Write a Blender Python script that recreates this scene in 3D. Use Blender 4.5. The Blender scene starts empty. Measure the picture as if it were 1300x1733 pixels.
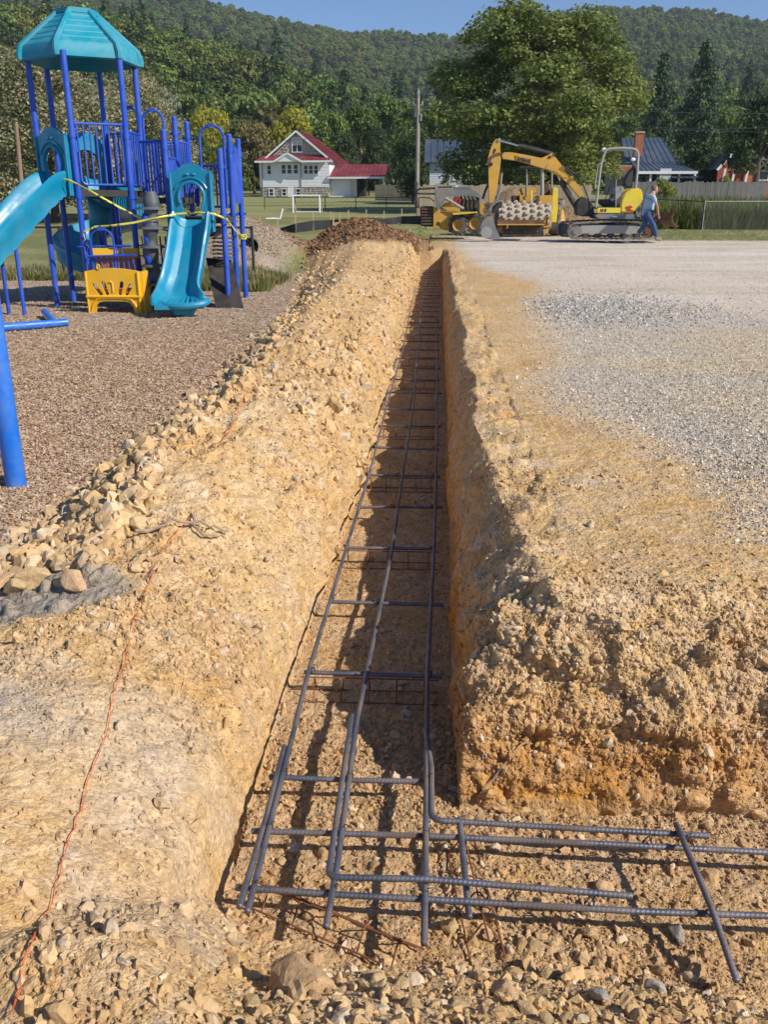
import bpy, bmesh, math, random
import numpy as np
from mathutils import Vector, Matrix
random.seed(7)
RNG = np.random.default_rng(11)
S = bpy.context.scene
COL = S.collection
R = math.radians
# ------------------------------------------------------------------ camera
FPX = 1480.0
PITCH = math.atan(526.5 / FPX)
YAW = math.atan(95 / (FPX / math.cos(PITCH)))
CAMH = 1.25
cam_d = bpy.data.cameras.new('camera'); cam = bpy.data.objects.new('camera', cam_d); COL.objects.link(cam)
cam_d.sensor_fit = 'VERTICAL'; cam_d.sensor_height = 24.0; cam_d.lens = 24.0 * FPX / 1733.0
cam_d.clip_start = 0.05; cam_d.clip_end = 6000
cam.location = (0, 0, CAMH); cam.rotation_euler = (math.pi / 2 - PITCH, 0, YAW)
S.camera = cam
# ------------------------------------------------------------------ sky and sun
SUN_EL, SUN_X, SUN_Y = R(37.5), 0.90, -0.435
w = bpy.data.worlds.new('World'); S.world = w; w.use_nodes = True
nt = w.node_tree; nt.nodes.clear()
sky = nt.nodes.new('ShaderNodeTexSky'); sky.sky_type = 'NISHITA'; sky.sun_disc = False
sky.sun_elevation = SUN_EL; sky.sun_rotation = math.atan2(SUN_X, SUN_Y)
sky.air_density = 1.0; sky.dust_density = 0.0; sky.ozone_density = 6.0; sky.altitude = 2500
bg = nt.nodes.new('ShaderNodeBackground'); bg.inputs[1].default_value = 0.105
wo = nt.nodes.new('ShaderNodeOutputWorld')
nt.links.new(sky.outputs[0], bg.inputs[0]); nt.links.new(bg.outputs[0], wo.inputs[0])
sl = bpy.data.lights.new('sun', 'SUN'); sl.energy = 4.6; sl.angle = R(0.53); sl.color = (1, 0.945, 0.85)
so = bpy.data.objects.new('sun', sl); COL.objects.link(so)
sd = Vector((SUN_X, SUN_Y, math.tan(SUN_EL) * math.hypot(SUN_X, SUN_Y)))
so.rotation_euler = sd.to_track_quat('Z', 'Y').to_euler(); so.location = (20, -10, 30)
S.view_settings.view_transform = 'Standard'; S.view_settings.look = 'None'
S.view_settings.exposure = 0.28; S.view_settings.gamma = 1.0
S.view_settings.use_curve_mapping = False
S.render.engine = 'CYCLES'
S.cycles.max_bounces = 6; S.cycles.diffuse_bounces = 3; S.cycles.glossy_bounces = 2
S.cycles.transparent_max_bounces = 8; S.cycles.volume_bounces = 0

# ------------------------------------------------------------------ helpers
def ray(px, py):
    l = (px - 650) / FPX; u = (866.5 - py) / FPX
    F = math.cos(PITCH) + u * math.sin(PITCH); z = -math.sin(PITCH) + u * math.cos(PITCH)
    return (l * math.cos(YAW) - F * math.sin(YAW), l * math.sin(YAW) + F * math.cos(YAW), z)
def gz(px, py, z):
    d = ray(px, py); t = (z - CAMH) / d[2]; return Vector((d[0] * t, d[1] * t, z))
def gy(px, py, Y):
    d = ray(px, py); t = Y / d[1]; return Vector((d[0] * t, Y, CAMH + d[2] * t))

_mats = {}
def srgb(r, g, b):
    f = lambda c: (c / 255 / 12.92) if c <= 10 else ((c / 255 + 0.055) / 1.055) ** 2.4
    return (f(r), f(g), f(b))
def mat(name, col, rough=0.6, metal=0.0, var=0.0, scale=8.0, bump=0.0, bscale=60.0, dust=None, dscale=3.0, damt=0.5,
        spec=0.5, rnd=0.0, trans=0.0, attr=None, coat=0.0):
    """procedural principled material: base colour with noise variation, dust / wear patches, fine bump, per object variation"""
    if name in _mats: return _mats[name]
    m = bpy.data.materials.new(name); m.use_nodes = True; _mats[name] = m
    n = m.node_tree.nodes; L = m.node_tree.links
    b = n['Principled BSDF']; b.inputs['Roughness'].default_value = rough; b.inputs['Metallic'].default_value = metal
    b.inputs['Specular IOR Level'].default_value = spec
    if coat: b.inputs['Coat Weight'].default_value = coat; b.inputs['Coat Roughness'].default_value = 0.15
    tc = n.new('ShaderNodeTexCoord')
    if attr:
        a = n.new('ShaderNodeAttribute'); a.attribute_name = attr; cur = a.outputs['Color']
    else:
        rg = n.new('ShaderNodeRGB'); rg.outputs[0].default_value = (*col, 1); cur = rg.outputs[0]
    def mix(fac, c1, c2, blend='MIX'):
        x = n.new('ShaderNodeMix'); x.data_type = 'RGBA'; x.blend_type = blend
        for s, v in ((x.inputs[0], fac), (x.inputs[6], c1), (x.inputs[7], c2)):
            if hasattr(v, 'links'): L.new(v, s)
            else: s.default_value = v
        return x.outputs[2]
    def noise(sc, det=5, ro=0.6):
        t = n.new('ShaderNodeTexNoise'); t.inputs['Scale'].default_value = sc; t.inputs['Detail'].default_value = det
        t.inputs['Roughness'].default_value = ro; L.new(tc.outputs['Object'], t.inputs['Vector']); return t.outputs['Fac']
    def rng(v, a0, a1, b0, b1):
        q = n.new('ShaderNodeMapRange'); L.new(v, q.inputs[0])
        for i, x in enumerate((a0, a1, b0, b1)): q.inputs[i + 1].default_value = x
        return q.outputs[0]
    if var:
        hv = n.new('ShaderNodeHueSaturation'); L.new(cur, hv.inputs['Color'])
        L.new(rng(noise(scale), 0.3, 0.7, 1 - var, 1 + var), hv.inputs['Value']); cur = hv.outputs[0]
    if rnd:
        oi = n.new('ShaderNodeObjectInfo'); hv = n.new('ShaderNodeHueSaturation'); L.new(cur, hv.inputs['Color'])
        L.new(rng(oi.outputs['Random'], 0, 1, 1 - rnd, 1 + rnd), hv.inputs['Value'])
        wn = n.new('ShaderNodeTexWhiteNoise'); wn.noise_dimensions = '1D'; L.new(oi.outputs['Random'], wn.inputs['W'])
        L.new(rng(wn.outputs[0], 0, 1, 0.5 - rnd * 0.08, 0.5 + rnd * 0.08), hv.inputs['Hue'])
        cur = hv.outputs[0]
    if dust:
        d = rng(noise(dscale, 7, 0.65), 0.42, 0.68, 0.0, damt)
        cur = mix(d, cur, (*dust, 1))
        r2 = n.new('ShaderNodeMath'); r2.operation = 'ADD'; r2.inputs[0].default_value = rough; L.new(d, r2.inputs[1]); r2.use_clamp = True
        L.new(r2.outputs[0], b.inputs['Roughness'])
    L.new(cur, b.inputs['Base Color'])
    if bump:
        bp = n.new('ShaderNodeBump'); bp.inputs['Distance'].default_value = bump; bp.inputs['Strength'].default_value = 1.0
        L.new(noise(bscale, 6, 0.65), bp.inputs['Height']); L.new(bp.outputs[0], b.inputs['Normal'])
    if trans:
        tr = n.new('ShaderNodeBsdfTranslucent'); ms = n.new('ShaderNodeMixShader'); ms.inputs[0].default_value = trans
        L.new(cur, tr.inputs[0]); L.new(b.outputs[0], ms.inputs[1]); L.new(tr.outputs[0], ms.inputs[2])
        L.new(ms.outputs[0], n['Material Output'].inputs[0])
    return m

def tag(o, label=None, cat=None, group=None, kind=None):
    if label: o['label'] = label
    if cat: o['category'] = cat
    if group: o['group'] = group
    if kind: o['kind'] = kind
    return o
def thing(name, label, cat, loc=(0, 0, 0), rz=0.0, group=None):
    o = bpy.data.objects.new(name, None); o.empty_display_size = 0.1; COL.objects.link(o)
    o.location = loc; o.rotation_euler = (0, 0, rz)
    return tag(o, label, cat, group)
def link(name, me, parent=None):
    o = bpy.data.objects.new(name, me); COL.objects.link(o)
    if parent: o.parent = parent
    return o
def copy_tree(o, parent=None):
    c = o.copy(); COL.objects.link(c); c.parent = parent
    for ch in list(o.children): copy_tree(ch, c)
    return c
def mesh_np(name, V, F, m=None, smooth=False):
    """V (n,3), F (k,3|4) arrays -> mesh"""
    me = bpy.data.meshes.new(name); V = np.asarray(V, np.float32); F = np.asarray(F, np.int32)
    me.vertices.add(len(V)); me.vertices.foreach_set('co', V.ravel())
    k = F.shape[1]; me.loops.add(F.size); me.loops.foreach_set('vertex_index', F.ravel())
    me.polygons.add(len(F)); me.polygons.foreach_set('loop_start', np.arange(len(F), dtype=np.int32) * k)
    me.polygons.foreach_set('loop_total', np.full(len(F), k, np.int32))
    if smooth: me.polygons.foreach_set('use_smooth', np.ones(len(F), bool))
    me.update(calc_edges=True)
    if m: me.materials.append(m)
    return me

class MB:
    """collects solids into one mesh"""
    def __init__(s): s.b = bmesh.new()
    def box(s, c, size, rot=None, bev=0.0):
        M = Matrix.Translation(c)
        if rot is not None: M = M @ (rot.to_matrix().to_4x4() if hasattr(rot, 'to_matrix') else rot)
        r = bmesh.ops.create_cube(s.b, size=1.0, matrix=M @ Matrix.Diagonal((*size, 1)))
        if bev: 
            es = list({e for v in r['verts'] for e in v.link_edges})
            bmesh.ops.bevel(s.b, geom=es, offset=bev, segments=2, affect='EDGES', profile=0.6)
        return s
    def bar(s, p, q, wd, ht, up=(0, 0, 1)):
        p, q = Vector(p), Vector(q); d = q - p; L = d.length; d.normalize(); u = Vector(up)
        x = d.cross(u)
        if x.length < 1e-4: x = d.cross(Vector((1, 0, 0)))
        x.normalize(); u = x.cross(d).normalized()
        M = Matrix((x, d, u)).transposed().to_4x4(); M.translation = (p + q) / 2
        bmesh.ops.create_cube(s.b, size=1.0, matrix=M @ Matrix.Diagonal((wd, L, ht, 1))); return s
    def cyl(s, p, q, r, r2=None, seg=12, caps=True):
        p, q = Vector(p), Vector(q); d = q - p
        M = d.to_track_quat('Z', 'Y').to_matrix().to_4x4(); M.translation = (p + q) / 2
        bmesh.ops.create_cone(s.b, cap_ends=caps, segments=seg, radius1=r, radius2=r if r2 is None else r2, depth=d.length, matrix=M); return s
    def sph(s, c, r, sc=(1, 1, 1), seg=12, rot=None):
        M = Matrix.Translation(c)
        if rot is not None: M = M @ rot.to_matrix().to_4x4()
        bmesh.ops.create_uvsphere(s.b, u_segments=seg, v_segments=max(6, seg * 2 // 3), radius=r, matrix=M @ Matrix.Diagonal((*sc, 1))); return s
    def tube(s, pts, r, seg=8, closed=False, caps=True):
        pts = [Vector(p) for p in pts]; n = len(pts); rings = []; rr = r if hasattr(r, '__len__') else [r] * n
        prev = None
        for i, p in enumerate(pts):
            a = pts[(i - 1) % n] if (i or closed) else p; c = pts[(i + 1) % n] if (i < n - 1 or closed) else p
            d = (c - a).normalized()
            if prev is None:
                x = d.orthogonal().normalized()
            else:
                x = (prev - d * prev.dot(d)).normalized()
            prev = x; y = d.cross(x)
            rings.append([s.b.verts.new(p + (x * math.cos(t) + y * math.sin(t)) * rr[i]) for t in [2 * math.pi * k / seg for k in range(seg)]])
        m = n if closed else n - 1
        for i in range(m):
            A, B = rings[i], rings[(i + 1) % n]
            for k in range(seg): s.b.faces.new((A[k], A[(k + 1) % seg], B[(k + 1) % seg], B[k]))
        if caps and not closed:
            s.b.faces.new(rings[0][::-1]); s.b.faces.new(rings[-1])
        return s
    def prism(s, poly, p0, ax, ay, az, thick):
        """poly 2d list in ax, ay from origin p0, extruded +-thick/2 along az; holes not supported"""
        p0, ax, ay, az = Vector(p0), Vector(ax), Vector(ay), Vector(az)
        A = [s.b.verts.new(p0 + ax * u + ay * v - az * thick / 2) for u, v in poly]
        B = [s.b.verts.new(p0 + ax * u + ay * v + az * thick / 2) for u, v in poly]
        n = len(poly); s.b.faces.new(A[::-1]); s.b.faces.new(B)
        for i in range(n): s.b.faces.new((A[i], A[(i + 1) % n], B[(i + 1) % n], B[i]))
        return s
    def prism_holes(s, outer, holes, p0, ax, ay, az, thick):
        p0, ax, ay, az = Vector(p0), Vector(ax), Vector(ay), Vector(az)
        t = bmesh.new(); es = []
        for lp in [outer] + holes:
            vs = [t.verts.new((u, v, 0)) for u, v in lp]
            es += [t.edges.new((vs[i], vs[(i + 1) % len(vs)])) for i in range(len(vs))]
        bmesh.ops.triangle_fill(t, use_beauty=True, use_dissolve=False, edges=es)
        t.verts.index_update(); co = [v.co.copy() for v in t.verts]; tr = [[v.index for v in f.verts] for f in t.faces]; t.free()
        A = [s.b.verts.new(p0 + ax * c.x + ay * c.y - az * thick / 2) for c in co]
        B = [s.b.verts.new(p0 + ax * c.x + ay * c.y + az * thick / 2) for c in co]
        for f in tr:
            s.b.faces.new([A[i] for i in f]); s.b.faces.new([B[i] for i in f[::-1]])
        k = 0
        for lp in [outer] + holes:
            n = len(lp)
            for i in range(n):
                a, b2 = k + i, k + (i + 1) % n
                s.b.faces.new((A[a], A[b2], B[b2], B[a]))
            k += n
        return s
    def grid(s, P, closed=False):
        """P: rows of points -> quad surface"""
        rows = [[s.b.verts.new(p) for p in r] for r in P]
        for i in range(len(rows) - 1):
            n = len(rows[i])
            for k in range(n if closed else n - 1):
                s.b.faces.new((rows[i][k], rows[i][(k + 1) % n], rows[i + 1][(k + 1) % n], rows[i + 1][k]))
        return s
    def mesh(s, name, m, smooth=False, angle=35):
        bmesh.ops.recalc_face_normals(s.b, faces=s.b.faces)
        me = bpy.data.meshes.new(name); s.b.to_mesh(me); s.b.free(); me.materials.append(m)
        if smooth:
            me.polygons.foreach_set('use_smooth', [True] * len(me.polygons)); me.set_sharp_from_angle(angle=R(angle))
        return me
    def build(s, name, m, parent=None, smooth=False, angle=35):
        return link(name, s.mesh(name, m, smooth, angle), parent)

# numpy noise
def _h(ix, iy, iz, seed):
    h = ix.astype(np.uint32) * np.uint32(374761393) + iy.astype(np.uint32) * np.uint32(668265263) + iz.astype(np.uint32) * np.uint32(1274126177) + np.uint32((seed * 974634777) & 0xffffffff)
    h = (h ^ (h >> np.uint32(13))) * np.uint32(1274126177)
    h = (h ^ (h >> np.uint32(16))) * np.uint32(2246822519)
    return (h ^ (h >> np.uint32(15))).astype(np.float32) * np.float32(1 / 4294967295.0)
def vnoise(P, seed=0):
    i = np.floor(P).astype(np.int32); f = (P - i).astype(np.float32); u = f * f * (3 - 2 * f); x, y, z = i[:, 0], i[:, 1], i[:, 2]
    r = 0
    for a in (0, 1):
        for b in (0, 1):
            for c in (0, 1):
                wt = (u[:, 0] if a else 1 - u[:, 0]) * (u[:, 1] if b else 1 - u[:, 1]) * (u[:, 2] if c else 1 - u[:, 2])
                r = r + wt * _h(x + a, y + b, z + c, seed)
    return r * 2 - 1
def fbm(P, octs=4, seed=0, gain=0.5):
    r = 0; a = 1; s = 0
    for o in range(octs): r = r + a * vnoise(P * (2.03 ** o) + 17.3 * o, seed + o); s += a; a *= gain
    return r / s
def cell(P, seed=0):
    """distance to nearest feature and a random number of that cell"""
    i = np.floor(P).astype(np.int32); best = np.full(len(P), 9.0); rid = np.zeros(len(P))
    for a in (-1, 0, 1):
        for b in (-1, 0, 1):
            for c in (-1, 0, 1):
                x, y, z = i[:, 0] + a, i[:, 1] + b, i[:, 2] + c
                q = np.stack((x + _h(x, y, z, seed), y + _h(x, y, z, seed + 1), z + _h(x, y, z, seed + 2)), 1)
                d = ((q - P) ** 2).sum(1); m = d < best
                best = np.where(m, d, best); rid = np.where(m, _h(x, y, z, seed + 3), rid)
    return np.sqrt(best), rid
def sst(a, b, x):
    t = np.clip((x - a) / (b - a), 0, 1); return t * t * (3 - 2 * t)
def n2(x, y, s, seed=0, octs=3):
    return fbm(np.stack((np.ravel(x) * s, np.ravel(y) * s, np.zeros(np.size(x)) + 0.5), 1), octs, seed).reshape(np.shape(x))
# ------------------------------------------------------------------ terrain shape
FLOOR = -0.57
def trench_xl(y): return -0.57 + 0.07 * sst(2.5, 6, y) + 0.03 * n2(0 * y + 3, y, 0.9, 5)
def trench_xr(y): return 0.095 + 0.02 * n2(0 * y + 9, y, 1.3, 6)
def terrain(x, y):
    """smooth ground height; near works, playground, field and hills"""
    x = np.asarray(x, float); y = np.asarray(y, float)
    rim = 0.26 + 0.07 * n2(0 * y, y, 0.8, 7) + 0.05 * n2(0 * y, y, 3.1, 17, 2) + 0.13 * sst(3.9, 2.7, y)
    # pad on the right
    pad = 0.02 * n2(x, y, 0.5, 1) * sst(0.3, 1.5, x)
    # left side: bank of spoil beside the trench, playground level beyond
    play = -0.30 + 0.03 * n2(x, y, 0.35, 2)
    foot = -1.85 - 0.035 * np.clip(y - 6, 0, 30) - 0.09 * np.clip(y - 13, 0, 12) + 0.15 * n2(0 * x, y, 0.7, 3)
    crest = foot * 0.5 - 0.32
    ch = (0.15 + 0.07 * n2(x * 0.5, y, 0.9, 4) + 0.06 * sst(6, 14, y)) * sst(2.6, 4.2, y) - 0.02
    xl = trench_xl(y)
    top = np.where(x > crest, 0.02 + (ch - 0.02) * sst(xl - 0.08, crest, x), ch)
    bank = np.where(x > crest, top, play + (ch - play) * (1 - np.clip((crest - x) / (crest - foot), 0, 1) ** 1.35))
    near = sst(3.6, 2.4, y + 0.35 * (x + 1.7))                    # dirt apron the photographer stands on
    ap = -0.04 - 0.07 * sst(-0.9, -1.9, x) + 0.03 * n2(x, y, 0.8, 8)
    left = bank * (1 - near) + ap * near
    endb = sst(28.0, 25.6, y)
    left = play + (left - play) * endb
    # dark topsoil heap behind the trench's left bank, mixed heap, gravel heaps
    def heap(cx, cy, rx, ry, h, p=1.0, s=0):
        d = np.sqrt(((x - cx) / rx) ** 2 + ((y - cy) / ry) ** 2 + 0.01) * (1 + 0.18 * n2(x, y, 0.55, 20 + s)) - 0.05
        return h * np.clip(1 - d, 0, 1) ** p
    left = left + heap(-2.3, 24.0, 3.1, 2.9, 0.70, 1.0, 1)
    left = left + heap(-5.45, 23.0, 2.2, 2.4, 1.45, 1.0, 3)
    z = np.where(x < -0.3, left, pad)
    pady = 31.0
    fieldz = -0.30 + 0.012 * np.clip(y - 24, 0, 12) + 0.0235 * np.clip(y - 30, 0, 200) + 0.04 * n2(x, y, 0.06, 12)
    bx = sst(-0.3, 2.5, x)
    z = np.where(x < -0.3, np.where(y > 25, fieldz + (left - play), z), z)
    z = np.where(x >= -0.3, z * (1 - sst(26, 33, y)) + np.maximum(fieldz, 0.0 * fieldz) * sst(26, 33, y) , z)
    z = z + heap(3.2, 41.5, 2.6, 2.4, 1.75, 1.0, 4) + heap(6.0, 41, 2.2, 2.0, 1.0, 1.0, 5)
    # trench: main run
    xr = trench_xr(y)
    wl = np.clip((xl + 0.01 - x) / 0.26, 0, 1)                         # 0 at floor edge, 1 at left rim
    wr = np.clip((x - xr) / (rim - xr), 0, 1)
    soft = 0.26 + (0.42 + 0.1 * n2(0 * x, y, 0.9, 14)) * sst(6.5, 2.2, y) + 0.05 * n2(0 * x + 4, y, 2.2, 15)
    w2 = np.clip((xl + 0.01 - x) / soft, 0, 1); w1 = np.clip((xl + 0.01 - x) / 0.07, 0, 1)
    prof_l = FLOOR + (z - FLOOR) * (0.42 * w1 ** 0.6 + 0.58 * (1 - (1 - w2) ** 1.8))
    prof_r = FLOOR + (z - FLOOR) * (np.clip(wr, 0, 1) ** 0.38)
    fl = FLOOR + 0.012 * n2(x, y, 2.5, 9)
    inside = (x > xl) & (x < xr)
    zt = np.where(inside, fl, np.where(x <= xl, prof_l, prof_r))
    endw = sst(24.6, 24.2, y)
    # side trench to the right at the near end
    ff = 2.30 + 0.05 * n2(x, 0 * y + 2, 0.9, 10)                    # foot of the cut face
    fw = np.clip((y - ff) / (0.40 + 0.08 * n2(x, 0 * y, 0.8, 13)), 0, 1)
    face = FLOOR + (z - FLOOR) * (fw ** 0.62)
    nb = 1.66 - 0.06 * sst(0.3, 1.4, x) + 0.05 * n2(x, 0 * y + 5, 1.5, 11) + 0.25 * sst(-0.35, -0.62, x)
    nbank = FLOOR + (-0.10 - FLOOR) * (np.clip((nb - y) / 0.62, 0, 1) ** 0.8)
    nbank = nbank - 0.06 * sst(-0.58, -1.1, x)
    sm = lambda a, b: 0.025 * np.logaddexp(a / 0.025, b / 0.025)
    nbank = np.where(x < -0.3, np.minimum(np.maximum(nbank, FLOOR), np.maximum(z, nbank)), nbank)
    zs = np.where(y > ff, np.maximum(face, zt), np.where(y < nb, nbank, fl))
    # left of the trench near the corner: the left wall goes on to the near bank
    zl = np.where((y < nb + .3) & (x < xl + .3), np.where(x < xl - .02, sm(nbank, zt), np.where(y < nb, np.maximum(nbank, zt), zt)), np.where(y < nb, np.maximum(nbank, zt), zt))
    out = np.where(x > xr, np.where(y > ff, face * 1.0, zs), zl)
    out = np.where((x > xr) & (y > ff), np.minimum(face, zt), out)
    z0 = out * endw + z * (1 - endw)
    z0 = np.where(y > 25, z, z0)
    return z0
def tz(x, y): return float(terrain(np.array([float(x)]), np.array([float(y)]))[0])
def gt(px, py, zadd=0.0):
    """point where the sight line of a photo pixel meets the smooth ground"""
    d = ray(px, py); ts = np.concatenate((np.arange(1.0, 40, 0.02), np.arange(40, 400, 0.2)))
    X, Y, Z = d[0] * ts, d[1] * ts, CAMH + d[2] * ts
    k = np.argmax(Z < terrain(X, Y) + zadd)
    return Vector((X[k], Y[k], tz(X[k], Y[k]) + zadd))

# ------------------------------------------------------------------ near ground mesh
def near_rows():
    y = -0.2; r = []
    while y < 52:
        r.append(y)
        z = 0.942 * max(y, 0.75) + 0.42
        d = z * z / 1150 * 1.25
        if 2.2 < y < 2.8: d *= 0.42
        if y < 0.8: d = 0.03
        y += d
    r.append(52.0); return np.array(r)
def soil_mat():
    m = bpy.data.materials.new('soil'); m.use_nodes = True; n = m.node_tree.nodes; L = m.node_tree.links
    b = n['Principled BSDF']; b.inputs['Roughness'].default_value = 0.95; b.inputs['Specular IOR Level'].default_value = 0.12
    tc = n.new('ShaderNodeTexCoord'); a = n.new('ShaderNodeAttribute'); a.attribute_name = 'Col'
    def nz(sc, det, ro):
        t = n.new('ShaderNodeTexNoise'); t.inputs['Scale'].default_value = sc; t.inputs['Detail'].default_value = det; t.inputs['Roughness'].default_value = ro
        L.new(tc.outputs['Object'], t.inputs['Vector']); return t.outputs['Fac']
    def vo(sc, out='Distance'):
        t = n.new('ShaderNodeTexVoronoi'); t.inputs['Scale'].default_value = sc; t.inputs['Randomness'].default_value = 1
        L.new(tc.outputs['Object'], t.inputs['Vector']); return t.outputs[out]
    def mth(op, x, y):
        q = n.new('ShaderNodeMath'); q.operation = op
        for i, v in enumerate((x, y)):
            if hasattr(v, 'links'): L.new(v, q.inputs[i])
            else: q.inputs[i].default_value = v
        return q.outputs[0]
    def rg(v, a0, a1, b0, b1):
        q = n.new('ShaderNodeMapRange'); L.new(v, q.inputs[0])
        for i, x in enumerate((a0, a1, b0, b1)): q.inputs[i + 1].default_value = x
        return q.outputs[0]
    # grain value: grit speckle plus small and large mottling
    sp = n.new('ShaderNodeSeparateColor'); L.new(vo(95, 'Color'), sp.inputs[0])
    sp2 = n.new('ShaderNodeSeparateColor'); L.new(vo(33, 'Color'), sp2.inputs[0])
    v = mth('MULTIPLY', rg(sp.outputs[0], 0, 1, .84, 1.14), rg(nz(14, 8, .7), .3, .7, .84, 1.16))
    v = mth('MULTIPLY', v, rg(sp2.outputs[1], 0, 1, .88, 1.10))
    hs = n.new('ShaderNodeHueSaturation'); L.new(a.outputs['Color'], hs.inputs['Color']); L.new(v, hs.inputs['Value'])
    L.new(rg(nz(5, 6, .7), .3, .7, .8, 1.2), hs.inputs['Saturation']); L.new(hs.outputs[0], b.inputs['Base Color'])
    h = mth('ADD', mth('MULTIPLY', nz(30, 5, .55), 0.010), mth('MULTIPLY', vo(75), -0.008))
    h = mth('ADD', h, mth('MULTIPLY', vo(28), -0.012)); h = mth('ADD', h, mth('MULTIPLY', vo(190), -0.004))
    bp = n.new('ShaderNodeBump'); bp.inputs['Distance'].default_value = 1.0; bp.inputs['Strength'].default_value = 0.6
    L.new(h, bp.inputs['Height']); L.new(bp.outputs[0], b.inputs['Normal'])
    return m
def build_ground():
    ys = near_rows()
    tL = np.linspace(0, 1, 330); tW = np.linspace(0, 1, 46)[1:]; tF = np.linspace(0, 1, 105)[1:]; tR = np.linspace(0, 1, 330)[1:]
    Y = ys[:, None]; xl = trench_xl(ys)[:, None]; xr = trench_xr(ys)[:, None]
    WL = 0.62 * np.clip(Y, 0.7, 99) + 1.5; WR = 0.50 * np.clip(Y, 0.7, 99) + 1.5
    XL = xl - 0.27 - ((1 - tL)[None, :] ** 1.15) * WL
    XWL = xl - 0.27 * (1 - tW)[None, :]
    XF = xl + (xr - xl) * tF[None, :]
    XWR = xr + 0.28 * tW[None, :]
    XR = xr + 0.28 + (tR[None, :] ** 1.15) * WR
    X = np.concatenate((XL, XWL, XF, XWR, XR), 1); Yg = np.broadcast_to(Y, X.shape).copy()
    nr, nc = X.shape
    Z = terrain(X.ravel(), Yg.ravel()).reshape(nr, nc)
    P = np.stack((X, Yg, Z), 2)
    # normals
    du = np.gradient(P, axis=1); dv = np.gradient(P, axis=0); N = np.cross(du, dv); N /= np.linalg.norm(N, axis=2, keepdims=True) + 1e-12
    p = P.reshape(-1, 3); Nn = N.reshape(-1, 3); x, y, z = p[:, 0], p[:, 1], p[:, 2]
    dist = np.sqrt(x * x + y * y + (z - CAMH) ** 2)
    # --- zones (real material of the place)
    j = 0.25 * n2(x, y, 1.2, 31, 4) + 0.10 * n2(x, y, 6, 32, 3)
    foot = -1.85 - 0.035 * np.clip(y - 6, 0, 30) - 0.09 * np.clip(y - 13, 0, 12)
    mulch = sst(-0.02, -0.22, x - foot + j * 0.6) * sst(2.75, 3.2, y + 0.25 * (x + 1.7) + j) * sst(27, 24, y)
    gbx = np.interp(y, [2, 3.6, 4.3, 5.3, 6.6, 9.5, 12.5, 13.2, 15, 18, 22, 26], [1.9, 1.5, 1.35, 1.05, .85, 1.05, 1.25, 1.7, 1.5, 0.9, 0.65, 0.45])
    gravel = sst(-0.3, 0.45, x - gbx + j * 1.5)
    gxe = np.interp(y, [3, 5, 7, 9, 11, 12.8, 13.2, 40], [9, 8, 6, 4.3, 3.2, 1.6, -9, -9])
    loose = gravel * sst(0.5, -0.4, x - gxe + j * 1.5)
    grass = np.maximum(sst(30.8, 31.6, y + j) * sst(6, 8.5, x + 0.2 * (y - 31)), sst(26.5, 28.5, y + j) * sst(0.5, -0.8, x + j))
    grass = np.maximum(grass, sst(33.5, 35.5, y + 1.5 * j))
    grass = np.maximum(grass, sst(18.2, 19.2, y + j) * sst(-4.2, -4.8, x + j))
    grass = np.maximum(grass, sst(16.5, 17.6, y + j) * sst(-4.0, -3.3, x + j) * sst(-3.0, -3.4, x + j)) 
    topsoil = sst(0.02, 0.14, 1 - np.sqrt(((x + 2.2) / 2.2) ** 2 + ((y - 24.4) / 3.0) ** 2) + 0.4 * j) * sst(-.15, .1, z + .2 * j)
    gheap = np.clip(1 - np.sqrt(((x + 5.45) / 2.2) ** 2 + ((y - 23.0) / 2.4) ** 2) + 0.6 * j, 0, 1); gheap = sst(0.02, 0.12, gheap)
    rheap = np.maximum(np.clip(1 - np.hypot((x - 3.2) / 2.6, (y - 41.5) / 2.4), 0, 1), np.clip(1 - np.hypot((x - 6.0) / 2.2, (y - 41) / 2), 0, 1)); rheap = sst(0.0, 0.1, rheap + 0.1 * j)
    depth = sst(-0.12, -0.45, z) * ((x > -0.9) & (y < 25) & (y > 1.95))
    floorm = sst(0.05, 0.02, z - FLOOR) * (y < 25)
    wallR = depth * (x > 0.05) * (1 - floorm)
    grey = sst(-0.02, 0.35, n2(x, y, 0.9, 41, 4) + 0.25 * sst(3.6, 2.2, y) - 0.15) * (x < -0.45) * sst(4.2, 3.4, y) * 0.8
    clay = sst(1.1, 0.85, np.hypot((x + 1.50) / 0.46, (y - 2.74) / 0.20) + j * 0.5)
    # --- roughness of each zone
    dl = np.clip(0.25 + 0.75 * (dist / 3.0), 0.4, 6)                # nothing finer than the grid there
    P3 = p.copy()
    wl = np.exp(-((y - 2.55) / 0.25) ** 2) * (x > 0.1)
    big = fbm(P3 * 2.2, 3, 50); mid = fbm(P3 * 7.0, 3, 54); fine = fbm(P3 * 26, 3, 58); vf = fbm(P3 * 80, 2, 60)
    def ncell(Q, lim, seed):
        m = dist < lim; c = np.ones(len(Q)); r = np.zeros(len(Q)); c[m], r[m] = cell(Q[m], seed); return c, r
    c1, r1 = ncell(P3 * np.array([10, 10, 15.0]) + 1.1 * mid[:, None] + 0.5 * big[:, None], 13, 70)
    c2, r2 = ncell(P3 * 27 + 0.9 * fine[:, None], 12, 74)
    c3, r3 = ncell(P3 * 62, 7, 78)
    clod = np.clip(0.62 - c1, 0, 0.22) * (r1 > 0.55) * (0.5 + r1)
    clod2 = np.clip(0.6 - c2, 0, 0.25) * (r2 > 0.35) * (0.4 + r2)
    clod3 = (0.55 - c3) * (c3 < 0.55) * r3
    n_near = sst(13, 5, dist)[:]
    n_fine = sst(7, 3.5, dist)
    patch = sst(-0.15, 0.35, n2(x, y, 1.7, 33, 3))                   # compacted against crumbly places
    smooth_l = (x < -0.3) * sst(3.3, 2.4, y)
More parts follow.
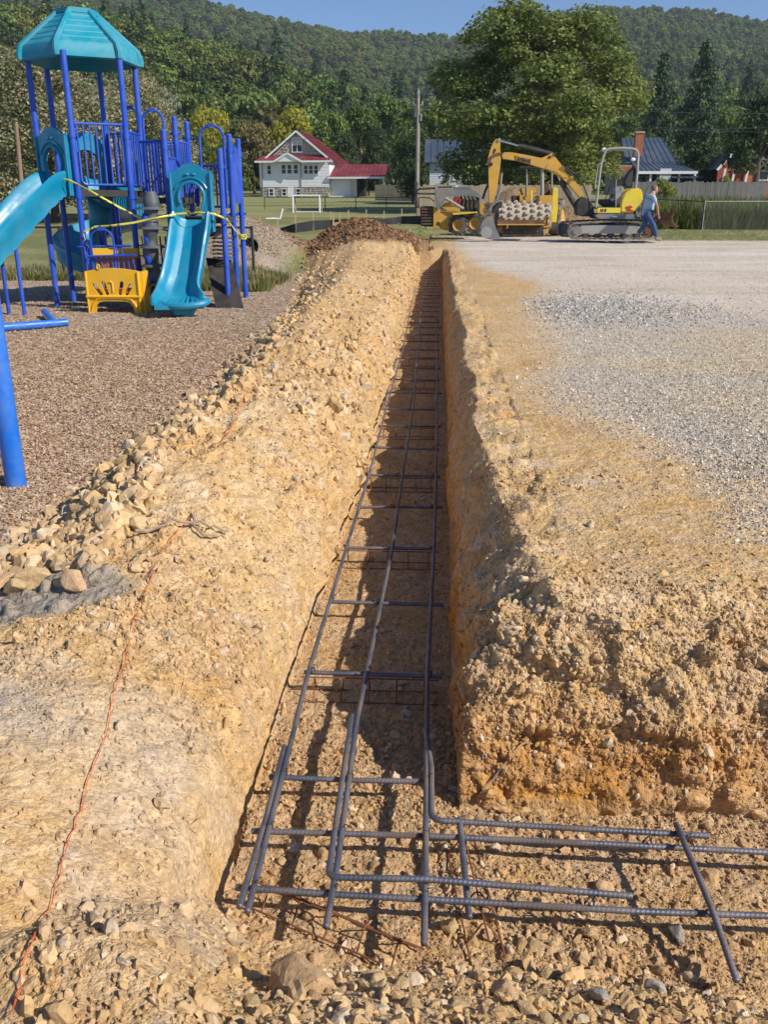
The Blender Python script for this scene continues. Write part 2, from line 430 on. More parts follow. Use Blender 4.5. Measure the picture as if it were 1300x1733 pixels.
    amp = 0.45 + 0.75 * patch
    soil = 0.035 * big + amp * (0.016 * mid + 0.045 * clod * n_near + 0.013 * clod2 * n_near + 0.003 * clod3 * n_fine) + 0.003 * fine * n_near + 0.0006 * vf * n_fine
    far_rough = sst(5, 13, dist) * (0.05 * np.abs(fbm(P3 * 3.2, 4, 64)) + 0.03 * fbm(P3 * 9, 2, 66))
    bankm = (x < xl_at(y) + 0.02) * (x > foot - 0.2) * (y > 2.6)
    soil = soil + bankm * (far_rough + 0.05 * clod * n_near + 0.03 * clod2) 
    soil = soil * (1 - 0.45 * smooth_l * (1 - patch))
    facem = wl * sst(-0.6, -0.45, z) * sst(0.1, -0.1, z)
    ledge = fbm(P3 * np.array([3.0, 3.0, 11.0]), 3, 67)
    soil = soil + facem * (0.05 * (1 - 2.2 * np.abs(ledge)) + 0.035 * clod + 0.05 * np.abs(big) + 0.035 * mid + 0.03 * clod2 - 0.03) * sst(0.12, 0.3, x)
    wlr = ((x > 0.03) & (x < 0.5) & (y > 2.5) & (y < 24)) * sst(FLOOR + .05, FLOOR + .2, z)
    soil = soil + wlr * (0.035 * mid + 0.05 * np.abs(big) - 0.01)
    padm = sst(0.0, 0.35, x - 0.35) * (y > 2.7)
    soil = soil * (1 - 0.55 * padm)
    mul = 0.018 * fbm(P3 * 3.5, 3, 80) + 0.010 * fine * sst(16, 7, dist) + 0.006 * vf * n_near
    gra = 0.016 * clod2 * n_near + 0.008 * clod3 * n_fine + 0.006 * mid
    flat = 0.006 * mid + 0.020 * fbm(p * np.array([0.5, 2.2, 1]), 3, 82) * sst(12, 16, y)
    gr = 0.02 * mid
    hp = 0.10 * fbm(P3 * 2.5, 4, 84) + 0.03 * fbm(P3 * 10, 2, 85)
    fl = 0.010 * mid + 0.014 * clod2 * n_near + 0.003 * clod3 * n_fine + 0.02 * clod * n_near * sst(3.2, 2.2, y)
    disp = soil
    disp = disp * (1 - floorm) + fl * floorm
    disp = disp * (1 - gravel) + gravel * (loose * gra + (1 - loose) * flat)
    disp = disp * (1 - mulch) + mul * mulch
    disp = disp * (1 - grass) + gr * grass
    hm = np.clip(topsoil + gheap + rheap, 0, 1)
    disp = disp * (1 - hm) + hp * hm * (1 - 0.5 * gheap)
    disp *= sst(51.5, 47, y)
    side = np.stack((fbm(P3 * 16, 2, 90), fbm(P3 * 16, 2, 92), 0 * x), 1) * (0.004 * n_near * (1 - grass))[:, None]
    p = p + Nn * disp[:, None] + side
    # --- colours
    def C(*c): return np.array(c)[None, :]
    def mixc(a, b, t): return a * (1 - t[:, None]) + b * t[:, None]
    v1 = n2(x, y, 3.1, 35, 4)[:, None]
    col = mixc(np.broadcast_to(C(.56, .36, .17), p.shape), C(.57, .39, .205), sst(-.3, .4, v1[:, 0]))
    col = mixc(col, C(.62, .475, .32), sst(.15, .5, n2(x, y, 4.5, 36, 4)) * .6)
    col = mixc(col, C(.46, .29, .15), sst(.1, .5, n2(x, y, 2.4, 37, 4)) * .5)
    col = mixc(col, C(.44, .37, .30), grey)
    sh = sst(.55, .75, r2) * n_near * 0.35
    col = mixc(col, C(.62, .44, .25), sh)
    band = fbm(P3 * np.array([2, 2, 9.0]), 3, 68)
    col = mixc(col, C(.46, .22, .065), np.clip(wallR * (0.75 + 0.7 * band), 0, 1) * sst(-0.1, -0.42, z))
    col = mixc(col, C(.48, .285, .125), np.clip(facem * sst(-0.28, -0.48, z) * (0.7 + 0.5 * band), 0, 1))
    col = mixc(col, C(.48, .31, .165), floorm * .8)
    clr = C(.34, .275, .21)
    col = mixc(col, clr, clay)
    padl = mixc(np.broadcast_to(C(.60, .50, .395), p.shape), C(.64, .555, .46), sst(-.3, .3, n2(x * 0.35, y, .9, 38, 4)))
    padl = mixc(padl, C(.46, .41, .35), sst(.15, .45, n2(x * .25, y, 1.6, 39, 3)) * 0.7)
    padl = mixc(padl, C(.50, .43, .34), sst(.12, .4, n2(x * .10 + .04 * y, y - .22 * x, 2.6, 47, 3)) * 0.65)
    padl = mixc(padl, C(.68, .60, .51), sst(.2, .45, n2(x * .14, y - .15 * x, 1.2, 48, 3)) * 0.7)
    lo = mixc(np.broadcast_to(C(.52, .44, .345), p.shape), C(.57, .45, .30), sst(-.1, .4, n2(x, y, 1.1, 40, 4)))
    padl = mixc(padl, C(.50, .43, .34), sst(.12, .4, n2(x * .10 + .04 * y, y - .22 * x, 2.6, 47, 3)) * 0.65)
    padl = mixc(padl, C(.68, .60, .51), sst(.2, .45, n2(x * .14, y - .15 * x, 1.2, 48, 3)) * 0.7)
    lo = mixc(lo, C(.52, .465, .41), sst(.0, .35, n2(x * .4, y, .8, 45, 3)) * .8)
    gcol = padl * (1 - loose[:, None]) + lo * loose[:, None]
    col = mixc(col, gcol, gravel)
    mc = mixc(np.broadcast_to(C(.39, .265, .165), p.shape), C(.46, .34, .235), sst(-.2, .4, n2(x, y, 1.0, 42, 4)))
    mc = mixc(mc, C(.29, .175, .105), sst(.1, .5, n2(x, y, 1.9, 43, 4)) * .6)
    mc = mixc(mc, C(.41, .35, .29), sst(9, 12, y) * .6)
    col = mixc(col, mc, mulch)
    gc = mixc(np.broadcast_to(C(.19, .20, .07), p.shape), C(.30, .27, .13), sst(-.2, .35, n2(x * .6, y, .5, 44, 4)))
    gc = mixc(gc, C(.15, .17, .055), sst(.0, .4, n2(x, y, 1.2, 46, 4)) * .6)
    col = mixc(col, gc, grass)
    col = mixc(col, C(.24, .14, .075), topsoil)
    col = mixc(col, C(.33, .26, .19), gheap)
    col = mixc(col, C(.30, .20, .12), rheap)
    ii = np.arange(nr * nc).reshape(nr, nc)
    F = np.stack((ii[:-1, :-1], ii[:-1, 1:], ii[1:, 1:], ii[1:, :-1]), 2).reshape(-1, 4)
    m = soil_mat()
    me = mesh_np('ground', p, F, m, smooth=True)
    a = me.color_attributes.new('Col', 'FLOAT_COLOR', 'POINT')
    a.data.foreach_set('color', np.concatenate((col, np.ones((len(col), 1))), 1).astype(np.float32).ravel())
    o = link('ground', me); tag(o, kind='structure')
    z = dict(p=p, N=Nn, dist=dist, mulch=mulch, gravel=gravel, loose=loose, grass=grass, floorm=floorm, topsoil=topsoil, gheap=gheap, rheap=rheap,
             wallR=wallR, col=col, foot=foot, patch=patch, bankm=bankm, clay=clay, facem=facem, shape=(nr, nc))
    return z
def xl_at(y): return trench_xl(y)
G = build_ground()
def near_z(x, y):
    """height of the finished near ground at x, y"""
    p = G['p']; nr, nc = G['shape']; ys = p[:, 1].reshape(nr, nc)[:, 0]
    i = int(np.clip(np.searchsorted(ys, y), 1, nr - 1)); r = p.reshape(nr, nc, 3)
    zz = []
    for k in (i - 1, i):
        kk = int(np.argmin(np.abs(r[k, :, 0] - x))); zz.append(r[k, kk, 2])
    return float(np.mean(zz))
# ------------------------------------------------------------------ stones, clods, gravel, wood chips
def hull_rock(name, seed, npts=16, flat=0.7, m=None, detail=0):
    r = np.random.default_rng(seed); b = bmesh.new()
    ax = np.array([1.0, r.uniform(.65, .95), flat * r.uniform(.7, 1.1)])
    for _ in range(npts):
        v = r.normal(size=3); v /= np.linalg.norm(v); v *= r.uniform(.8, 1.0); b.verts.new(v * ax)
    h = bmesh.ops.convex_hull(b, input=b.verts)
    bmesh.ops.delete(b, geom=list({g for g in h['geom_interior'] if isinstance(g, bmesh.types.BMVert)}), context='VERTS')
    bmesh.ops.dissolve_limit(b, angle_limit=R(14), verts=b.verts, edges=b.edges)
    if detail:
        bmesh.ops.bevel(b, geom=list(b.edges), offset=0.07, segments=1, affect='EDGES')
        bmesh.ops.triangulate(b, faces=b.faces)
        bmesh.ops.subdivide_edges(b, edges=[e for e in b.edges if e.calc_length() > 0.3], cuts=1, use_grid_fill=True)
        bmesh.ops.triangulate(b, faces=b.faces)
        co = np.array([v.co for v in b.verts]); d = fbm(co * 3.1 + seed * 3.7, 3, seed) * 0.10
        for v, k in zip(b.verts, d): v.co *= 1 + k
    bmesh.ops.recalc_face_normals(b, faces=b.faces)
    me = bpy.data.meshes.new(name); b.to_mesh(me); b.free()
    if m: me.materials.append(m)
    return me
def tint_mat(name, rough=0.95, bump=0.12, bscale=3.0, var=0.15, base=None, rnd=0.0, spec=0.15, trans=0.0):
    """material coloured by the instance's own tint"""
    m = bpy.data.materials.new(name); m.use_nodes = True; n = m.node_tree.nodes; L = m.node_tree.links
    b = n['Principled BSDF']; b.inputs['Roughness'].default_value = rough; b.inputs['Specular IOR Level'].default_value = spec
    a = n.new('ShaderNodeAttribute'); a.attribute_name = 'tint'; a.attribute_type = 'INSTANCER'; src = a.outputs['Color']
    tc = n.new('ShaderNodeTexCoord'); t = n.new('ShaderNodeTexNoise'); t.inputs['Scale'].default_value = bscale; t.inputs['Detail'].default_value = 7; t.inputs['Roughness'].default_value = .68
    L.new(tc.outputs['Object'], t.inputs['Vector'])
    mr = n.new('ShaderNodeMapRange'); L.new(t.outputs['Fac'], mr.inputs[0])
    for i, x in enumerate((.3, .7, 1 - var, 1 + var)): mr.inputs[i + 1].default_value = x
    hs = n.new('ShaderNodeHueSaturation'); L.new(mr.outputs[0], hs.inputs['Value']); L.new(src, hs.inputs['Color'])
    L.new(hs.outputs[0], b.inputs['Base Color'])
    if bump:
        bp = n.new('ShaderNodeBump'); bp.inputs['Distance'].default_value = bump; L.new(t.outputs['Fac'], bp.inputs['Height']); L.new(bp.outputs[0], b.inputs['Normal'])
    if trans:
        tr = n.new('ShaderNodeBsdfTranslucent'); ms = n.new('ShaderNodeMixShader'); ms.inputs[0].default_value = trans
        L.new(hs.outputs[0], tr.inputs[0]); L.new(b.outputs[0], ms.inputs[1]); L.new(tr.outputs[0], ms.inputs[2]); L.new(ms.outputs[0], n['Material Output'].inputs[0])
    return m
def scatter(name, P, Rt, Sc, T, meshes, idx=None, parent=None, kind='stuff'):
    """one object that instances the meshes on points"""
    n = len(P); me = bpy.data.meshes.new(name); me.vertices.add(n); me.vertices.foreach_set('co', np.asarray(P, np.float32).ravel())
    def at(nm, ty, v, f='vector'):
        a = me.attributes.new(nm, ty, 'POINT'); a.data.foreach_set(f, np.asarray(v).ravel())
    at('rot', 'FLOAT_VECTOR', np.asarray(Rt, np.float32)); at('scl', 'FLOAT_VECTOR', np.asarray(Sc, np.float32)); at('tint', 'FLOAT_VECTOR', np.asarray(T, np.float32))
    at('pick', 'INT', (RNG.integers(0, len(meshes), n) if idx is None else idx).astype(np.int32), 'value')
    c = bpy.data.collections.new(name + '_kinds')
    for i, q in enumerate(meshes):
        c.objects.link(bpy.data.objects.new('%s_kind_%02d' % (name, i), q))
    g = bpy.data.node_groups.new(name, 'GeometryNodeTree'); g.interface.new_socket('Geometry', in_out='INPUT', socket_type='NodeSocketGeometry'); g.interface.new_socket('Geometry', in_out='OUTPUT', socket_type='NodeSocketGeometry')
    N = g.nodes; L = g.links; gi = N.new('NodeGroupInput'); go = N.new('NodeGroupOutput'); ip = N.new('GeometryNodeInstanceOnPoints'); ci = N.new('GeometryNodeCollectionInfo')
    ci.inputs['Collection'].default_value = c; ci.inputs['Separate Children'].default_value = True; ci.inputs['Reset Children'].default_value = True
    ip.inputs['Pick Instance'].default_value = True
    def na(nm, ty):
        a = N.new('GeometryNodeInputNamedAttribute'); a.data_type = ty; a.inputs['Name'].default_value = nm; return a.outputs['Attribute']
    L.new(gi.outputs[0], ip.inputs['Points']); L.new(ci.outputs[0], ip.inputs['Instance']); L.new(na('pick', 'INT'), ip.inputs['Instance Index'])
    e2r = N.new('FunctionNodeEulerToRotation'); L.new(na('rot', 'FLOAT_VECTOR'), e2r.inputs[0]); L.new(e2r.outputs[0], ip.inputs['Rotation'])
    L.new(na('scl', 'FLOAT_VECTOR'), ip.inputs['Scale']); L.new(ip.outputs[0], go.inputs[0])
    o = link(name, me, parent); o.modifiers.new('scatter', 'NODES').node_group = g
    if kind: tag(o, kind=kind)
    return o
def pick_pts(wt, n):
    """n ground grid points drawn with weights, jittered inside their cells"""
    w = np.clip(wt, 0, None); w = w / w.sum(); k = RNG.choice(len(w), n, p=w, replace=True)
    nc = G['shape'][1]; p = G['p']; k2 = np.clip(k + 1, 0, len(p) - 1); k3 = np.clip(k + nc, 0, len(p) - 1)
    a, b = RNG.random((n, 1)), RNG.random((n, 1))
    d2 = p[k2] - p[k]; d2[np.linalg.norm(d2, axis=1) > 1] = 0
    return k, p[k] + d2 * a + (p[k3] - p[k]) * b
gp = G['p']; gx, gyy, gzz = gp[:, 0], gp[:, 1], gp[:, 2]
_F = 0.942 * gyy - 0.335 * (gzz - CAMH); G['zc'] = _F
inview = (gyy > 0.6) & (np.abs((gx * math.cos(YAW) + gyy * math.sin(YAW)) / np.maximum(_F, .1)) < 0.50)
clodm = tint_mat('dirt_clod', bump=0.003, bscale=2.2)
def lump(name, seed, m):
    b = bmesh.new(); bmesh.ops.create_icosphere(b, subdivisions=2, radius=1.0); co = np.array([v.co for v in b.verts]); d = fbm(co * 1.3 + seed * 3.1, 2, seed) * .55 + fbm(co * 3.4 + seed, 2, seed + 5) * .3
    for v, k in zip(b.verts, d): v.co = Vector((v.co.x * 1.05, v.co.y * .9, v.co.z * .75)) * (1 + k)
    me = bpy.data.meshes.new(name); b.to_mesh(me); b.free(); me.materials.append(m); return me
clods = [hull_rock('clod', s, 12, .8, clodm) for s in range(5)] + [lump('clod', s, clodm) for s in range(8)]
def rots(n, tilt=3.14): return np.stack((RNG.uniform(-tilt, tilt, n), RNG.uniform(-tilt, tilt, n), RNG.uniform(0, 6.28, n)), 1)
def tints(base, n, v=0.14, mixto=None, mp=0.2):
    T = np.asarray(base)[None, :] * (1 + RNG.normal(size=(n, 1)) * v) * (1 + RNG.normal(size=(n, 3)) * 0.03)
    if mixto is not None:
        m = RNG.random(n) < mp; T[m] = np.asarray(mixto)[None, :] * (1 + RNG.normal(size=(m.sum(), 1)) * v)
    return np.clip(T, 0.02, 0.85)
# crumbs and clods of the yellow soil, size from the grid's own distance
soilw = inview * (gyy < np.where(gx < -.75, 25.5, 23.8)) * (1 - G['mulch']) * (1 - G['grass']) * (1 - G['gravel']) * (1 - G['gheap']) * (1 - G['topsoil']) * (gyy < 26)
nearw = soilw * (1 - G['clay']) * (0.25 + G['patch'] + 1.2 * G['bankm'] + 0.4 * G['floorm']) * (1 - .7 * G['facem'])
def soil_scatter(name, n, w, lo, hi, pxmin, alpha=2.2, sink=0.25, mixto=(.60, .46, .31), mul=.97):
    k, P = pick_pts(w, n); zc = G['zc'][k]
    u = RNG.random(n); s = lo * (1 - u * (1 - (lo / hi) ** alpha)) ** (-1 / alpha)
    s = np.maximum(s, pxmin * zc / 875 * (0.8 + 0.5 * RNG.random(n)))
    T = G['col'][k] * mul * (1 + RNG.normal(size=(n, 1)) * 0.10)
    m = RNG.random(n) < 0.13; T[m] = np.asarray(mixto) * (1 + RNG.normal(size=(m.sum(), 1)) * .1)
    Sc = np.stack((s * RNG.uniform(.8, 1.3, n), s, s * RNG.uniform(.6, 1, n)), 1)
    P = P + G['N'][k] * (s * (0.5 - sink) * 0.6)[:, None]
    scatter(name, P, rots(n), Sc, np.clip(T, .02, .85), clods)
soil_scatter('dirt_crumbs', 70000, nearw, .0018, .011, 0.55, 1.9, mixto=(.62, .43, .24))
soil_scatter('dirt_clods', 8000, nearw * (0.15 + G['patch'] ** 2 + 2.0 * G['bankm'] + 0.4 * (gyy < 2.0)), .006, .028, 1.2, 2.0, sink=.55)
rimw = inview * (np.exp(-((gx - .36) / .13) ** 2) * (gyy > 2.6) * (gyy < 23) * (gzz > -.25) + 2.0 * G['facem'] * (gzz > -.45))
soil_scatter('broken_edge_clods', 2300, rimw, .006, .026, 1.0, 2.0, sink=1.1)
soil_scatter('cut_face_crumbs', 9000, inview * G['facem'], .003, .014, .7, 1.6, sink=.5)
bankfl = G['bankm'] * (gx < G['foot'] + .62) * (gyy < 24) * inview
soil_scatter('spoil_lumps', 8500, (1 - G['clay']) * bankfl * (1 + 1.5 * (gyy < 7)) + 0.5 * G['bankm'] * inview * (gyy > 5), .016, .06, 1.5, 1.5, sink=.4)
nb_w = inview * (gyy < 1.95) * sst(-.95, -.6, gx) * (gzz > FLOOR + .01)
soil_scatter('bank_rubble', 4200, nb_w + 0.3 * inview * (G['floorm'] > .5) * (gyy < 2.9), .006, .028, 1, 1.9, sink=.45)
# grey crushed stone
gm = tint_mat('crushed_stone', bump=0.002, bscale=2.5, var=.2)
gks = [hull_rock('stone_chip', 40 + s, 10, .7, gm) for s in range(6)]
def stone_scatter(name, n, w, lo, hi, pxmin, base, alt, mp=.3):
    k, P = pick_pts(w, n); zc = G['zc'][k]; s = np.maximum(RNG.uniform(lo, hi, n) * RNG.uniform(.6, 1.2, n), pxmin * zc / 875)
    scatter(name, P + np.array([0, 0, 1]) * (s * .2)[:, None], rots(n), np.stack((s * 1.2, s, s * .8), 1), tints(base, n, .22, alt, mp), gks)
stone_scatter('crushed_gravel', 42000, inview * G['loose'], .004, .012, .5, (.53, .455, .36), (.66, .59, .49), .3)
stone_scatter('pad_grit', 9000, inview * G['gravel'] * (1 - G['loose']), .005, .014, .45, (.52, .45, .37), (.62, .57, .5), .4)
stone_scatter('gravel_heap_stones', 6000, inview * G['gheap'] * (gzz > -.1), .015, .04, .5, (.36, .27, .19), (.27, .20, .14), .3)
blk = inview * np.exp(-(((gx - 2.0 - .12 * gyy + 1.5) / 1.0) ** 2 + ((gyy - 11.2) / 1.3) ** 2)) * (gx > 1.0)
stone_scatter('earth_heap_stones', 3500, inview * G['rheap'] * (gyy > 33) * (gzz > .3), .015, .05, .5, (.33, .21, .13), (.22, .13, .08), .3)
stone_scatter('blue_grey_gravel', 5000, blk * G['gravel'], .012, .024, .8, (.52, .485, .44), (.36, .34, .31), .3)
# wood chip mulch
wm = tint_mat('wood_chip', bump=0.0, var=.12, bscale=1.5)
def chip(seed):
    r = np.random.default_rng(seed); b = MB()
    L = 1.0; W = r.uniform(.22, .4); H = r.uniform(.08, .16)
    b.box((0, 0, 0), (2 * L, 2 * W, 2 * H))
    for v in b.b.verts: v.co += Vector(r.normal(size=3) * np.array([.25, .08, .03]))
    for v in b.b.verts: v.co.z += 0.12 * v.co.x * v.co.x
    return b.mesh('wood_chip', wm)
chips = [chip(s) for s in range(8)]
n = 90000; k, P = pick_pts(inview * G['mulch'] * (gyy < 22), n); zc = G['zc'][k]
s = np.maximum(RNG.uniform(.006, .016, n), .62 * zc / 875)
T = tints((.45, .31, .20), n, .20, (.27, .165, .10), .28); m_ = RNG.random(n) < .15; T[m_] = np.array([.52, .43, .34]) * (1 + RNG.normal(size=(m_.sum(), 1)) * .1)
scatter('wood_chip_mulch', P + np.array([0, 0, .2]) * s[:, None], np.stack((RNG.normal(size=n) * .35, RNG.normal(size=n) * .35, RNG.uniform(0, 6.28, n)), 1), np.stack((s * 1.3, s, s), 1), np.clip(T, .03, .8), chips)
# topsoil heap crumbs
soil_dark = inview * G['topsoil'] * (gzz > -.1); k, P = pick_pts(soil_dark, 3500); s = RNG.uniform(.02, .05, 3500)
scatter('topsoil_clods', P, rots(3500), np.stack((s * 1.3, s, s), 1), tints((.23, .13, .068), 3500, .3, (.13, .07, .038), .3), clods)

# rocks one can count: the 300 that show largest
rockm = mat('tan_rock', (.54, .365, .19), rough=.93, var=.16, scale=5, bump=.006, bscale=7, spec=.15, rnd=.16, dust=(.62, .46, .28), dscale=2.5, damt=.5)
greyrock = mat('grey_rock', (.42, .38, .33), rough=.9, var=.2, scale=5, bump=.006, bscale=7, spec=.2, rnd=.15, dust=(.58, .48, .35), dscale=2, damt=.6)
RK = [hull_rock('rock', 100 + s, 15, .7, rockm, 1) for s in range(12)]
RG = [hull_rock('rock', 130 + s, 15, .75, greyrock, 1) for s in range(3)]
def rock(x, y, size, label, group, me=None, sink=.3, rot=None, cat='rock', z=None):
    o = link('rock', me or random.choice(RK)); zz = near_z(x, y) if z is None else z
    o.location = (x, y, zz + size * (0.45 - sink)); o.rotation_euler = rot or (random.uniform(-.5, .5), random.uniform(-.5, .5), random.uniform(0, 6.28))
    o.scale = [size * random.uniform(.85, 1.15) for _ in range(3)]
    return tag(o, label, cat, group)
rl = "angular tan rock in the rubble along the foot of the spoil bank"
random.seed(21); cnt = 0
while cnt < 185:
    y = 2.75 + 6.2 * random.random() ** 1.15; ft = -1.85 - 0.035 * max(0, y - 6); x = ft + random.triangular(-.10, .80, .2)
    if random.random() < max(0, (x - ft - .35)) * 1.6: continue
    s = random.uniform(.030, .068) * (1.25 if random.random() < .12 else 1) * (1 + .05 * (y - 3))
    rl = 'tan rock in the rubble at the bank foot, ' + ('around the grey clay patch' if y < 3.3 else 'level with the pale root' if y < 4.4 else 'beyond the pale root')
    rock(x, y, s, rl, 'rocks along the foot of the spoil bank', sink=random.uniform(.0, .4)); cnt += 1
for i in range(38):
    x, y = random.uniform(-.45, .98), random.triangular(.98, 1.68, 1.35); s = random.uniform(.014, .034)
    rock(x, y, s, 'dusty tan stone on the rubble bank below the crossing rebar at the near trench corner', 'stones on the near rubble bank', sink=.3)
for i in range(40):
    x, y = random.uniform(-.5, .0) if i < 26 else random.uniform(0, 1.0), random.uniform(1.85, 2.35) if i < 34 else random.uniform(2.3, 3.6)
    if i >= 34: x = random.uniform(-.5, .05)
    rock(x, y, random.uniform(.010, .024), 'small tan stone lying loose on the trench floor under the rebar grid', 'stones on the trench floor', sink=.25)
for i in range(20):
    x, y = random.uniform(.15, 1.5), random.uniform(2.4, 4.6)
    rock(x, y, random.uniform(.010, .026), 'pale stone half sunk in the yellow dirt between the trench and the gravel pad', 'stones in the dirt right of the trench', sink=.5)
for (px, py, s, lab, grey_) in [(516, 1672, .098, 'large pale flat boulder at the bottom, left of the rubble bank in the trench mouth', 0), (640, 1668, .030, 'long tan stone between the pale boulder and the right long rebar', 0), (1110, 1690, .04, 'dark grey slab of clay at the bottom right corner', 1), (862, 1690, .036, 'pale knobbly rock at the bottom below the lapped bars', 0), (700, 1712, .032, 'flat tan rock cut by the bottom edge right of the boulder', 0), (930, 1665, .034, 'upright wedge of rock in the middle of the near rubble', 0),
        (762, 1580, .045, 'jagged upright tan rock beside the end of the right long rebar', 0), (996, 1588, .030, 'blocky brown stone just below the lower lapped bars', 0),
        (905, 1610, .034, 'rounded stone left of the bluish pebble on the near rubble', 0), (1145, 1592, .038, 'dark brown clod in shade near the end of the skewed cross bar', 1),
        (1015, 1705, .036, 'pale pointed rock at the bottom edge right of the trench mouth', 1), (830, 1560, .032, 'tan stone on top of the small rubble pile touching the lower bars', 0),
        (360, 1050, .020, 'small bluish grey stone on the dusty dirt right of the orange string', 1), (304, 1042, .014, 'small white stone close to the orange string', 1),
        (240, 790, .075, 'pale block of rock, farthest out onto the wood chips from the rubble', 0), (60, 985, .085, 'large tan boulder at the left end of the rubble line', 0),
        (125, 1000, .08, 'broad tan boulder beside the grey clay patch', 0), (425, 572, .06, 'lone white stone lying on the wood chips before the spoil bank', 1)]:
    q = gt(px, py); rock(q.x, q.y, s, lab, None, me=random.choice(RG if grey_ else RK), sink=.15)
# ------------------------------------------------------------------ hills, forest, trees
def tan_el(px, py):
    d = ray(px, py); return d[2] / math.hypot(d[0], d[1])
def az(px): d = ray(px, 340); return math.atan2(d[0], d[1])
SKY_L = [(-500, -60), (-200, -60), (0, -55), (200, -35), (330, -12), (430, 14), (500, 32), (560, 44), (640, 56), (700, 62), (760, 66), (830, 55), (900, 44), (960, 32), (1000, 26), (1070, 18), (1150, 24), (1230, 34), (1300, 42), (1500, 70), (1800, 90)]
MID_L = [(-500, 30), (-200, 30), (0, 45), (150, 40), (260, 48), (380, 75), (480, 110), (560, 140), (640, 172), (720, 200), (800, 255), (900, 290), (1000, 255), (1100, 185), (1200, 150), (1300, 130), (1500, 100), (1800, 100)]
def interp_line(L, a):
    return np.interp(a, [az(p[0]) for p in L], [tan_el(*p) for p in L])
def far_z(x, y):
    r = np.hypot(x, y); a = np.arctan2(x, y)
    base = terrain(x, np.minimum(y, 150)) + 0.02 * np.clip(r - 150, 0, 1e4) * (r < 1e5)
    t2 = interp_line(MID_L, a) * 400; t1 = interp_line(SKY_L, a) * 940
    rr = r * (1 + 0.10 * fbm(np.stack((a * 7, r * 0.004, 0 * a), 1), 3, 200))
    z2 = base + np.maximum(t2 - base - 9, 0) * sst(165, 400, rr) * (1 - 0.55 * sst(400, 560, rr)) + 6 * fbm(np.stack((x * .012, y * .012, 0 * x), 1), 3, 201) * sst(180, 260, r)
    z1 = base + (t1 - base - 7) * np.clip((rr - 420) / 520, 0, 1) ** 0.95 * (1 - 0.5 * sst(960, 1250, r)) + 9 * fbm(np.stack((a * 22, r * .004, 0 * x), 1), 3, 202) * sst(450, 600, r) * sst(940, 800, r)
    return np.where(r < 165, base, np.maximum(z2, z1))
def build_far():
    aa = np.linspace(az(-420), az(1720), 260); rr = np.concatenate((np.linspace(51.9, 160, 50), np.geomspace(164, 1600, 130)))
    A, Rr = np.meshgrid(aa, rr)
    # first row lies along the straight far edge of the near ground
    k = (np.clip((160 - Rr) / 108.1, 0, 1)); rad = Rr / np.where(k > 0, (k + (1 - k) * np.cos(0) / np.cos(0)), 1)
    rad = Rr * (1 + k * (1 / np.cos(A) - 1))
    X, Y = rad * np.sin(A), rad * np.cos(A); Z = far_z(X.ravel(), Y.ravel()).reshape(X.shape)
    Z[0] -= 0.01
    P = np.stack((X, Y, Z), 2).reshape(-1, 3); ii = np.arange(X.size).reshape(X.shape)
    def faces(i0, i1): s = ii[i0:i1]; return np.stack((s[:-1, :-1], s[:-1, 1:], s[1:, 1:], s[1:, :-1]), 2).reshape(-1, 4)
    fm = bpy.data.materials.new('field_grass'); fm.use_nodes = True; n = fm.node_tree.nodes; L = fm.node_tree.links; b = n['Principled BSDF']; b.inputs['Roughness'].default_value = .95; b.inputs['Specular IOR Level'].default_value = .1
    tc = n.new('ShaderNodeTexCoord'); cr = n.new('ShaderNodeValToRGB'); t = n.new('ShaderNodeTexNoise'); t.inputs['Scale'].default_value = .09; t.inputs['Detail'].default_value = 10; t.inputs['Roughness'].default_value = .7
    mp = n.new('ShaderNodeMapping'); mp.inputs['Scale'].default_value = (.6, 2.6, 1); L.new(tc.outputs['Object'], mp.inputs[0]); L.new(mp.outputs[0], t.inputs['Vector']); L.new(t.outputs['Fac'], cr.inputs[0])
    e = cr.color_ramp.elements; e[0].position = .36; e[0].color = (.17, .185, .065, 1); e[1].position = .66; e[1].color = (.34, .29, .15, 1); e3 = e.new(.5); e3.color = (.25, .25, .105, 1)
    L.new(cr.outputs[0], b.inputs['Base Color'])
    hm = mat('hill_soil', (.03, .04, .018), rough=1, var=.3, scale=.05, spec=.05)
    o = link('field', mesh_np('field', P, faces(0, 48), fm, True)); tag(o, kind='structure')
    o = link('hills', mesh_np('hills', P, faces(47, 180), hm, True)); tag(o, kind='structure')
    # ground behind and beside the camera, down to the near mesh
build_far()
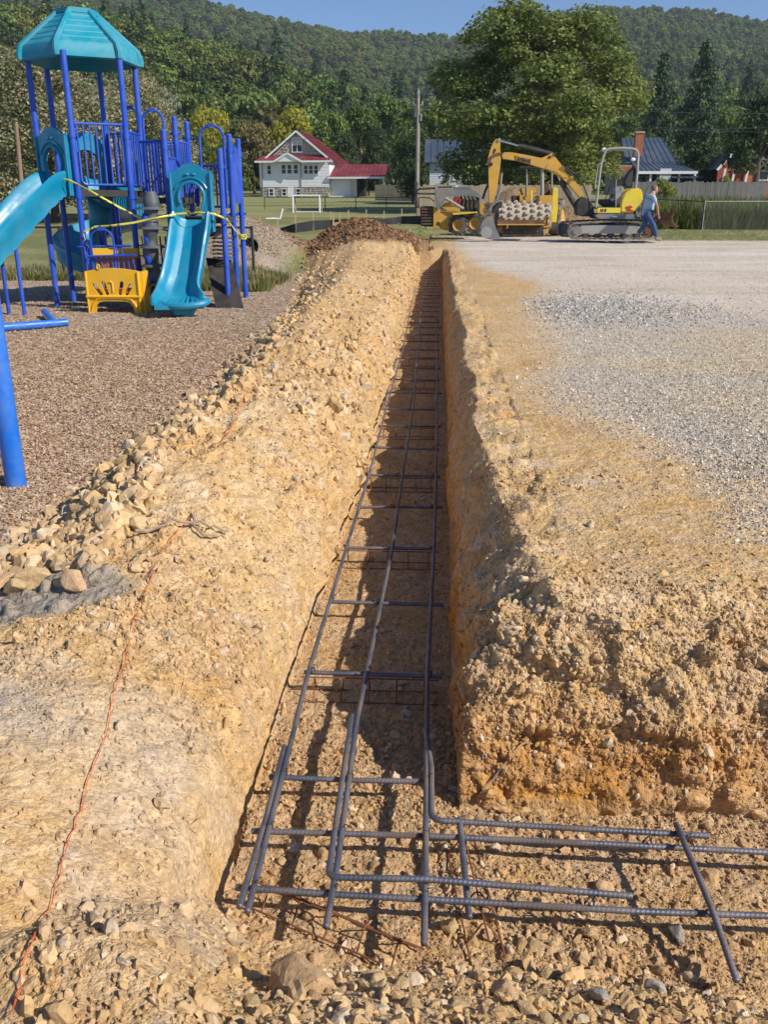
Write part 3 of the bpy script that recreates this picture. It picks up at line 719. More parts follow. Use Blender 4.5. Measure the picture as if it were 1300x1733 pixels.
# --- crowns from many small leaf faces
def leaf_cards(P, N, size, r, jit=0.7):
    n = len(P); d = N + r.normal(size=(n, 3)) * jit; d /= np.linalg.norm(d, axis=1, keepdims=True)
    u = np.cross(d, r.normal(size=(n, 3))); u /= np.linalg.norm(u, axis=1, keepdims=True) + 1e-9; v = np.cross(d, u)
    s = (size * r.uniform(.6, 1.35, n))[:, None]; q = s * r.uniform(.5, .8, (n, 1))
    V = np.stack((P - u * s, P + v * q + d * s * .15, P + u * s, P - v * q + d * s * .15), 1).reshape(-1, 3)
    return V, np.arange(n * 4).reshape(n, 4)
def crown(name, seed, n, size, m, shape='round', lobes=26, aspect=1.0, hole=0.0):
    """unit crown: radius about 1, from z=0 to z=2*aspect"""
    r = np.random.default_rng(seed); C = []; Rd = []
    for i in range(lobes):
        t = (i + .5) / lobes; 
        if shape == 'round':
            v = r.normal(size=3); v /= np.linalg.norm(v); q = r.uniform(.35, .74); c = v * q; c[2] = c[2] * aspect * 1.0 + aspect; rad = r.uniform(.24, .42)
        elif shape == 'cone':
            z = t ** .9 * 2 * aspect; w = (1 - t) ** .8 * .72 + .04; a = r.uniform(0, 6.28); c = np.array([math.cos(a) * w * r.uniform(.4, 1), math.sin(a) * w * r.uniform(.4, 1), z + .05]); rad = .12 + .26 * (1 - t)
        elif shape == 'column':
            z = (.06 + .88 * t) * 2 * aspect; a = r.uniform(0, 6.28); w = .62 * math.sin(math.pi * (.12 + .8 * t)) ** .5; c = np.array([math.cos(a) * w * .6, math.sin(a) * w * .6, z]); rad = .42
        elif shape == 'broad':
            a = r.uniform(0, 6.28); z = t; w = (1 - max(0, z - .3) ** 2 * 1.5) * r.uniform(.35, .85); c = np.array([math.cos(a) * w, math.sin(a) * w, (.05 + .80 * z) * 2 * aspect]); rad = r.uniform(.20, .36)
        elif shape == 'egg':
            a = r.uniform(0, 6.28); w = .86 * math.sin(math.pi * (.10 + .84 * t ** .9)) ** .62 * r.uniform(.45, 1); c = np.array([math.cos(a) * w, math.sin(a) * w, (.06 + .86 * t) * 2 * aspect]); rad = r.uniform(.13, .26)
        C.append(c); Rd.append(rad)
    C = np.array(C); Rd = np.array(Rd); pr = Rd ** 2; pr /= pr.sum(); k = r.choice(lobes, n, p=pr)
    v = r.normal(size=(n, 3)); v /= np.linalg.norm(v, axis=1, keepdims=True); v[:, 2] = np.where(v[:, 2] < -.3, -v[:, 2] * .6, v[:, 2])
    v /= np.linalg.norm(v, axis=1, keepdims=True)
    q = r.uniform(.55, 1.12, n) * (1 + .22 * fbm(v * 2.6 + C[k] * 5, 2, seed))
    P = C[k] + v * (Rd[k] * q)[:, None] * np.array([1, 1, .85])
    V, F = leaf_cards(P, v * .8 + np.array([0, 0, .35]), size, r)
    return mesh_np(name, V, F, m)
def foliage_mat(name, col, var=.35, trans=.3, rnd=0.0, alt=None, scale=.9):
    m = bpy.data.materials.new(name); m.use_nodes = True; n = m.node_tree.nodes; L = m.node_tree.links; b = n['Principled BSDF']
    b.inputs['Roughness'].default_value = .62; b.inputs['Specular IOR Level'].default_value = .3
    ge = n.new('ShaderNodeNewGeometry'); tc = n.new('ShaderNodeTexCoord')
    t = n.new('ShaderNodeTexNoise'); t.inputs['Scale'].default_value = scale * 3; t.inputs['Detail'].default_value = 3; L.new(tc.outputs['Object'], t.inputs['Vector'])
    mx = n.new('ShaderNodeMix'); mx.data_type = 'RGBA'; mx.inputs[6].default_value = (*col, 1); mx.inputs[7].default_value = (*(alt or [c * 1.5 for c in col]), 1)
    q = n.new('ShaderNodeMapRange'); q.inputs[1].default_value = .35; q.inputs[2].default_value = .68; L.new(t.outputs['Fac'], q.inputs[0]); L.new(q.outputs[0], mx.inputs[0])
    hs = n.new('ShaderNodeHueSaturation'); L.new(mx.outputs[2], hs.inputs['Color'])
    r = n.new('ShaderNodeMapRange'); r.inputs[3].default_value = 1 - var; r.inputs[4].default_value = 1 + var; L.new(ge.outputs['Random Per Island'], r.inputs[0]); L.new(r.outputs[0], hs.inputs['Value'])
    cur = hs.outputs[0]
    if rnd:
        oi = n.new('ShaderNodeObjectInfo'); h2 = n.new('ShaderNodeHueSaturation'); L.new(cur, h2.inputs['Color'])
        r2 = n.new('ShaderNodeMapRange'); r2.inputs[3].default_value = 1 - rnd; r2.inputs[4].default_value = 1 + rnd; L.new(oi.outputs['Random'], r2.inputs[0]); L.new(r2.outputs[0], h2.inputs['Value'])
        wn = n.new('ShaderNodeTexWhiteNoise'); wn.noise_dimensions = '1D'; L.new(oi.outputs['Random'], wn.inputs['W'])
        r3 = n.new('ShaderNodeMapRange'); r3.inputs[3].default_value = .46; r3.inputs[4].default_value = .52; L.new(wn.outputs[0], r3.inputs[0]); L.new(r3.outputs[0], h2.inputs['Hue']); cur = h2.outputs[0]
    L.new(cur, b.inputs['Base Color'])
    tr = n.new('ShaderNodeBsdfTranslucent'); ms = n.new('ShaderNodeMixShader'); ms.inputs[0].default_value = trans; L.new(cur, tr.inputs[0]); L.new(b.outputs[0], ms.inputs[1]); L.new(tr.outputs[0], ms.inputs[2]); L.new(ms.outputs[0], n['Material Output'].inputs[0])
    return m
# forest on the hills: one mass
fm_ = foliage_mat('forest_leaves', (.095, .15, .032), rnd=.42, alt=(.18, .24, .05))
fp_ = foliage_mat('pine_needles_far', (.042, .080, .028), rnd=.3, alt=(.065, .11, .036))
fy_ = foliage_mat('forest_leaves_light', (.17, .20, .042), rnd=.35, alt=(.24, .245, .06))
FK = [crown('forest_crown', 300 + s, 1900, .095, fm_, 'round', 16, .9) for s in range(4)] + [crown('forest_crown', 310, 1900, .095, fy_, 'round', 16, .9)] + [crown('forest_pine', 320 + s, 1500, .09, fp_, 'cone', 26, 1.5) for s in range(2)]
def forest():
    P = []; 
    r = 172.0
    while r < 1010:
        sp = 6.6 if r < 420 else 8.2
        a0, a1 = az(-260), az(1560); n = int((a1 - a0) * r / sp)
        a = np.linspace(a0, a1, n) + RNG.uniform(-.5, .5, n) * sp / r; rr = r + RNG.uniform(-.5, .5, n) * sp
        P.append(np.stack((rr * np.sin(a), rr * np.cos(a)), 1)); r += sp * .9
    P = np.concatenate(P); z = far_z(P[:, 0], P[:, 1]); x, y = P[:, 0], P[:, 1]
    # keep what the line of sight reaches: drop trees deep behind a nearer ridge
    rr = np.hypot(x, y); an = np.arctan2(x, y); te = (z + 12 - CAMH) / rr
    keep = ~((rr > 430) & (te < interp_line(MID_L, an) - .02)) & (te > -.01)
    P, z, rr, an = P[keep], z[keep], rr[keep], an[keep]; x, y = P[:, 0], P[:, 1]; n = len(P)
    s = RNG.uniform(2.9, 4.9, n) * (1 + .25 * sst(420, 200, rr)); h = RNG.uniform(.85, 1.25, n)
    k = RNG.integers(0, 4, n); u = RNG.random(n); cl = n2(x, y, .012, 210, 3)
    k = np.where((rr < 650) & (u < .05 + .16 * (cl > .2)), 5 + (RNG.random(n) < .5), k); k = np.where((u > .9) | ((cl < -.25) & (u > .6)), 4, k)
    s = np.where(k > 4, s * .8, s); h = np.where(k > 4, h * 1.15, h)
    scatter('forest', np.stack((x, y, z + .3 * s), 1), np.stack((0 * x, 0 * x, RNG.uniform(0, 6.28, n)), 1), np.stack((s, s, s * h), 1), np.ones((n, 3)), FK, k)
    print('forest trees', n)
forest()
# --- single trees
bark = mat('bark', (.13, .10, .075), rough=.95, var=.3, scale=4, bump=.02, bscale=12)
def trunk_mesh(seed, h=1.0, r=.035, limbs=9):
    q = random.Random(seed); b = MB(); b.tube([(0, 0, -.03), (q.uniform(-.01, .01), 0, h * .3), (q.uniform(-.03, .03), q.uniform(-.02, .02), h * .6), (0, 0, h)], [r * 1.35, r, r * .7, r * .3], 8)
    for i in range(limbs):
        a = q.uniform(0, 6.28); z = h * q.uniform(.3, .8); L = h * q.uniform(.2, .36)
        b.tube([(0, 0, z), (math.cos(a) * L * .5, math.sin(a) * L * .5, z + L * .45), (math.cos(a) * L, math.sin(a) * L, z + L * .7)], [r * .45, r * .3, r * .12], 5)
    return b.mesh('trunk', bark)
TRK = [trunk_mesh(s, limbs=0, r=.022) for s in range(3)]; TRL = trunk_mesh(7, r=.03)
def tree(px, py_top, Y, halfw_px, crown_me, label, name='tree', group=None, low=.06, asp=1.0, cat='tree', base=None):
    """a tree at distance Y, as wide as halfw_px either side, its top at py_top"""
    top = gy(px, py_top, Y); zb = float(far_z(np.array([top.x]), np.array([Y]))[0]) if base is None else base
    hw = (gy(px + halfw_px, 300, Y).x - gy(px, 300, Y).x); H = top.z - zb
    t = thing(name, label, cat, (top.x, Y, zb), random.uniform(0, 6.28), group)
    tr = link('trunk', TRL if crown_me.name.startswith('crown') and Y < 75 and asp <= 1.0 else random.choice(TRK), t); tr.scale = (H * .8, H * .8, H * .82)
    c = link('crown', crown_me, t); c.location = (0, 0, H * low); c.scale = (hw * 1.08, hw * 1.08, H * (1 - low) / (2.0 * asp) * 1.0)
    return t
m_big = foliage_mat('maple_leaves', (.14, .19, .042), var=.4, trans=.4, alt=(.29, .31, .085), scale=1.4)
m_pale = foliage_mat('pale_seedy_leaves', (.17, .19, .07), var=.45, trans=.3, alt=(.44, .38, .24), scale=2.2)
m_grey = foliage_mat('silvery_leaves', (.16, .19, .11), var=.4, trans=.3, alt=(.28, .29, .20), scale=2)
m_yel = foliage_mat('yellow_green_leaves', (.36, .36, .04), var=.25, trans=.45, alt=(.48, .43, .06), scale=1.5)
m_grn = foliage_mat('green_leaves', (.095, .15, .03), var=.35, trans=.35, alt=(.17, .22, .05), scale=1.5, rnd=.25)
m_drk = foliage_mat('dark_leaves', (.045, .075, .025), var=.35, trans=.3, alt=(.075, .11, .032), scale=1.5)
m_dry = foliage_mat('bronze_leaves', (.22, .19, .055), var=.35, trans=.3, alt=(.19, .15, .06), scale=1.5)
m_pin = foliage_mat('pine_needles', (.035, .068, .024), var=.35, trans=.15, alt=(.06, .10, .034), scale=1.5)
m_shb = foliage_mat('yellowish_shrub_leaves', (.22, .27, .04), var=.3, trans=.35, alt=(.30, .32, .06), scale=2)
C_big = crown('crown', 401, 60000, .019, m_big, 'egg', 120, 1.0)
C_pale = crown('crown', 402, 52000, .0145, m_pale, 'broad', 60, .8)
C_grey = crown('crown', 403, 7000, .04, m_grey, 'broad', 40, 1.0)
C_yel = crown('crown', 404, 6000, .045, m_yel, 'broad', 34, .8)
C_grn = [crown('crown', 410 + s, 5500, .05, m_grn, 'broad', 34, 1.1) for s in range(3)]
C_drk = [crown('crown', 420 + s, 5000, .05, m_drk, 'broad', 34, 1.0) for s in range(2)]
C_dry = crown('crown', 405, 5000, .05, m_dry, 'broad', 34, .9)
C_pin = crown('crown', 406, 6000, .05, m_pin, 'cone', 60, 1.6)
C_col = crown('crown', 407, 8000, .04, m_drk, 'column', 26, 1.3)
C_shb = crown('crown', 408, 3000, .05, m_shb, 'round', 22, .8)
tree(922, 6, 60, 184, C_big, 'huge rounded full-leaved tree filling the sky behind the excavator', low=.02)
tree(60, 84, 46, 175, C_pale, 'pale seed-laden bushy tree directly behind the playground tower', low=.0, asp=.8)
tree(-130, 80, 50, 150, C_pale, 'pale bushy tree cut off by the frame edge behind the tube slide', low=.0, asp=.8)
tree(215, 118, 52, 110, C_pale, 'lower pale bushy tree behind the blue railings of the playground', low=.0, asp=.8)
tree(276, 138, 70, 46, C_grey, 'silvery grey-green tree between the playground tower and the hill', low=.05)
tree(492, 178, 128, 50, C_yel, 'yellow-green round tree behind the white house with the red roof', low=.04, asp=.8)
tree(425, 200, 124, 46, C_dry, 'bronze tinted tree left of the white house', low=.04, asp=.9)
tree(350, 178, 132, 50, C_yel, 'olive tree behind the blue arch handle of the playground', low=.04, asp=.8)
tree(700, 226, 84, 37, C_col, 'dark dense evergreen column behind the utility pole', 'evergreen_tree', low=.0, asp=1.3)
tree(1128, 96, 128, 46, C_pin, 'tall dark pine left of its taller twin beyond the blue metal roof', 'pine_tree', low=.03, asp=1.6)
tree(1196, 78, 132, 54, C_pin, 'tallest dark pine rising beyond the brick house', 'pine_tree', low=.03, asp=1.6)
tree(1302, 150, 74, 62, C_drk[0], 'dark overhanging tree above the brick house roof', low=.25)
tree(1190, 236, 84, 40, C_drk[1], 'dark rounded tree between the blue roofed house and the brick house', low=.0)
i = 0
LT = ['directly behind the red carport roof', 'rising just right of the white house', 'behind the tan fence end', 'close left of the utility pole', 'low behind the white house roof', 'standing behind the carport opening', 'seen between pole and huge tree',
 'touching the yellow-green tree on its right', 'low at the playground side of the bronze tree', 'seen through the right arch handle', 'just above the blue metal roof ridge', 'low beside the blue roof gable', 'between the two dark pines', 'above the brick house gable', 'at the right frame edge above the brick house',
 'low behind the brick house', 'low between carport and evergreen column', 'behind the excavator canopy', 'at the far left behind the pale tree', 'behind the playground canopy posts', 'behind the blue climbing railings', 'hidden behind the left half of the huge tree', 'hidden behind the right half of the huge tree']
for (px, py, Y, hw, K) in [(560, 176, 130, 38, 0), (610, 160, 140, 42, 1), (655, 150, 146, 40, 2), (700, 166, 140, 40, 0), (590, 215, 118, 30, 3), (640, 205, 122, 34, 4), (745, 170, 140, 44, 1),
        (520, 225, 150, 30, 4), (385, 232, 120, 36, 1), (330, 215, 110, 34, 0), (1060, 190, 140, 40, 2), (1100, 215, 120, 34, 0), (1165, 190, 150, 40, 1), (1240, 175, 140, 44, 2), (1290, 185, 150, 50, 0),
        (1225, 245, 96, 26, 1), (680, 232, 104, 26, 4), (1000, 240, 130, 40, 3), (60, 210, 120, 60, 0), (160, 215, 120, 60, 2), (250, 215, 115, 50, 1), (830, 200, 140, 60, 3), (930, 200, 150, 60, 4)]:
    me = C_grn[K] if K < 3 else C_drk[K - 3]
    tree(px, py, Y, hw, me, ('mid green' if K < 3 else 'dark green') + ' leafy tree ' + LT[i], group='trees along the foot of the hill', low=.03, asp=1.1 if K < 3 else 1.0); i += 1
t = tree(1130, 300, 50, 20, C_shb, 'bright yellow-green shrub in front of the grey board fence', 'shrub', low=-.02, asp=.8, cat='shrub')
tree(1236, 296, 62, 14, C_shb, 'small clipped green shrub showing over the grey board fence', 'shrub', low=-.02, asp=.8, cat='shrub')
tree(757, 290, 76, 9, C_grn[0], 'young sapling against the wall of the pale blue house', 'sapling', low=.1, asp=1.1)
# tall weeds and grass tufts
wd = foliage_mat('weed_blades', (.13, .17, .04), var=.4, trans=.4, rnd=.3, alt=(.24, .25, .08), scale=1)
dg = foliage_mat('dry_grass_blades', (.24, .23, .09), var=.4, trans=.4, rnd=.3, alt=(.36, .31, .15), scale=1)
def tuft(name, seed, n, h, w, m, leafy=0):
    r = np.random.default_rng(seed); V = []; F = []
    for i in range(n):
        a = r.uniform(0, 6.28); b0 = np.array([math.cos(a), math.sin(a), 0]) * r.uniform(0, w); d = np.array([math.cos(a), math.sin(a), 0]) * r.uniform(.05, .5) * h; hh = h * r.uniform(.5, 1)
        sd = np.array([-math.sin(a), math.cos(a), 0]) * .012 * h / .3; k = len(V)
        V += [b0 - sd, b0 + sd, b0 + d * .4 + sd * .7 + [0, 0, hh * .6], b0 + d * .4 - sd * .7 + [0, 0, hh * .6], b0 + d + [0, 0, hh]]
        F += [(k, k + 1, k + 2, k + 3), (k + 3, k + 2, k + 4, k + 4)]
    me = bpy.data.meshes.new(name); me.from_pydata([tuple(v) for v in V], [], [f if f[2] != f[3] else f[:3] for f in F]); me.materials.append(m); return me
TW = [tuft('weed_tuft', s, 26, .6, .22, wd) for s in range(3)]; TG = [tuft('grass_tuft', 10 + s, 22, .13, .12, wd) for s in range(2)] + [tuft('grass_tuft', 14 + s, 22, .15, .12, dg) for s in range(2)]
def strew(name, xy, meshes, smin, smax, zf=None):
    xy = np.array(xy); n = len(xy); z = zf(xy[:, 0], xy[:, 1]); s = RNG.uniform(smin, smax, n)
    scatter(name, np.stack((xy[:, 0], xy[:, 1], z - .02), 1), np.stack((RNG.normal(size=n) * .1, RNG.normal(size=n) * .1, RNG.uniform(0, 6.28, n)), 1), np.stack((s, s, s * RNG.uniform(.8, 1.2, n)), 1), np.ones((n, 3)), meshes)
xa, xb = gy(1100, 360, 42).x, gy(1330, 360, 42).x
strew('tall_weeds', [(RNG.uniform(xa, xb + 4), 40.5 + 9.5 * RNG.random() ** 1.1) for _ in range(3400)], TW, .9, 2.1, lambda x, y: terrain(x, y))
strew('rough_grass', [(RNG.uniform(-9.5, -3.9), RNG.uniform(18.3, 20.3)) for _ in range(1500)] + [(RNG.uniform(-4.6, -3.2), RNG.uniform(16.2, 19)) for _ in range(500)], TG, .8, 2.0, lambda x, y: terrain(x, y))
strew('lawn_grass', [(RNG.uniform(7.5, 18.5), RNG.uniform(31.4, 41)) for _ in range(2600)] + [(RNG.uniform(-9, -1.4), RNG.uniform(27.5, 33)) for _ in range(2500)], TG, .25, .5, lambda x, y: terrain(x, y))
# ------------------------------------------------------------------ reinforcement in the trench
steel = mat('rebar_steel', (.17, .18, .22), rough=.45, metal=.7, var=.3, scale=9, dust=(.30, .20, .13), dscale=5, damt=.6, bump=.0006, bscale=300)
rust = mat('rusty_wire', (.20, .075, .035), rough=.85, var=.4, scale=25)
def rebar_mesh(pts, r=.0082, ribbed=True, pitch=.0125, seg=10):
    pts = [Vector(p) for p in pts]; L = [0]
    for a, b in zip(pts, pts[1:]): L.append(L[-1] + (b - a).length)
    tot = L[-1]; step = pitch / 4 if ribbed else .35
    n = max(2, int(tot / step)); S_ = np.linspace(0, tot, n + 1); P = np.array([[np.interp(s, L, [p[i] for p in pts]) for i in range(3)] for s in S_])
    if not ribbed: seg = 6
    T = np.gradient(P, axis=0); T /= np.linalg.norm(T, axis=1, keepdims=True)
    up = np.array([0, 0, 1.0]); X = np.cross(T, up); X /= np.linalg.norm(X, axis=1, keepdims=True); Yv = np.cross(X, T)
    th = np.arange(seg) * 2 * math.pi / seg
    rr = np.full((n + 1, seg), r)
    if ribbed:
        ph = (S_[:, None] / pitch + .55 * np.cos(th)[None, :]) * 2 * math.pi
        rr = r * (1 + .18 * np.clip(np.cos(ph) * 1.6 - .35, -0.1, 1)); rr[:, [0, seg // 2]] = r * 1.10
    V = P[:, None, :] + (X[:, None, :] * np.cos(th)[None, :, None] + Yv[:, None, :] * np.sin(th)[None, :, None]) * rr[:, :, None]
    V = V.reshape(-1, 3); ii = np.arange((n + 1) * seg).reshape(n + 1, seg); jj = np.roll(ii, -1, 1)
    F = np.stack((ii[:-1], jj[:-1], jj[1:], ii[1:]), 2).reshape(-1, 4)
    c0, c1 = len(V), len(V) + 1; V = np.concatenate((V, [P[0], P[-1]]))
    caps = np.array([[c0, jj[0, k], ii[0, k], ii[0, k]] for k in range(0)] + [[ii[0, (k + 1) % seg], ii[0, k], c0, c0] for k in range(0)]).reshape(-1, 4)
    me = bpy.data.meshes.new('rebar'); fl = [tuple(f) for f in F.tolist()] + [(c0, int(jj[0, k]), int(ii[0, k])) for k in range(seg)] + [(c1, int(ii[-1, k]), int(jj[-1, k])) for k in range(seg)]
    me.from_pydata([tuple(v) for v in V.tolist()], [], fl); me.materials.append(steel)
    me.polygons.foreach_set('use_smooth', [True] * len(me.polygons)); return me
def arc(p0, c, p1, n=8):
    p0, c, p1 = Vector(p0), Vector(c), Vector(p1); return [(1 - t) ** 2 * p0 + 2 * t * (1 - t) * c + t * t * p1 for t in [k / n for k in range(n + 1)]]
ZL, ZC = -.449, -.466
matt = thing('rebar_mat', 'grid of tied blue-grey rebar along the trench, turning right at the near corner', 'rebar grid', (0, 0, 0))
def bar(name, pts, near=True, r=.0082):
    return link(name, rebar_mesh(pts, r, near), matt)
def longi(pts, ysplit=5.2):
    """ribs in the near part, plain further off, as one bar mesh"""
    return pts
def long_bar(pts):
    o = link('long_bar', None, None) if 0 else None
    near = [p for p in pts if p[1] <= 5.6]; far = [p for p in pts if p[1] >= 5.6]
    a = rebar_mesh(near); b = rebar_mesh(far, .0085, False)
    bm_ = bmesh.new(); bm_.from_mesh(a); bm_.from_mesh(b); bm_.to_mesh(a); bm_.free(); a.polygons.foreach_set('use_smooth', [True] * len(a.polygons))
    return link('long_bar', a, matt)
long_bar([(-.452, 1.725, ZL), (-.458, 2.3, ZL), (-.468, 2.92, ZL), (-.450, 4.2, ZL), (-.43, 5.6, ZL), (-.43, 7.5, ZL + .01), (-.415, 10.8, ZL), (-.46, 15, ZL), (-.49, 19.2, ZL), (-.47, 24.1, ZL)])
long_bar([(-.247, 1.69, ZL - .002), (-.243, 1.9, ZL), (-.252, 2.61, ZL), (-.21, 4.23, ZL), (-.21, 5.6, ZL), (-.197, 7.5, ZL + .012), (-.225, 10.8, ZL), (-.28, 14.4, ZL), (-.27, 24.1, ZL)])
long_bar([(-.002, 1.655, ZL - .004), (-.006, 2.3, ZL), (-.012, 2.95, ZL), (.006, 4.25, ZL), (.011, 5.6, ZL), (.012, 7.5, ZL), (.002, 10.2, ZL), (-.04, 14.4, ZL), (-.05, 24.1, ZL)])
# laps beside them
bar('lap_bar', [(-.476, 1.74, ZL), (-.472, 2.1, ZL), (-.478, 2.44, ZL + .001)])
bar('corner_bar', [(-.272, 2.635, ZL + .002), (-.268, 2.3, ZL + .003)] + arc((-.262, 1.885, ZL + .004), (-.262, 1.850, ZL + .006), (-.225, 1.848, ZL + .010)) + [(.0, 1.846, ZL + .019), (.533, 1.835, ZL + .004)])
bar('corner_bar', [(-.013, 2.56, ZL + .004), (.009, 2.35, ZL + .004)] + arc((.011, 2.14, ZL + .002), (.010, 2.103, ZL), (.048, 2.102, ZL)) + [(.4, 2.093, ZL), (.80, 2.084, ZL)])
for yl in (7.4, 9.2, 13.2, 17.6):
    for xx in (-.435, -.205, .02): bar('lap_bar', [(xx - .022 + (.02 if yl > 12 else 0), yl, ZL), (xx - .022, yl + .75, ZL)], False)
# bars of the side trench
bar('side_trench_bar', [(-.507, 2.045, ZC), (0, 2.055, ZC), (.5, 2.052, ZC), (1.0, 2.045, ZC), (2.1, 2.03, ZC)])
bar('side_trench_bar', [(-.505, 1.825, ZC), (-.2, 1.815, ZC), (.1, 1.812, ZC), (.55, 1.808, ZC - .003), (1.0, 1.812, ZC), (2.1, 1.80, ZC)])
bar('cross_bar', [(.093, 2.115, ZC + .017), (.112, 1.775, ZC + .017 - .034)])
bar('cross_bar', [(.712, 2.105, ZL + .018), (.725, 1.80, ZL + .008), (.742, 1.63, ZC - .03)])
bar('cross_bar', [(1.30, 2.11, ZL + .012), (1.31, 1.70, ZC)])
random.seed(5)
bar('cross_bar', [(-.503, 2.298, ZC), (-.25, 2.297, ZC), (-.016, 2.305, ZC)])
yy = []
for k in range(1, 34):
    y = 2.30 + .652 * k + (random.uniform(-.03, .03) if k > 3 else (.0, -.02, -.005)[k - 1]); yy.append(y)
    a = random.uniform(-.02, .02) if k > 2 else 0
    bar('cross_bar', [(-.50 + .05 * sst(2, 6, y) + random.uniform(-.02, .02), y - a, ZC), (-.24, y, ZC), (.025 + random.uniform(-.01, .03), y + a * .6, ZC)], k < 7)
    if k > 14:                                                        # tighter spacing of the far mat
        pass
# tie wires twisted round the crossings that show
tie = mat('tie_wire', (.07, .065, .07), rough=.6, metal=.6)
def tie_wire(x, y):
    b = MB(); pts = [(x + .011 * math.cos(t) + .003 * t / 6, y + .011 * math.sin(t), (ZL + ZC) / 2 + .012 * math.sin(2 * t)) for t in [k * .55 for k in range(13)]]
    b.tube(pts, .0022, 5); b.tube([pts[-1], (x + .012, y - .008, ZL + .02), (x + .022, y - .014, ZL + .028)], .0016, 4); b.build('tie_wire', tie, matt)
for x in (-.46, -.25, -.008):
    for y in [2.30] + yy[:6]: tie_wire(x, y)
    tie_wire(x, 2.05); tie_wire(x, 1.82)
for x, y in ((.62, 2.06), (.72, 2.07), (.22, 1.82), (.42, 1.82), (.727, 1.81)): tie_wire(x, y)
# rusty wire supports under every second cross bar
def bolster(p, q, n, zt, label, grp):
    p, q = Vector(p), Vector(q); t = thing('bar_support', label, 'bar support', (*p, FLOOR + .01)); d = Vector((q.x - p.x, q.y - p.y, 0)); sd = Vector((-d.y, d.x, 0)).normalized() * .045
    h = zt - FLOOR - .012; up = Vector((0, 0, h))
    MB().tube([up, up + d], .0028, 5).build('top_wire', rust, t)
    for s in (1, -1): MB().tube([sd * s, sd * s + d], .0028, 5).build('runner_wire', rust, t)
    for i in range(n):
        c = d * ((i + .5) / n); MB().tube([c + sd, c + sd * .15 + up, c - sd * .15 + up, c - sd], .0026, 5).build('leg', rust, t)
    if grp: t['group'] = grp
    return t
for k in (0, 2, 4, 6, 9, 11, 14, 17):
    y = yy[k]; bolster((-.50 + .03 * (y > 5), y - .012), (.03, y - .006), 5, ZC - .012, 'rusty wire bar support standing under a cross bar between the trench walls', 'wire supports under the cross bars')
for o in [x for x in COL.objects if x.name.startswith('bar_support')]:
    y = o.location.y
    if y < 3.2: o['label'] = 'nearest upright rusty wire support, under the second cross bar from the trench corner'; del o['group']
    elif y < 4.6: o['label'] = 'rusty wire support under the fourth cross bar from the trench corner'; del o['group']
bolster((-.47, 1.90), (-.02, 1.70), 5, ZC - .045, 'rusty wire support running askew below the lower bars at the near corner', None)
bolster((.10, 2.15), (.16, 1.72), 4, ZC - .03, 'short rusty wire support beside the first cross bar of the side trench', None)
# orange mason's string across the dusty ground, and its loose bits
orange = mat('orange_twine', (.75, .14, .035), rough=.7, var=.25, scale=40)
def on_ground(pix, lift=.01, r=.0016, amp=.004, seed=3):
    q = random.Random(seed); out = []
    pts = [gt(*p) for p in pix]
    for a, b in zip(pts, pts[1:]):
        n = max(2, int((b - a).length / .03))
        for i in range(n):
            c = a.lerp(b, i / n); c.x += q.uniform(-amp, amp); c.z = near_z(c.x, c.y) + lift + q.uniform(-.002, .004); out.append(c)
    return out
b = MB(); P = on_ground([(22, 1733), (95, 1520), (150, 1330), (178, 1260), (205, 1150), (235, 1040), (290, 930), (330, 875)], .012); b.tube(P, .0010, 5)
b.tube([p + Vector((.002 * math.sin(i * 1.3), 0, .002 * math.cos(i * 1.7))) for i, p in enumerate(P)], .0008, 4)
tag(b.build('mason_string', orange), 'thin orange mason string stretched over the dusty ground left of the trench', 'string')
b = MB(); b.tube(on_ground([(375, 775), (392, 740), (412, 690), (418, 678)], .035, seed=5), .002, 5)
tag(b.build('mason_string', orange), 'short orange string end among the rocks of the spoil bank', 'string')
root_m = mat('root_bark', (.34, .24, .16), rough=.9, var=.3, scale=20, bump=.002, bscale=80)
def root(pix, r0, r1, lab, lift=.02, seed=1):
    P = on_ground(pix, lift, amp=.006, seed=seed); b = MB(); b.tube(P, [r0 + (r1 - r0) * i / len(P) for i in range(len(P))], 6)
    tag(b.build('root', root_m), lab, 'root')
root([(232, 918), (280, 910), (330, 905), (400, 918)], .008, .004, 'pale root lying across the rocks where the orange string starts', .03)
root([(330, 880), (328, 905), (345, 925), (385, 930)], .007, .004, 'curved grey root hooked round a flat stone near the orange string', .025, 2)
root([(820, 1345), (850, 1310), (885, 1278), (920, 1270)], .004, .002, 'thin root poking out of the cut face at the trench corner', .01, 4)
root([(795, 816), (822, 818)], .003, .002, 'thin pale rootlet sticking out of the shaded right trench wall', .02, 6)
# ------------------------------------------------------------------ houses, fences, pole
def gz_far(x, y): return float(far_z(np.array([x]), np.array([y]))[0])
siding = mat('white_siding', (.78, .78, .77), rough=.55, var=.05, scale=1.5, dust=(.6, .6, .57), dscale=.8, damt=.3)
trimw = mat('white_trim', (.80, .80, .79), rough=.5, var=.04, scale=2)
stonem = mat('fieldstone', (.36, .29, .23), rough=.9, var=.3, scale=3, rnd=.28, bump=.01, bscale=15)
mortar = mat('mortar', (.42, .38, .33), rough=.95, var=.15, scale=5)
redroof = mat('red_metal_roof', (.20, .035, .042), rough=.42, metal=.1, var=.15, scale=.6, dust=(.27, .085, .085), dscale=.7, damt=.5)
glass = mat('window_glass', (.02, .025, .03), rough=.15, spec=.35)
blind = mat('window_blind', (.55, .55, .53), rough=.7, var=.1)
dark = mat('dark_interior', (.02, .02, .02), rough=.9)
wood_t = mat('tan_fence_wood', (.58, .44, .28), rough=.85, var=.2, scale=3, rnd=.12)
wood_g = mat('grey_fence_wood', (.33, .30, .27), rough=.9, var=.25, scale=3, rnd=.12)
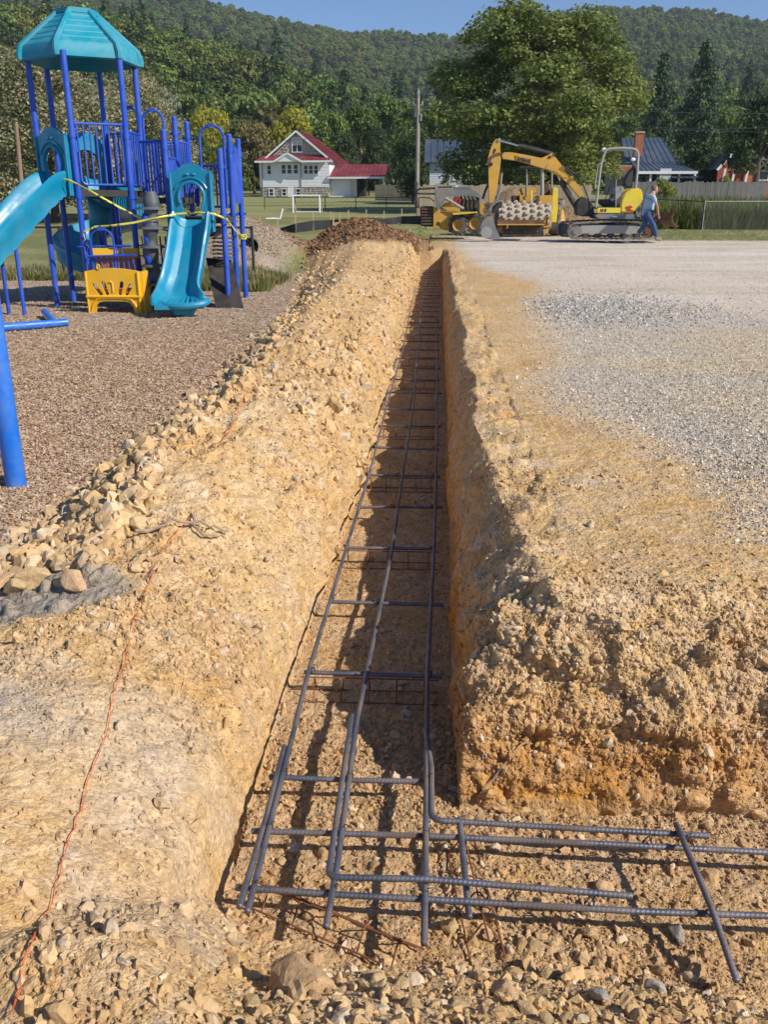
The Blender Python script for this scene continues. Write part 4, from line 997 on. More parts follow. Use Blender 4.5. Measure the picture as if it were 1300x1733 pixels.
def window(par, x, z, w, h, y=0, cols=1, rows=2, name='window', ax=(1, 0, 0), nrm=(0, -1, 0), blinds=False):
    """frame with sill, panes set back; x,z centre on a wall whose outside faces nrm"""
    ax, nn, up = Vector(ax), Vector(nrm), Vector((0, 0, 1)); c = Vector((0, 0, 0)) + ax * x + up * z + Vector((0, y, 0)) if nrm[1] else ax * x + up * z + Vector((y, 0, 0))
    o = bpy.data.objects.new(name, None); COL.objects.link(o); o.parent = par; o.location = c
    b = MB(); t = .07
    for s in (-1, 1): b.bar(ax * (s * w / 2) - up * (h / 2) + nn * .04, ax * (s * w / 2) + up * (h / 2) + nn * .04, t, .08, nn)
    for s in (-1, 1): b.bar(-ax * (w / 2 + .08) + up * (s * (h / 2 + .03)) + nn * .05, ax * (w / 2 + .08) + up * (s * (h / 2 + .03)) + nn * .05, .10, .08, up)
    b.build('frame', trimw, o)
    for i in range(cols):
        for k in range(rows):
            pw, ph = w / cols - .08, h / rows - .06
            p = MB(); p.prism([(-pw / 2, -ph / 2), (pw / 2, -ph / 2), (pw / 2, ph / 2), (-pw / 2, ph / 2)], ax * ((i + .5) / cols * w - w / 2) + up * ((k + .5) / rows * h - h / 2) + nn * .02, ax, up, nn, .02)
            p.build('pane', glass if not (blinds and k == 1) else blind, o)
    b = MB(); 
    for i in range(1, cols): b.bar(ax * (i / cols * w - w / 2) - up * (h / 2) + nn * .05, ax * (i / cols * w - w / 2) + up * (h / 2) + nn * .05, .07, .06, nn)
    for k in range(1, rows): b.bar(-ax * (w / 2) + up * (k / rows * h - h / 2) + nn * .045, ax * (w / 2) + up * (k / rows * h - h / 2) + nn * .045, .05, .05, up)
    if cols > 1 or rows > 1: b.build('mullion', trimw, o)
    return o
def stone_wall(par, x0, x1, z0, z1, y, holes, sx=.42, sz=.26):
    """single fieldstones laid in courses over mortar, leaving the openings free"""
    k = random.Random(4); z = z0; V = [hull_rock('stone', 200 + i, 12, .6, stonem) for i in range(5)]; n = 0
    while z < z1 - .1:
        x = x0 + k.uniform(0, .2)
        while x < x1 - .1:
            w = k.uniform(.7, 1.3) * sx
            if not any(a - .15 < x + w / 2 < b + .15 and c - .1 < z + sz / 2 < d + .1 for a, b, c, d in holes):
                o = link('stone', k.choice(V), par); o.location = (x + w / 2, y - .02, z + sz / 2); o.scale = (w * .54, .07, sz * .62); n += 1
            x += w
        z += sz
    return n
def lap_siding(name, par, x0, x1, z0, z1, y, m, step=.16, rot=False):
    b = MB(); z = z0
    P = []
    while z < z1 - .02:
        zz = min(z + step, z1); P.append((y - .030, z)); P.append((y - .004, zz)); z += step
    rows = [[Vector((x, p[0], p[1])) if not rot else Vector((-p[0] if rot == 1 else p[0], x, p[1])) for x in (x0, x1)] for p in P]
    b.grid(rows); o = b.build(name, m, par); tag(o, kind='stuff'); return o
def metal_roof(b, A, B, C, D, rib=.5, th=.05):
    """sheet ABCD (A-B eave, D-C ridge) with standing seams from eave to ridge"""
    A, B, C, D = map(Vector, (A, B, C, D)); n = (B - A).cross(D - A).normalized()
    if n.z < 0: n = -n
    vs = [b.b.verts.new(p) for p in (A, B, C, D)] + [b.b.verts.new(p - n * th) for p in (A, B, C, D)]
    for f in ((0, 1, 2, 3), (7, 6, 5, 4), (0, 4, 5, 1), (1, 5, 6, 2), (2, 6, 7, 3), (3, 7, 4, 0)): 
        try: b.b.faces.new([vs[i] for i in f])
        except ValueError: pass
    k = max(2, int((B - A).length / rib))
    for i in range(k + 1):
        t = i / k; p, q = A.lerp(B, t), D.lerp(C, t)
        if (q - p).length > .1: b.bar(p + n * .02, q + n * .02, .04, .05, n)
# --- white house with the red roof
HY = 108.0; hp = gy(441, 334, HY); wh = thing('white_house', 'white two-storey house with red metal roof and stone gable across the field', 'house', (hp.x, HY, gz_far(hp.x, HY) - .15), R(-7))
gw = gy(441, 334, HY).z - wh.location.z
W_, D_ = 8.3, 9.5; zb, ze, zr = 1.25, 4.05, 7.25
MB().box((W_ / 2, D_ / 2, zb / 2 + gw / 2 - .6), (W_, D_, zb + 1.2)).build('basement_wall', mortar, wh)
MB().box((W_ / 2, D_ / 2, (zb + ze) / 2), (W_ + .02, D_ + .02, ze - zb)).build('wall', siding, wh)
lap_siding('front_siding', wh, 0, W_, zb, ze - .05, -.02, siding)
lap_siding('side_siding', wh, 0, D_, zb, ze - .05, -W_ - .02, siding, rot=1)
MB().prism([(.75, ze), (W_ - .1, ze), (W_ / 2 + .35, zr - .15)], (0, .6, 0), (1, 0, 0), (0, 0, 1), (0, 1, 0), .3).build('gable', mortar, wh)
k_ = random.Random(8); V_ = [hull_rock('stone', 220 + i, 12, .6, stonem) for i in range(4)]
z = ze + .25
while z < zr - .5:
    hw_ = (zr - .3 - z) / (zr - ze) * 3.6; x = W_ / 2 + .35 - hw_
    while x < W_ / 2 + .35 + hw_ - .2:
        w_ = k_.uniform(.35, .55)
        if not (abs(x + w_ / 2 - (W_ / 2 + .35)) < .85 and 4.9 < z < 6.5):
            o = link('stone', k_.choice(V_), wh); o.location = (x + w_ / 2, .43, z + .15); o.scale = (w_ * .54, .07, .17)
        x += w_
    z += .30
stone_wall(wh, 0, W_, -.1, zb, 0, [(1.0, 1.7, .2, 1.1), (2.55, 3.25, .2, 1.1), (3.3, 4.1, -.3, 1.2), (4.25, 4.95, .2, 1.1)])
rx = W_ / 2 + .35
b = MB(); metal_roof(b, (W_ + .45, -.1, ze - .1), (W_ + .45, D_ + .3, ze - .1), (rx, D_ - 3.0, zr), (rx, .1, zr)); b.build('roof', redroof, wh)
b = MB(); metal_roof(b, (.25, D_ + .3, ze - .1), (.25, -.1, ze - .1), (rx, .1, zr), (rx, D_ - 3.0, zr)); b.build('roof', redroof, wh)
b = MB(); metal_roof(b, (W_ + .45, D_ + .3, ze - .1), (.25, D_ + .3, ze - .1), (rx - .02, D_ - 3.0, zr), (rx, D_ - 3.0, zr)); b.build('roof', redroof, wh)
b = MB(); metal_roof(b, (-.3, -.75, ze - .02), (W_ + .35, -.75, ze - .02), (W_ - .1, .45, ze + .62), (.6, .45, ze + .62)); b.build('porch_roof', redroof, wh)
b = MB(); metal_roof(b, (2.1, -.95, ze - .03), (2.1, .3, ze - .03), (3.7, .3, ze + .85), (3.7, -.95, ze + .85)); metal_roof(b, (5.3, .3, ze - .03), (5.3, -.95, ze - .03), (3.7, -.95, ze + .85), (3.7, .3, ze + .85)); b.build('cross_gable_roof', redroof, wh)
MB().prism([(2.2, ze - .1), (5.2, ze - .1), (3.7, ze + .76)], (0, -.85, 0), (1, 0, 0), (0, 0, 1), (0, 1, 0), .08).build('cross_gable', trimw, wh)
b = MB()
for p, q in (((.22, -.12, ze - .16), (rx, .08, zr - .06)), ((W_ + .48, -.12, ze - .16), (rx, .08, zr - .06)), ((2.05, -.97, ze - .1), (3.7, -.97, ze + .78)), ((5.35, -.97, ze - .1), (3.7, -.97, ze + .78)), ((-.3, -.78, ze - .1), (2.1, -.78, ze - .1)), ((5.3, -.78, ze - .1), (W_ + .35, -.78, ze - .1))): b.bar(p, q, .08, .20)
b.build('fascia', trimw, wh)
b = MB()
for x in (.35, 5.0): b.cyl((x, -.09, .1), (x, -.09, ze - .2), .06)
b.build('downspout', mat('grey_metal', (.3, .3, .3), rough=.5, metal=.4), wh)
window(wh, 1.2, 3.1, .5, .95, -.03, 1, 2)
for x in (2.95, 3.65, 4.4): window(wh, x, 3.15, .52, .95, -.03, 1, 2)
for x in (5.6, 6.2, 6.8): window(wh, x, 3.1, .5, .9, -.03, 1, 2)
for x in (1.35, 2.9, 4.6): window(wh, x, .65, .55, .72, -.03, 1, 2)
window(wh, rx, 5.75, 1.2, 1.45, .42, 2, 2, blinds=True)
b = MB(); b.box((3.7, -.05, .45), (.75, .08, 1.5)); dr = b.build('door', trimw, wh); MB().sph((3.98, -.12, .4), .05).build('handle', dark, dr)
# garage and open carport on its right
gx0, gx1 = 8.35, 10.75
b = MB(); b.box(((gx0 + gx1) / 2, 3.0, 1.1), (gx1 - gx0, 5, 2.5)); b.build('garage_wall', siding, wh)
b = MB(); metal_roof(b, (gx0 - .2, -.2, 2.30), (14.9, -.2, 2.30), (14.6, 3.2, 3.75), (gx0 - .2, 3.2, 3.75)); b.build('carport_roof', redroof, wh)
b = MB(); metal_roof(b, (14.9, 6.4, 2.3), (gx0 - .2, 6.4, 2.30), (gx0 - .2, 3.2, 3.75), (14.6, 3.2, 3.75)); b.build('carport_roof', redroof, wh)
MB().bar((gx0 - .2, -.24, 2.2), (14.9, -.24, 2.2), .07, .2).build('fascia', trimw, wh)
for x in (11.7, 14.7):
    for y in (0, 6.2): MB().box((x, y, 1.0), (.14, .14, 2.4)).build('post', dark if x < 12 else trimw, wh)
MB().box((11.2, 4.6, 1.1), (.9, 1.5, 2.3)).build('bay_shade_block', dark, wh)  # near-black block stands in for the shade inside the open bay
# --- pale blue house half hidden by the big tree
palew = mat('pale_blue_siding', (.50, .54, .60), rough=.6, var=.08, scale=1)
slate = mat('slate_metal_roof', (.085, .115, .16), rough=.38, metal=.35, var=.1, scale=.5, dust=(.14, .17, .21), dscale=.6, damt=.4)
PY = 76.0; a0 = gy(727, 316, PY); a1 = gy(828, 316, PY); ph = thing('pale_house', 'pale blue-grey sided house mostly hidden by the huge tree', 'house', (a0.x, PY, gz_far(a0.x, PY) - .1))
wd_ = a1.x - a0.x; hz = gy(800, 275, PY).z - ph.location.z
MB().box((wd_ * .36, 3, hz / 2 - .2), (wd_ * .72, 6, hz + .4)).build('wall', palew, ph); lap_siding('front_siding', ph, 0, wd_ * .72, .2, hz - .05, -.01, palew)
MB().box((wd_ * .86, 4.5, hz / 2 - .2), (wd_ * .28, 3, hz + .4)).build('porch_back_wall', dark, ph)
b = MB(); metal_roof(b, (-.4, -.5, hz), (wd_ + 1.5, -.5, hz), (wd_ + 1.5, 3, hz + 1.9), (-.4, 3, hz + 1.9)); metal_roof(b, (wd_ + 1.5, 6.5, hz), (-.4, 6.5, hz), (-.4, 3, hz + 1.9), (wd_ + 1.5, 3, hz + 1.9)); b.build('roof', slate, ph)
for px in (773, 791): window(ph, gy(px, 300, PY).x - a0.x, gy(780, 293, PY).z - ph.location.z, .5, .95, -.03, 1, 2)
for px in (808, 826): MB().box((gy(px, 300, PY).x - a0.x, .1, hz / 2), (.12, .12, hz)).build('porch_post', trimw, ph)
# white porch steps seen past the roller's canopy
sp = gy(896, 316, 74); st = thing('porch_stairs', 'white porch stairs with railing glimpsed beyond the roller', 'stairs', (sp.x, 74, gz_far(sp.x, 74)))
for i in range(6): MB().box((i * .22, 0, 1.0 + .2 * i), (.26, 1.0, .05)).build('step', trimw, st)
for s in (-.5, .5):
    MB().bar((0, s, 1.9), (1.2, s, 3.0), .07, .07).build('rail', trimw, st)
    for i in (0, 1, 2): MB().bar((i * .6, s, 0), (i * .6, s, 1.9 + i * .55), .07, .07).build('post', trimw, st)
# --- house with the blue metal roof
BY = 86.0
def hx(px): return gy(px, 300, BY).x
def hzz(py): return gy(1100, py, BY).z
bh0 = Vector((hx(1040), BY, gz_far(hx(1040), BY))); bh = thing('blue_roof_house', 'house with steep slate blue metal roof, brick chimney and hipped porch roof', 'house', bh0)
lx = lambda px: hx(px) - bh0.x; lz = lambda py: hzz(py) - bh0.z
b = MB(); metal_roof(b, (lx(1052), -1.5, lz(277)), (lx(1137), -1.5, lz(277)), (lx(1129), 3.5, lz(229)), (lx(1060), 3.5, lz(229)), .45)
metal_roof(b, (lx(1137), 8.5, lz(277)), (lx(1052), 8.5, lz(277)), (lx(1060), 3.5, lz(229)), (lx(1129), 3.5, lz(229)), .45); b.build('roof', slate, bh)
b = MB(); metal_roof(b, (lx(1062), -4.4, lz(293)), (lx(1158), -4.4, lz(293)), (lx(1136), -1.4, lz(276)), (lx(1062), -1.4, lz(276)), .45); b.build('porch_roof', slate, bh)
MB().bar((lx(1062), -4.45, lz(294.5)), (lx(1158), -4.45, lz(294.5)), .1, .22).build('fascia', trimw, bh)
b = MB(); metal_roof(b, (lx(1117), -4.8, lz(303)), (lx(1166), -4.8, lz(303)), (lx(1150), -3.6, lz(296)), (lx(1117), -3.6, lz(296)), .45); b.build('side_porch_roof', slate, bh)
MB().prism([(lx(1058), 0), (lx(1132), 0), (lx(1132), lz(277)), (lx(1058), lz(277))], (0, -.2, 0), (1, 0, 0), (0, 0, 1), (0, 1, 0), .3).build('wall', mat('grey_siding', (.30, .31, .32), rough=.7, var=.1), bh)
MB().box((lx(1105), -2.3, lz(310) / 2), (lx(1150) - lx(1060), 4.0, lz(310))).build('porch_base', mat('grey_siding', (.3, .3, .3)), bh)
for px in (1084, 1101, 1112, 1130, 1155): MB().box((lx(px), -4.2, lz(295) / 2), (.16, .16, lz(295))).build('porch_post', trimw, bh)
for px in (1093, 1140): window(bh, lx(px), lz(301), .9, .9, -2.4 if px < 1100 else -.4, 1, 2)
MB().box((lx(1107), -4.35, lz(297)), (.95, .1, .9)).build('porch_screen', palew, bh)
brickm = mat('red_brick', (.33, .105, .06), rough=.88, var=.2, scale=6, rnd=.2)
ch = MB().box((lx(1071.5), -1.2, lz(245)), (.7, .7, lz(226) - lz(268))).build('chimney', brickm, bh)
MB().box((lx(1071.5), -1.2, lz(226)), (.82, .82, .12)).build('chimney_cap', mortar, ch)
MB().box((lx(1052), -2.4, lz(290)), (lx(1074) - lx(1030), .3, lz(283) - lz(297))).build('brick_gable', brickm, bh)
MB().box((lx(1052), -1.0, lz(305)), (lx(1078) - lx(1025), 2.6, 2.4)).build('low_wing', mat('grey_siding', (.3, .3, .3)), bh)
b = MB(); metal_roof(b, (lx(1020), -4.2, lz(300)), (lx(1080), -4.2, lz(300)), (lx(1080), -2.5, lz(293)), (lx(1020), -2.5, lz(293)), .45); b.build('wing_roof', slate, bh)
# --- brick house at the right edge
RY = 80.0
rh0 = Vector((gy(1212, 300, RY).x, RY, gz_far(gy(1212, 300, RY).x, RY))); rh = thing('brick_house', 'red brick house under a dark tree at the right edge', 'house', rh0)
rx_ = lambda px: gy(px, 300, RY).x - rh0.x; rz_ = lambda py: gy(1212, py, RY).z - rh0.z
MB().prism([(rx_(1214), 0), (rx_(1262), 0), (rx_(1262), rz_(280)), (rx_(1245), rz_(264)), (rx_(1214), rz_(283))], (0, 0, 0), (1, 0, 0), (0, 0, 1), (0, 1, 0), .3).build('wall', brickm, rh)
MB().box(((rx_(1258) + rx_(1350)) / 2, 2.2, rz_(276) / 2), (rx_(1350) - rx_(1258), 5, rz_(276))).build('wing_wall', brickm, rh)
rf = mat('brown_shingle_roof', (.16, .13, .11), rough=.9, var=.2, scale=3)
b = MB(); metal_roof(b, (rx_(1212), -.3, rz_(286)), (rx_(1212), 6, rz_(286)), (rx_(1237), 6, rz_(256)), (rx_(1237), -.3, rz_(256)), 3); metal_roof(b, (rx_(1266), 6, rz_(277)), (rx_(1266), -.3, rz_(277)), (rx_(1237), -.3, rz_(256)), (rx_(1237), 6, rz_(256)), 3)
metal_roof(b, (rx_(1255), -.8, rz_(277)), (rx_(1360), -.8, rz_(277)), (rx_(1360), 2.5, rz_(262)), (rx_(1255), 2.5, rz_(262)), 3); b.build('roof', rf, rh)
b = MB(); b.bar((rx_(1211), -.35, rz_(288)), (rx_(1237), -.35, rz_(257)), .08, .2); b.bar((rx_(1237), -.35, rz_(257)), (rx_(1266), -.35, rz_(279)), .08, .2); b.build('fascia', trimw, rh)
for px in (1221, 1237, 1259): MB().bar((rx_(px), -.6, rz_(308)), (rx_(px) + .1, -.6, rz_(286)), .16, .16).build('porch_post', trimw, rh)
window(rh, rx_(1288), rz_(290), 1.0, 1.35, -.33, 1, 2)
# --- white shed at the left edge
s0 = gy(-30, 358, 60); sh = thing('shed', 'small white metal shed at the left edge beyond the tube slide', 'shed', (s0.x, 60, gz_far(s0.x, 60)))
sw = gy(9, 358, 60).x - s0.x; shh = gy(0, 322, 60).z - sh.location.z
MB().box((sw / 2, 1.5, shh / 2), (sw, 3, shh)).build('wall', siding, sh); b = MB()
for i in range(8): b.box((sw * (i + .5) / 8, -.02, shh / 2), (.05, .04, shh))
tag(b.build('wall_ribs', siding, sh), kind='stuff')
b = MB(); metal_roof(b, (-.2, -.2, shh), (sw + .2, -.2, shh), (sw + .2, 1.5, shh + .5), (-.2, 1.5, shh + .5)); b.build('roof', trimw, sh)
# --- board fences
def board_fence(p0, p1, Yd, ht_px_top, label, m, bw=.14):
    A = gy(p0[0], p0[1], Yd[0]); B = gy(p1[0], p1[1], Yd[1]); t = thing('board_fence', label, 'fence', (A.x, A.y, gz_far(A.x, A.y)))
    d = Vector((B.x - A.x, B.y - A.y, 0)); L = d.length; t.rotation_euler = (0, 0, math.atan2(d.y, d.x)); n = int(L / bw); h = ht_px_top
    zb = gz_far(B.x, B.y) - t.location.z; q = random.Random(3)
    V = [MB().box((0, 0, h / 2 - .1), (bw * .93, .022, h + .2)).mesh('board', m) for _ in range(3)]
    for i in range(min(n, 290)):
        o = link('board', q.choice(V), t); u = (i + .5) / n; o.location = (L * u, q.uniform(-.006, .006), zb * u + q.uniform(-.05, .05)); o.scale = (1, 1, q.uniform(.97, 1.03))
    for z in (.35, h - .35): MB().bar((0, .04, z), (L, .04, z + zb), .04, .09).build('rail', m, t)
    for i in range(int(L / 2.4) + 1): MB().box((min(L, i * 2.4), .08, h / 2 - .05 + zb * i * 2.4 / L), (.1, .1, h)).build('post', m, t)
    return t
board_fence((635, 345), (706, 345), (92, 88), gy(670, 313, 90).z - gz_far(gy(670, 313, 90).x, 90), 'new tan board fence left of the utility pole', wood_t)
board_fence((706, 345), (1000, 345), (53, 51), gy(760, 313, 52).z - gz_far(gy(760, 313, 52).x, 52), 'tan board fence running behind the skid loader and roller', wood_t, .17)
board_fence((1068, 345), (1296, 345), (57, 55), gy(1180, 308, 56).z - gz_far(gy(1180, 308, 56).x, 56), 'weathered grey board fence behind the tall weeds', wood_g)
# --- utility pole with its transformer, cross pieces and cables
polem = mat('pole_wood', (.36, .32, .26), rough=.9, var=.25, scale=2)
galv = mat('galvanised', (.42, .43, .44), rough=.45, metal=.7, var=.15, scale=5)
darkgrey = mat('dark_grey_metal', (.10, .10, .11), rough=.5, metal=.3, var=.2)
UY = 70.0; pb = gy(706, 322, UY); pt = gy(708, 154, UY); up_ = thing('utility_pole', 'wooden utility pole with small transformer beside the dark evergreen', 'utility pole', (pb.x, UY, gz_far(pb.x, UY)))
H_ = pt.z - up_.location.z
MB().cyl((0, 0, -.3), (0, 0, H_), .16, .11, 12).build('pole', polem, up_)
zt = lambda py: gy(706, py, UY).z - up_.location.z
MB().cyl((-.25, -.12, zt(199)), (-.25, -.12, zt(184)), .17, seg=14).build('transformer', darkgrey, up_)
MB().cyl((.22, -.1, zt(205)), (.22, -.1, zt(193)), .07, seg=10).build('transformer', galv, up_)
MB().bar((-.35, 0, zt(178)), (.35, 0, zt(178)), .06, .08).build('bracket', galv, up_)
for x in (-.3, .3): MB().cyl((x, 0, zt(177)), (x, 0, zt(171)), .06, .03).build('insulator', galv, up_)
MB().cyl((0, 0, H_), (0, 0, H_ + .18), .05, .03).build('insulator', galv, up_)
MB().cyl((.15, -.05, .0), (.15, -.05, zt(215)), .03).build('conduit', galv, up_)
wirem = mat('cable_black', (.12, .13, .14), rough=.6)
def cable(p, q, sag, label, r=.016):
    p, q = Vector(p), Vector(q); b = MB(); b.tube([p.lerp(q, t / 24) - Vector((0, 0, 4 * sag * (t / 24) * (1 - t / 24))) for t in range(25)], r, 5)
    tag(b.build('power_cable', wirem), label, 'cable')
pt_ = gy(707, 158, UY)
cable(pt_, gy(1500, 190, 50), .5, 'upper power cable running right from the pole top across the huge tree')
cable(gy(707, 182, UY), gy(1500, 224, 50), .5, 'lower power cable running right from the pole across the huge tree')
cable(gy(1100, 214, 62), gy(1500, 196, 40), .3, 'power cable crossing in front of the dark pines at the right')
cable(gy(706, 160, UY), gy(-100, 235, 90), 1.2, 'upper power cable running left from the pole over the white house')
cable(gy(706, 213, UY), gy(300, 238, 95), .5, 'lower power cable running left from the pole over the white house')
wp = gy(36, 335, 40); o = thing('wooden_post', 'thin leaning wooden post in front of the pale bushy tree at the left', 'post', (wp.x, 40, tz(wp.x, 40)))
MB().cyl((0, 0, -.2), (gy(26, 206, 40).x - wp.x, 0, gy(26, 206, 40).z - tz(wp.x, 40)), .11, .08, 10).build('post', mat('old_post_wood', (.26, .17, .12), rough=.9, var=.2), o)
# --- chain link fences
linkm = mat('chain_link_wire', (.30, .30, .29), rough=.5, metal=.6)
darklink = mat('dark_fence_pipe', (.03, .03, .03), rough=.5)
def chain_fence(A, B, h, npost, label, pm, wm, sp=.07, wr=.0022, seg_split=True):
    A, B = Vector(A), Vector(B); d = B - A; L = math.hypot(d.x, d.y); t = thing('chain_link_fence', label, 'fence', A, math.atan2(d.y, d.x)); dz = d.z
    for i in range(npost):
        x = L * i / (npost - 1); MB().cyl((x, 0, -.1 + dz * x / L), (x, 0, h + dz * x / L + .03), .03, seg=8).build('post', pm, t)
    MB().cyl((0, 0, h), (L, 0, h + dz), .021, seg=8).build('top_rail', pm, t)
    V, F = [], []
    for s in (1, -1):
        x = -h
        while x < L:
            u0, u1 = max(0, -x) if s == 1 else max(0, x + h - L), min(h, L - x) if s == 1 else min(h, x + h)
            if s == 1: a, b2 = (x + u0, u0), (x + u1, u1)
            else: a, b2 = (x + h - u0, u0), (x + h - u1, u1)
            if u1 - u0 > .02:
                k = len(V)
                for q in (a, b2): V += [(q[0], s * .004 - wr, q[1] + dz * q[0] / L - wr), (q[0] , s * .004 + wr, q[1] + dz * q[0] / L), (q[0], s * .004 - wr, q[1] + dz * q[0] / L + wr * 1.4)]
                F += [(k, k + 1, k + 4, k + 3), (k + 1, k + 2, k + 5, k + 4), (k + 2, k, k + 3, k + 5)]
            x += sp * math.sqrt(2) / 1.0
    me = bpy.data.meshes.new('wire_mesh'); me.from_pydata(V, [], F); me.materials.append(wm); tag(link('wire_mesh', me, t), kind='stuff')
    return t
A = gt(-90, 474); B = gt(438, 470); A.z = tz(A.x, A.y); B.z = tz(B.x, B.y)
yl = gy(200, 470, 18.7); 
chain_fence((-12.0, 18.6, -.32), (-3.9, 18.9, -.32), gy(200, 385, 18.7).z + .32, 5, 'chain link fence with black top rail behind the playground', darklink, linkm, .075)
fy = 40.0; fxa, fxb = gy(1192, 360, fy).x, gy(1420, 360, fy).x
cf = chain_fence((fxa, fy, tz(fxa, fy)), (fxb, fy, tz(fxb, fy)), gy(1192, 341, fy).z - tz(fxa, fy), 3, 'chain link fence with pale corner post in front of the weeds at the right', galv, linkm, .085, .004)
fxc = gy(1108, 360, 44).x
chain_fence((fxc, 44, tz(fxc, 44)), (fxa - .02, fy, tz(fxa, fy)), gy(1192, 341, fy).z - tz(fxa, fy), 3, 'dark stretch of chain link fence behind the walking man', darklink, linkm, .085, .003)
for k, (xa_, xb_) in enumerate(((448, 706),)):
    Y0 = 66.0; A = gy(xa_, 353, Y0); B = gy(xb_, 353, Y0); A.z = gz_far(A.x, Y0); B.z = gz_far(B.x, Y0)
    chain_fence(A, B, gy(550, 334, Y0).z - gz_far(gy(550, 334, Y0).x, Y0), 6, 'thin dark wire fence crossing the field before the white house', darklink, darklink, .25, .003)
# --- black silt fence on stakes
siltm = mat('black_silt_fabric', (.022, .022, .024), rough=.75, var=.3, scale=3, bump=.01, bscale=6)
stakem = mat('stake_wood', (.52, .36, .20), rough=.85, var=.2, scale=6)
def gfar(px, py):
    d = ray(px, py); ts = np.arange(32, 160, .05); X, Y, Z = d[0] * ts, d[1] * ts, CAMH + d[2] * ts
    k = np.argmax(Z < terrain(X, Y)); return Vector((X[k], Y[k], terrain(X[k:k + 1], Y[k:k + 1])[0]))
sx = [(440, 392), (470, 393), (500, 394), (530, 390), (560, 387), (590, 388), (620, 382), (650, 380), (680, 379), (715, 380)]
pts = [gfar(*p) for p in sx]; o0 = thing('silt_fence', 'sagging black silt fence on wooden stakes beyond the dirt heap', 'silt fence', pts[0])
tops = [(440, 382), (470, 386), (500, 377), (530, 372), (560, 371), (590, 369), (620, 367), (650, 369), (680, 365), (715, 364)]
rows = []
for u in range(0, 91):
    t = u / 10; i = min(8, int(t)); f = t - i; p = pts[i].lerp(pts[i + 1], f); h0 = (gy(*tops[i], pts[i].y).z - pts[i].z); h1 = (gy(*tops[i + 1], pts[i + 1].y).z - pts[i + 1].z); h = h0 + (h1 - h0) * f
    rows.append([p - pts[0] + Vector((0, .05 * math.sin(u * .9) * (1 - k / 3), h * k / 3 - .03)) for k in range(4)])
MB().grid(rows).build('fabric', siltm, o0, smooth=True, angle=80)
for i, p in enumerate(pts):
    h = gy(*tops[i], p.y).z - p.z; MB().box(p - pts[0] + Vector((0, .06, h / 2 + .15)), (.045, .045, h + .35)).build('stake', stakem, o0)
# --- football goals
def goal(A, B, hz, label):
    A, B = Vector(A), Vector(B); t = thing('football_goal', label, 'goal', A); d = B - A; u = Vector((0, 0, hz))
    for p in (Vector((0, 0, 0)), d): MB().cyl(p - Vector((0, 0, .1)), p + u, .05, seg=10).build('goal_post', trimw, t)
    MB().cyl(u - d.normalized() * .05, u + d + d.normalized() * .05, .05, seg=10).build('crossbar', trimw, t)
    for p in (Vector((0, 0, 0)), d): MB().cyl(p + u, p + Vector((0, 1.2, 0)), .03, seg=8).build('back_stay', trimw, t)
    MB().cyl(Vector((0, 1.2, .03)), d + Vector((0, 1.2, .03)), .03, seg=8).build('ground_bar', trimw, t)
A = gfar(496, 360); B = gfar(541, 360); goal(A, B, gy(496, 331, A.y).z - A.z, 'white football goal frame standing before the white house')
A = gfar(450, 372); B = gfar(474, 372); t = thing('football_goal', 'white goal frame tipped over on the grass beside the gravel heap', 'goal', A)
MB().cyl((0, 0, .05), (B.x - A.x, 0, .05), .05, seg=10).build('goal_post', trimw, t); c = gy(478, 353, A.y) - A
MB().cyl((B.x - A.x, 0, .05), (c.x, 0, c.z), .05, seg=10).build('crossbar', trimw, t); MB().cyl((0, 0, .05), (.2, 1.5, .05), .04, seg=8).build('goal_post', trimw, t)
# --- wooden batter board behind the dark soil heap
A = gy(565, 392, 28.0); zg = tz(A.x, 28.0); t = thing('batter_board', 'two wooden stakes with a cross board behind the dark soil heap', 'batter board', (A.x, 28.0, zg))
for px, py in ((564, 361), (575, 359)):
    q = gy(px, py, 28.0); MB().box((q.x - A.x, 0, (q.z - zg) / 2 - .05), (.04, .04, q.z - zg + .1)).build('stake', stakem, t)
q0, q1 = gy(563, 380, 28.0), gy(580, 378, 28.0); MB().bar((q0.x - A.x, -.03, q0.z - zg), (q1.x - A.x, -.03, q1.z - zg), .022, .11).build('board', stakem, t)
# --- black corrugated pipe sticking out of the gravel heap
q = gt(424, 425); q.z += .3; t = thing('drain_pipe', 'open end of a black corrugated pipe beside the gravel heap', 'pipe', (q.x, q.y, near_z(q.x, q.y) + .18))
blackp = mat('black_plastic', (.018, .018, .019), rough=.45)
b = MB(); r0 = .2; d = Vector((.25, -.9, .12)).normalized(); pr = [r0 if i % 2 else r0 * .9 for i in range(24)]
b.tube([d * (-.055 * i) for i in range(24)], pr, 20, caps=False); b.tube([d * (-.055 * i) for i in range(12)], r0 * .84, 20, caps=False); b.build('wall', blackp, t, smooth=True)
MB().cyl(-d * .5, -d * .52, r0 * .84, seg=20).build('inner_shadow_plug', dark, t)
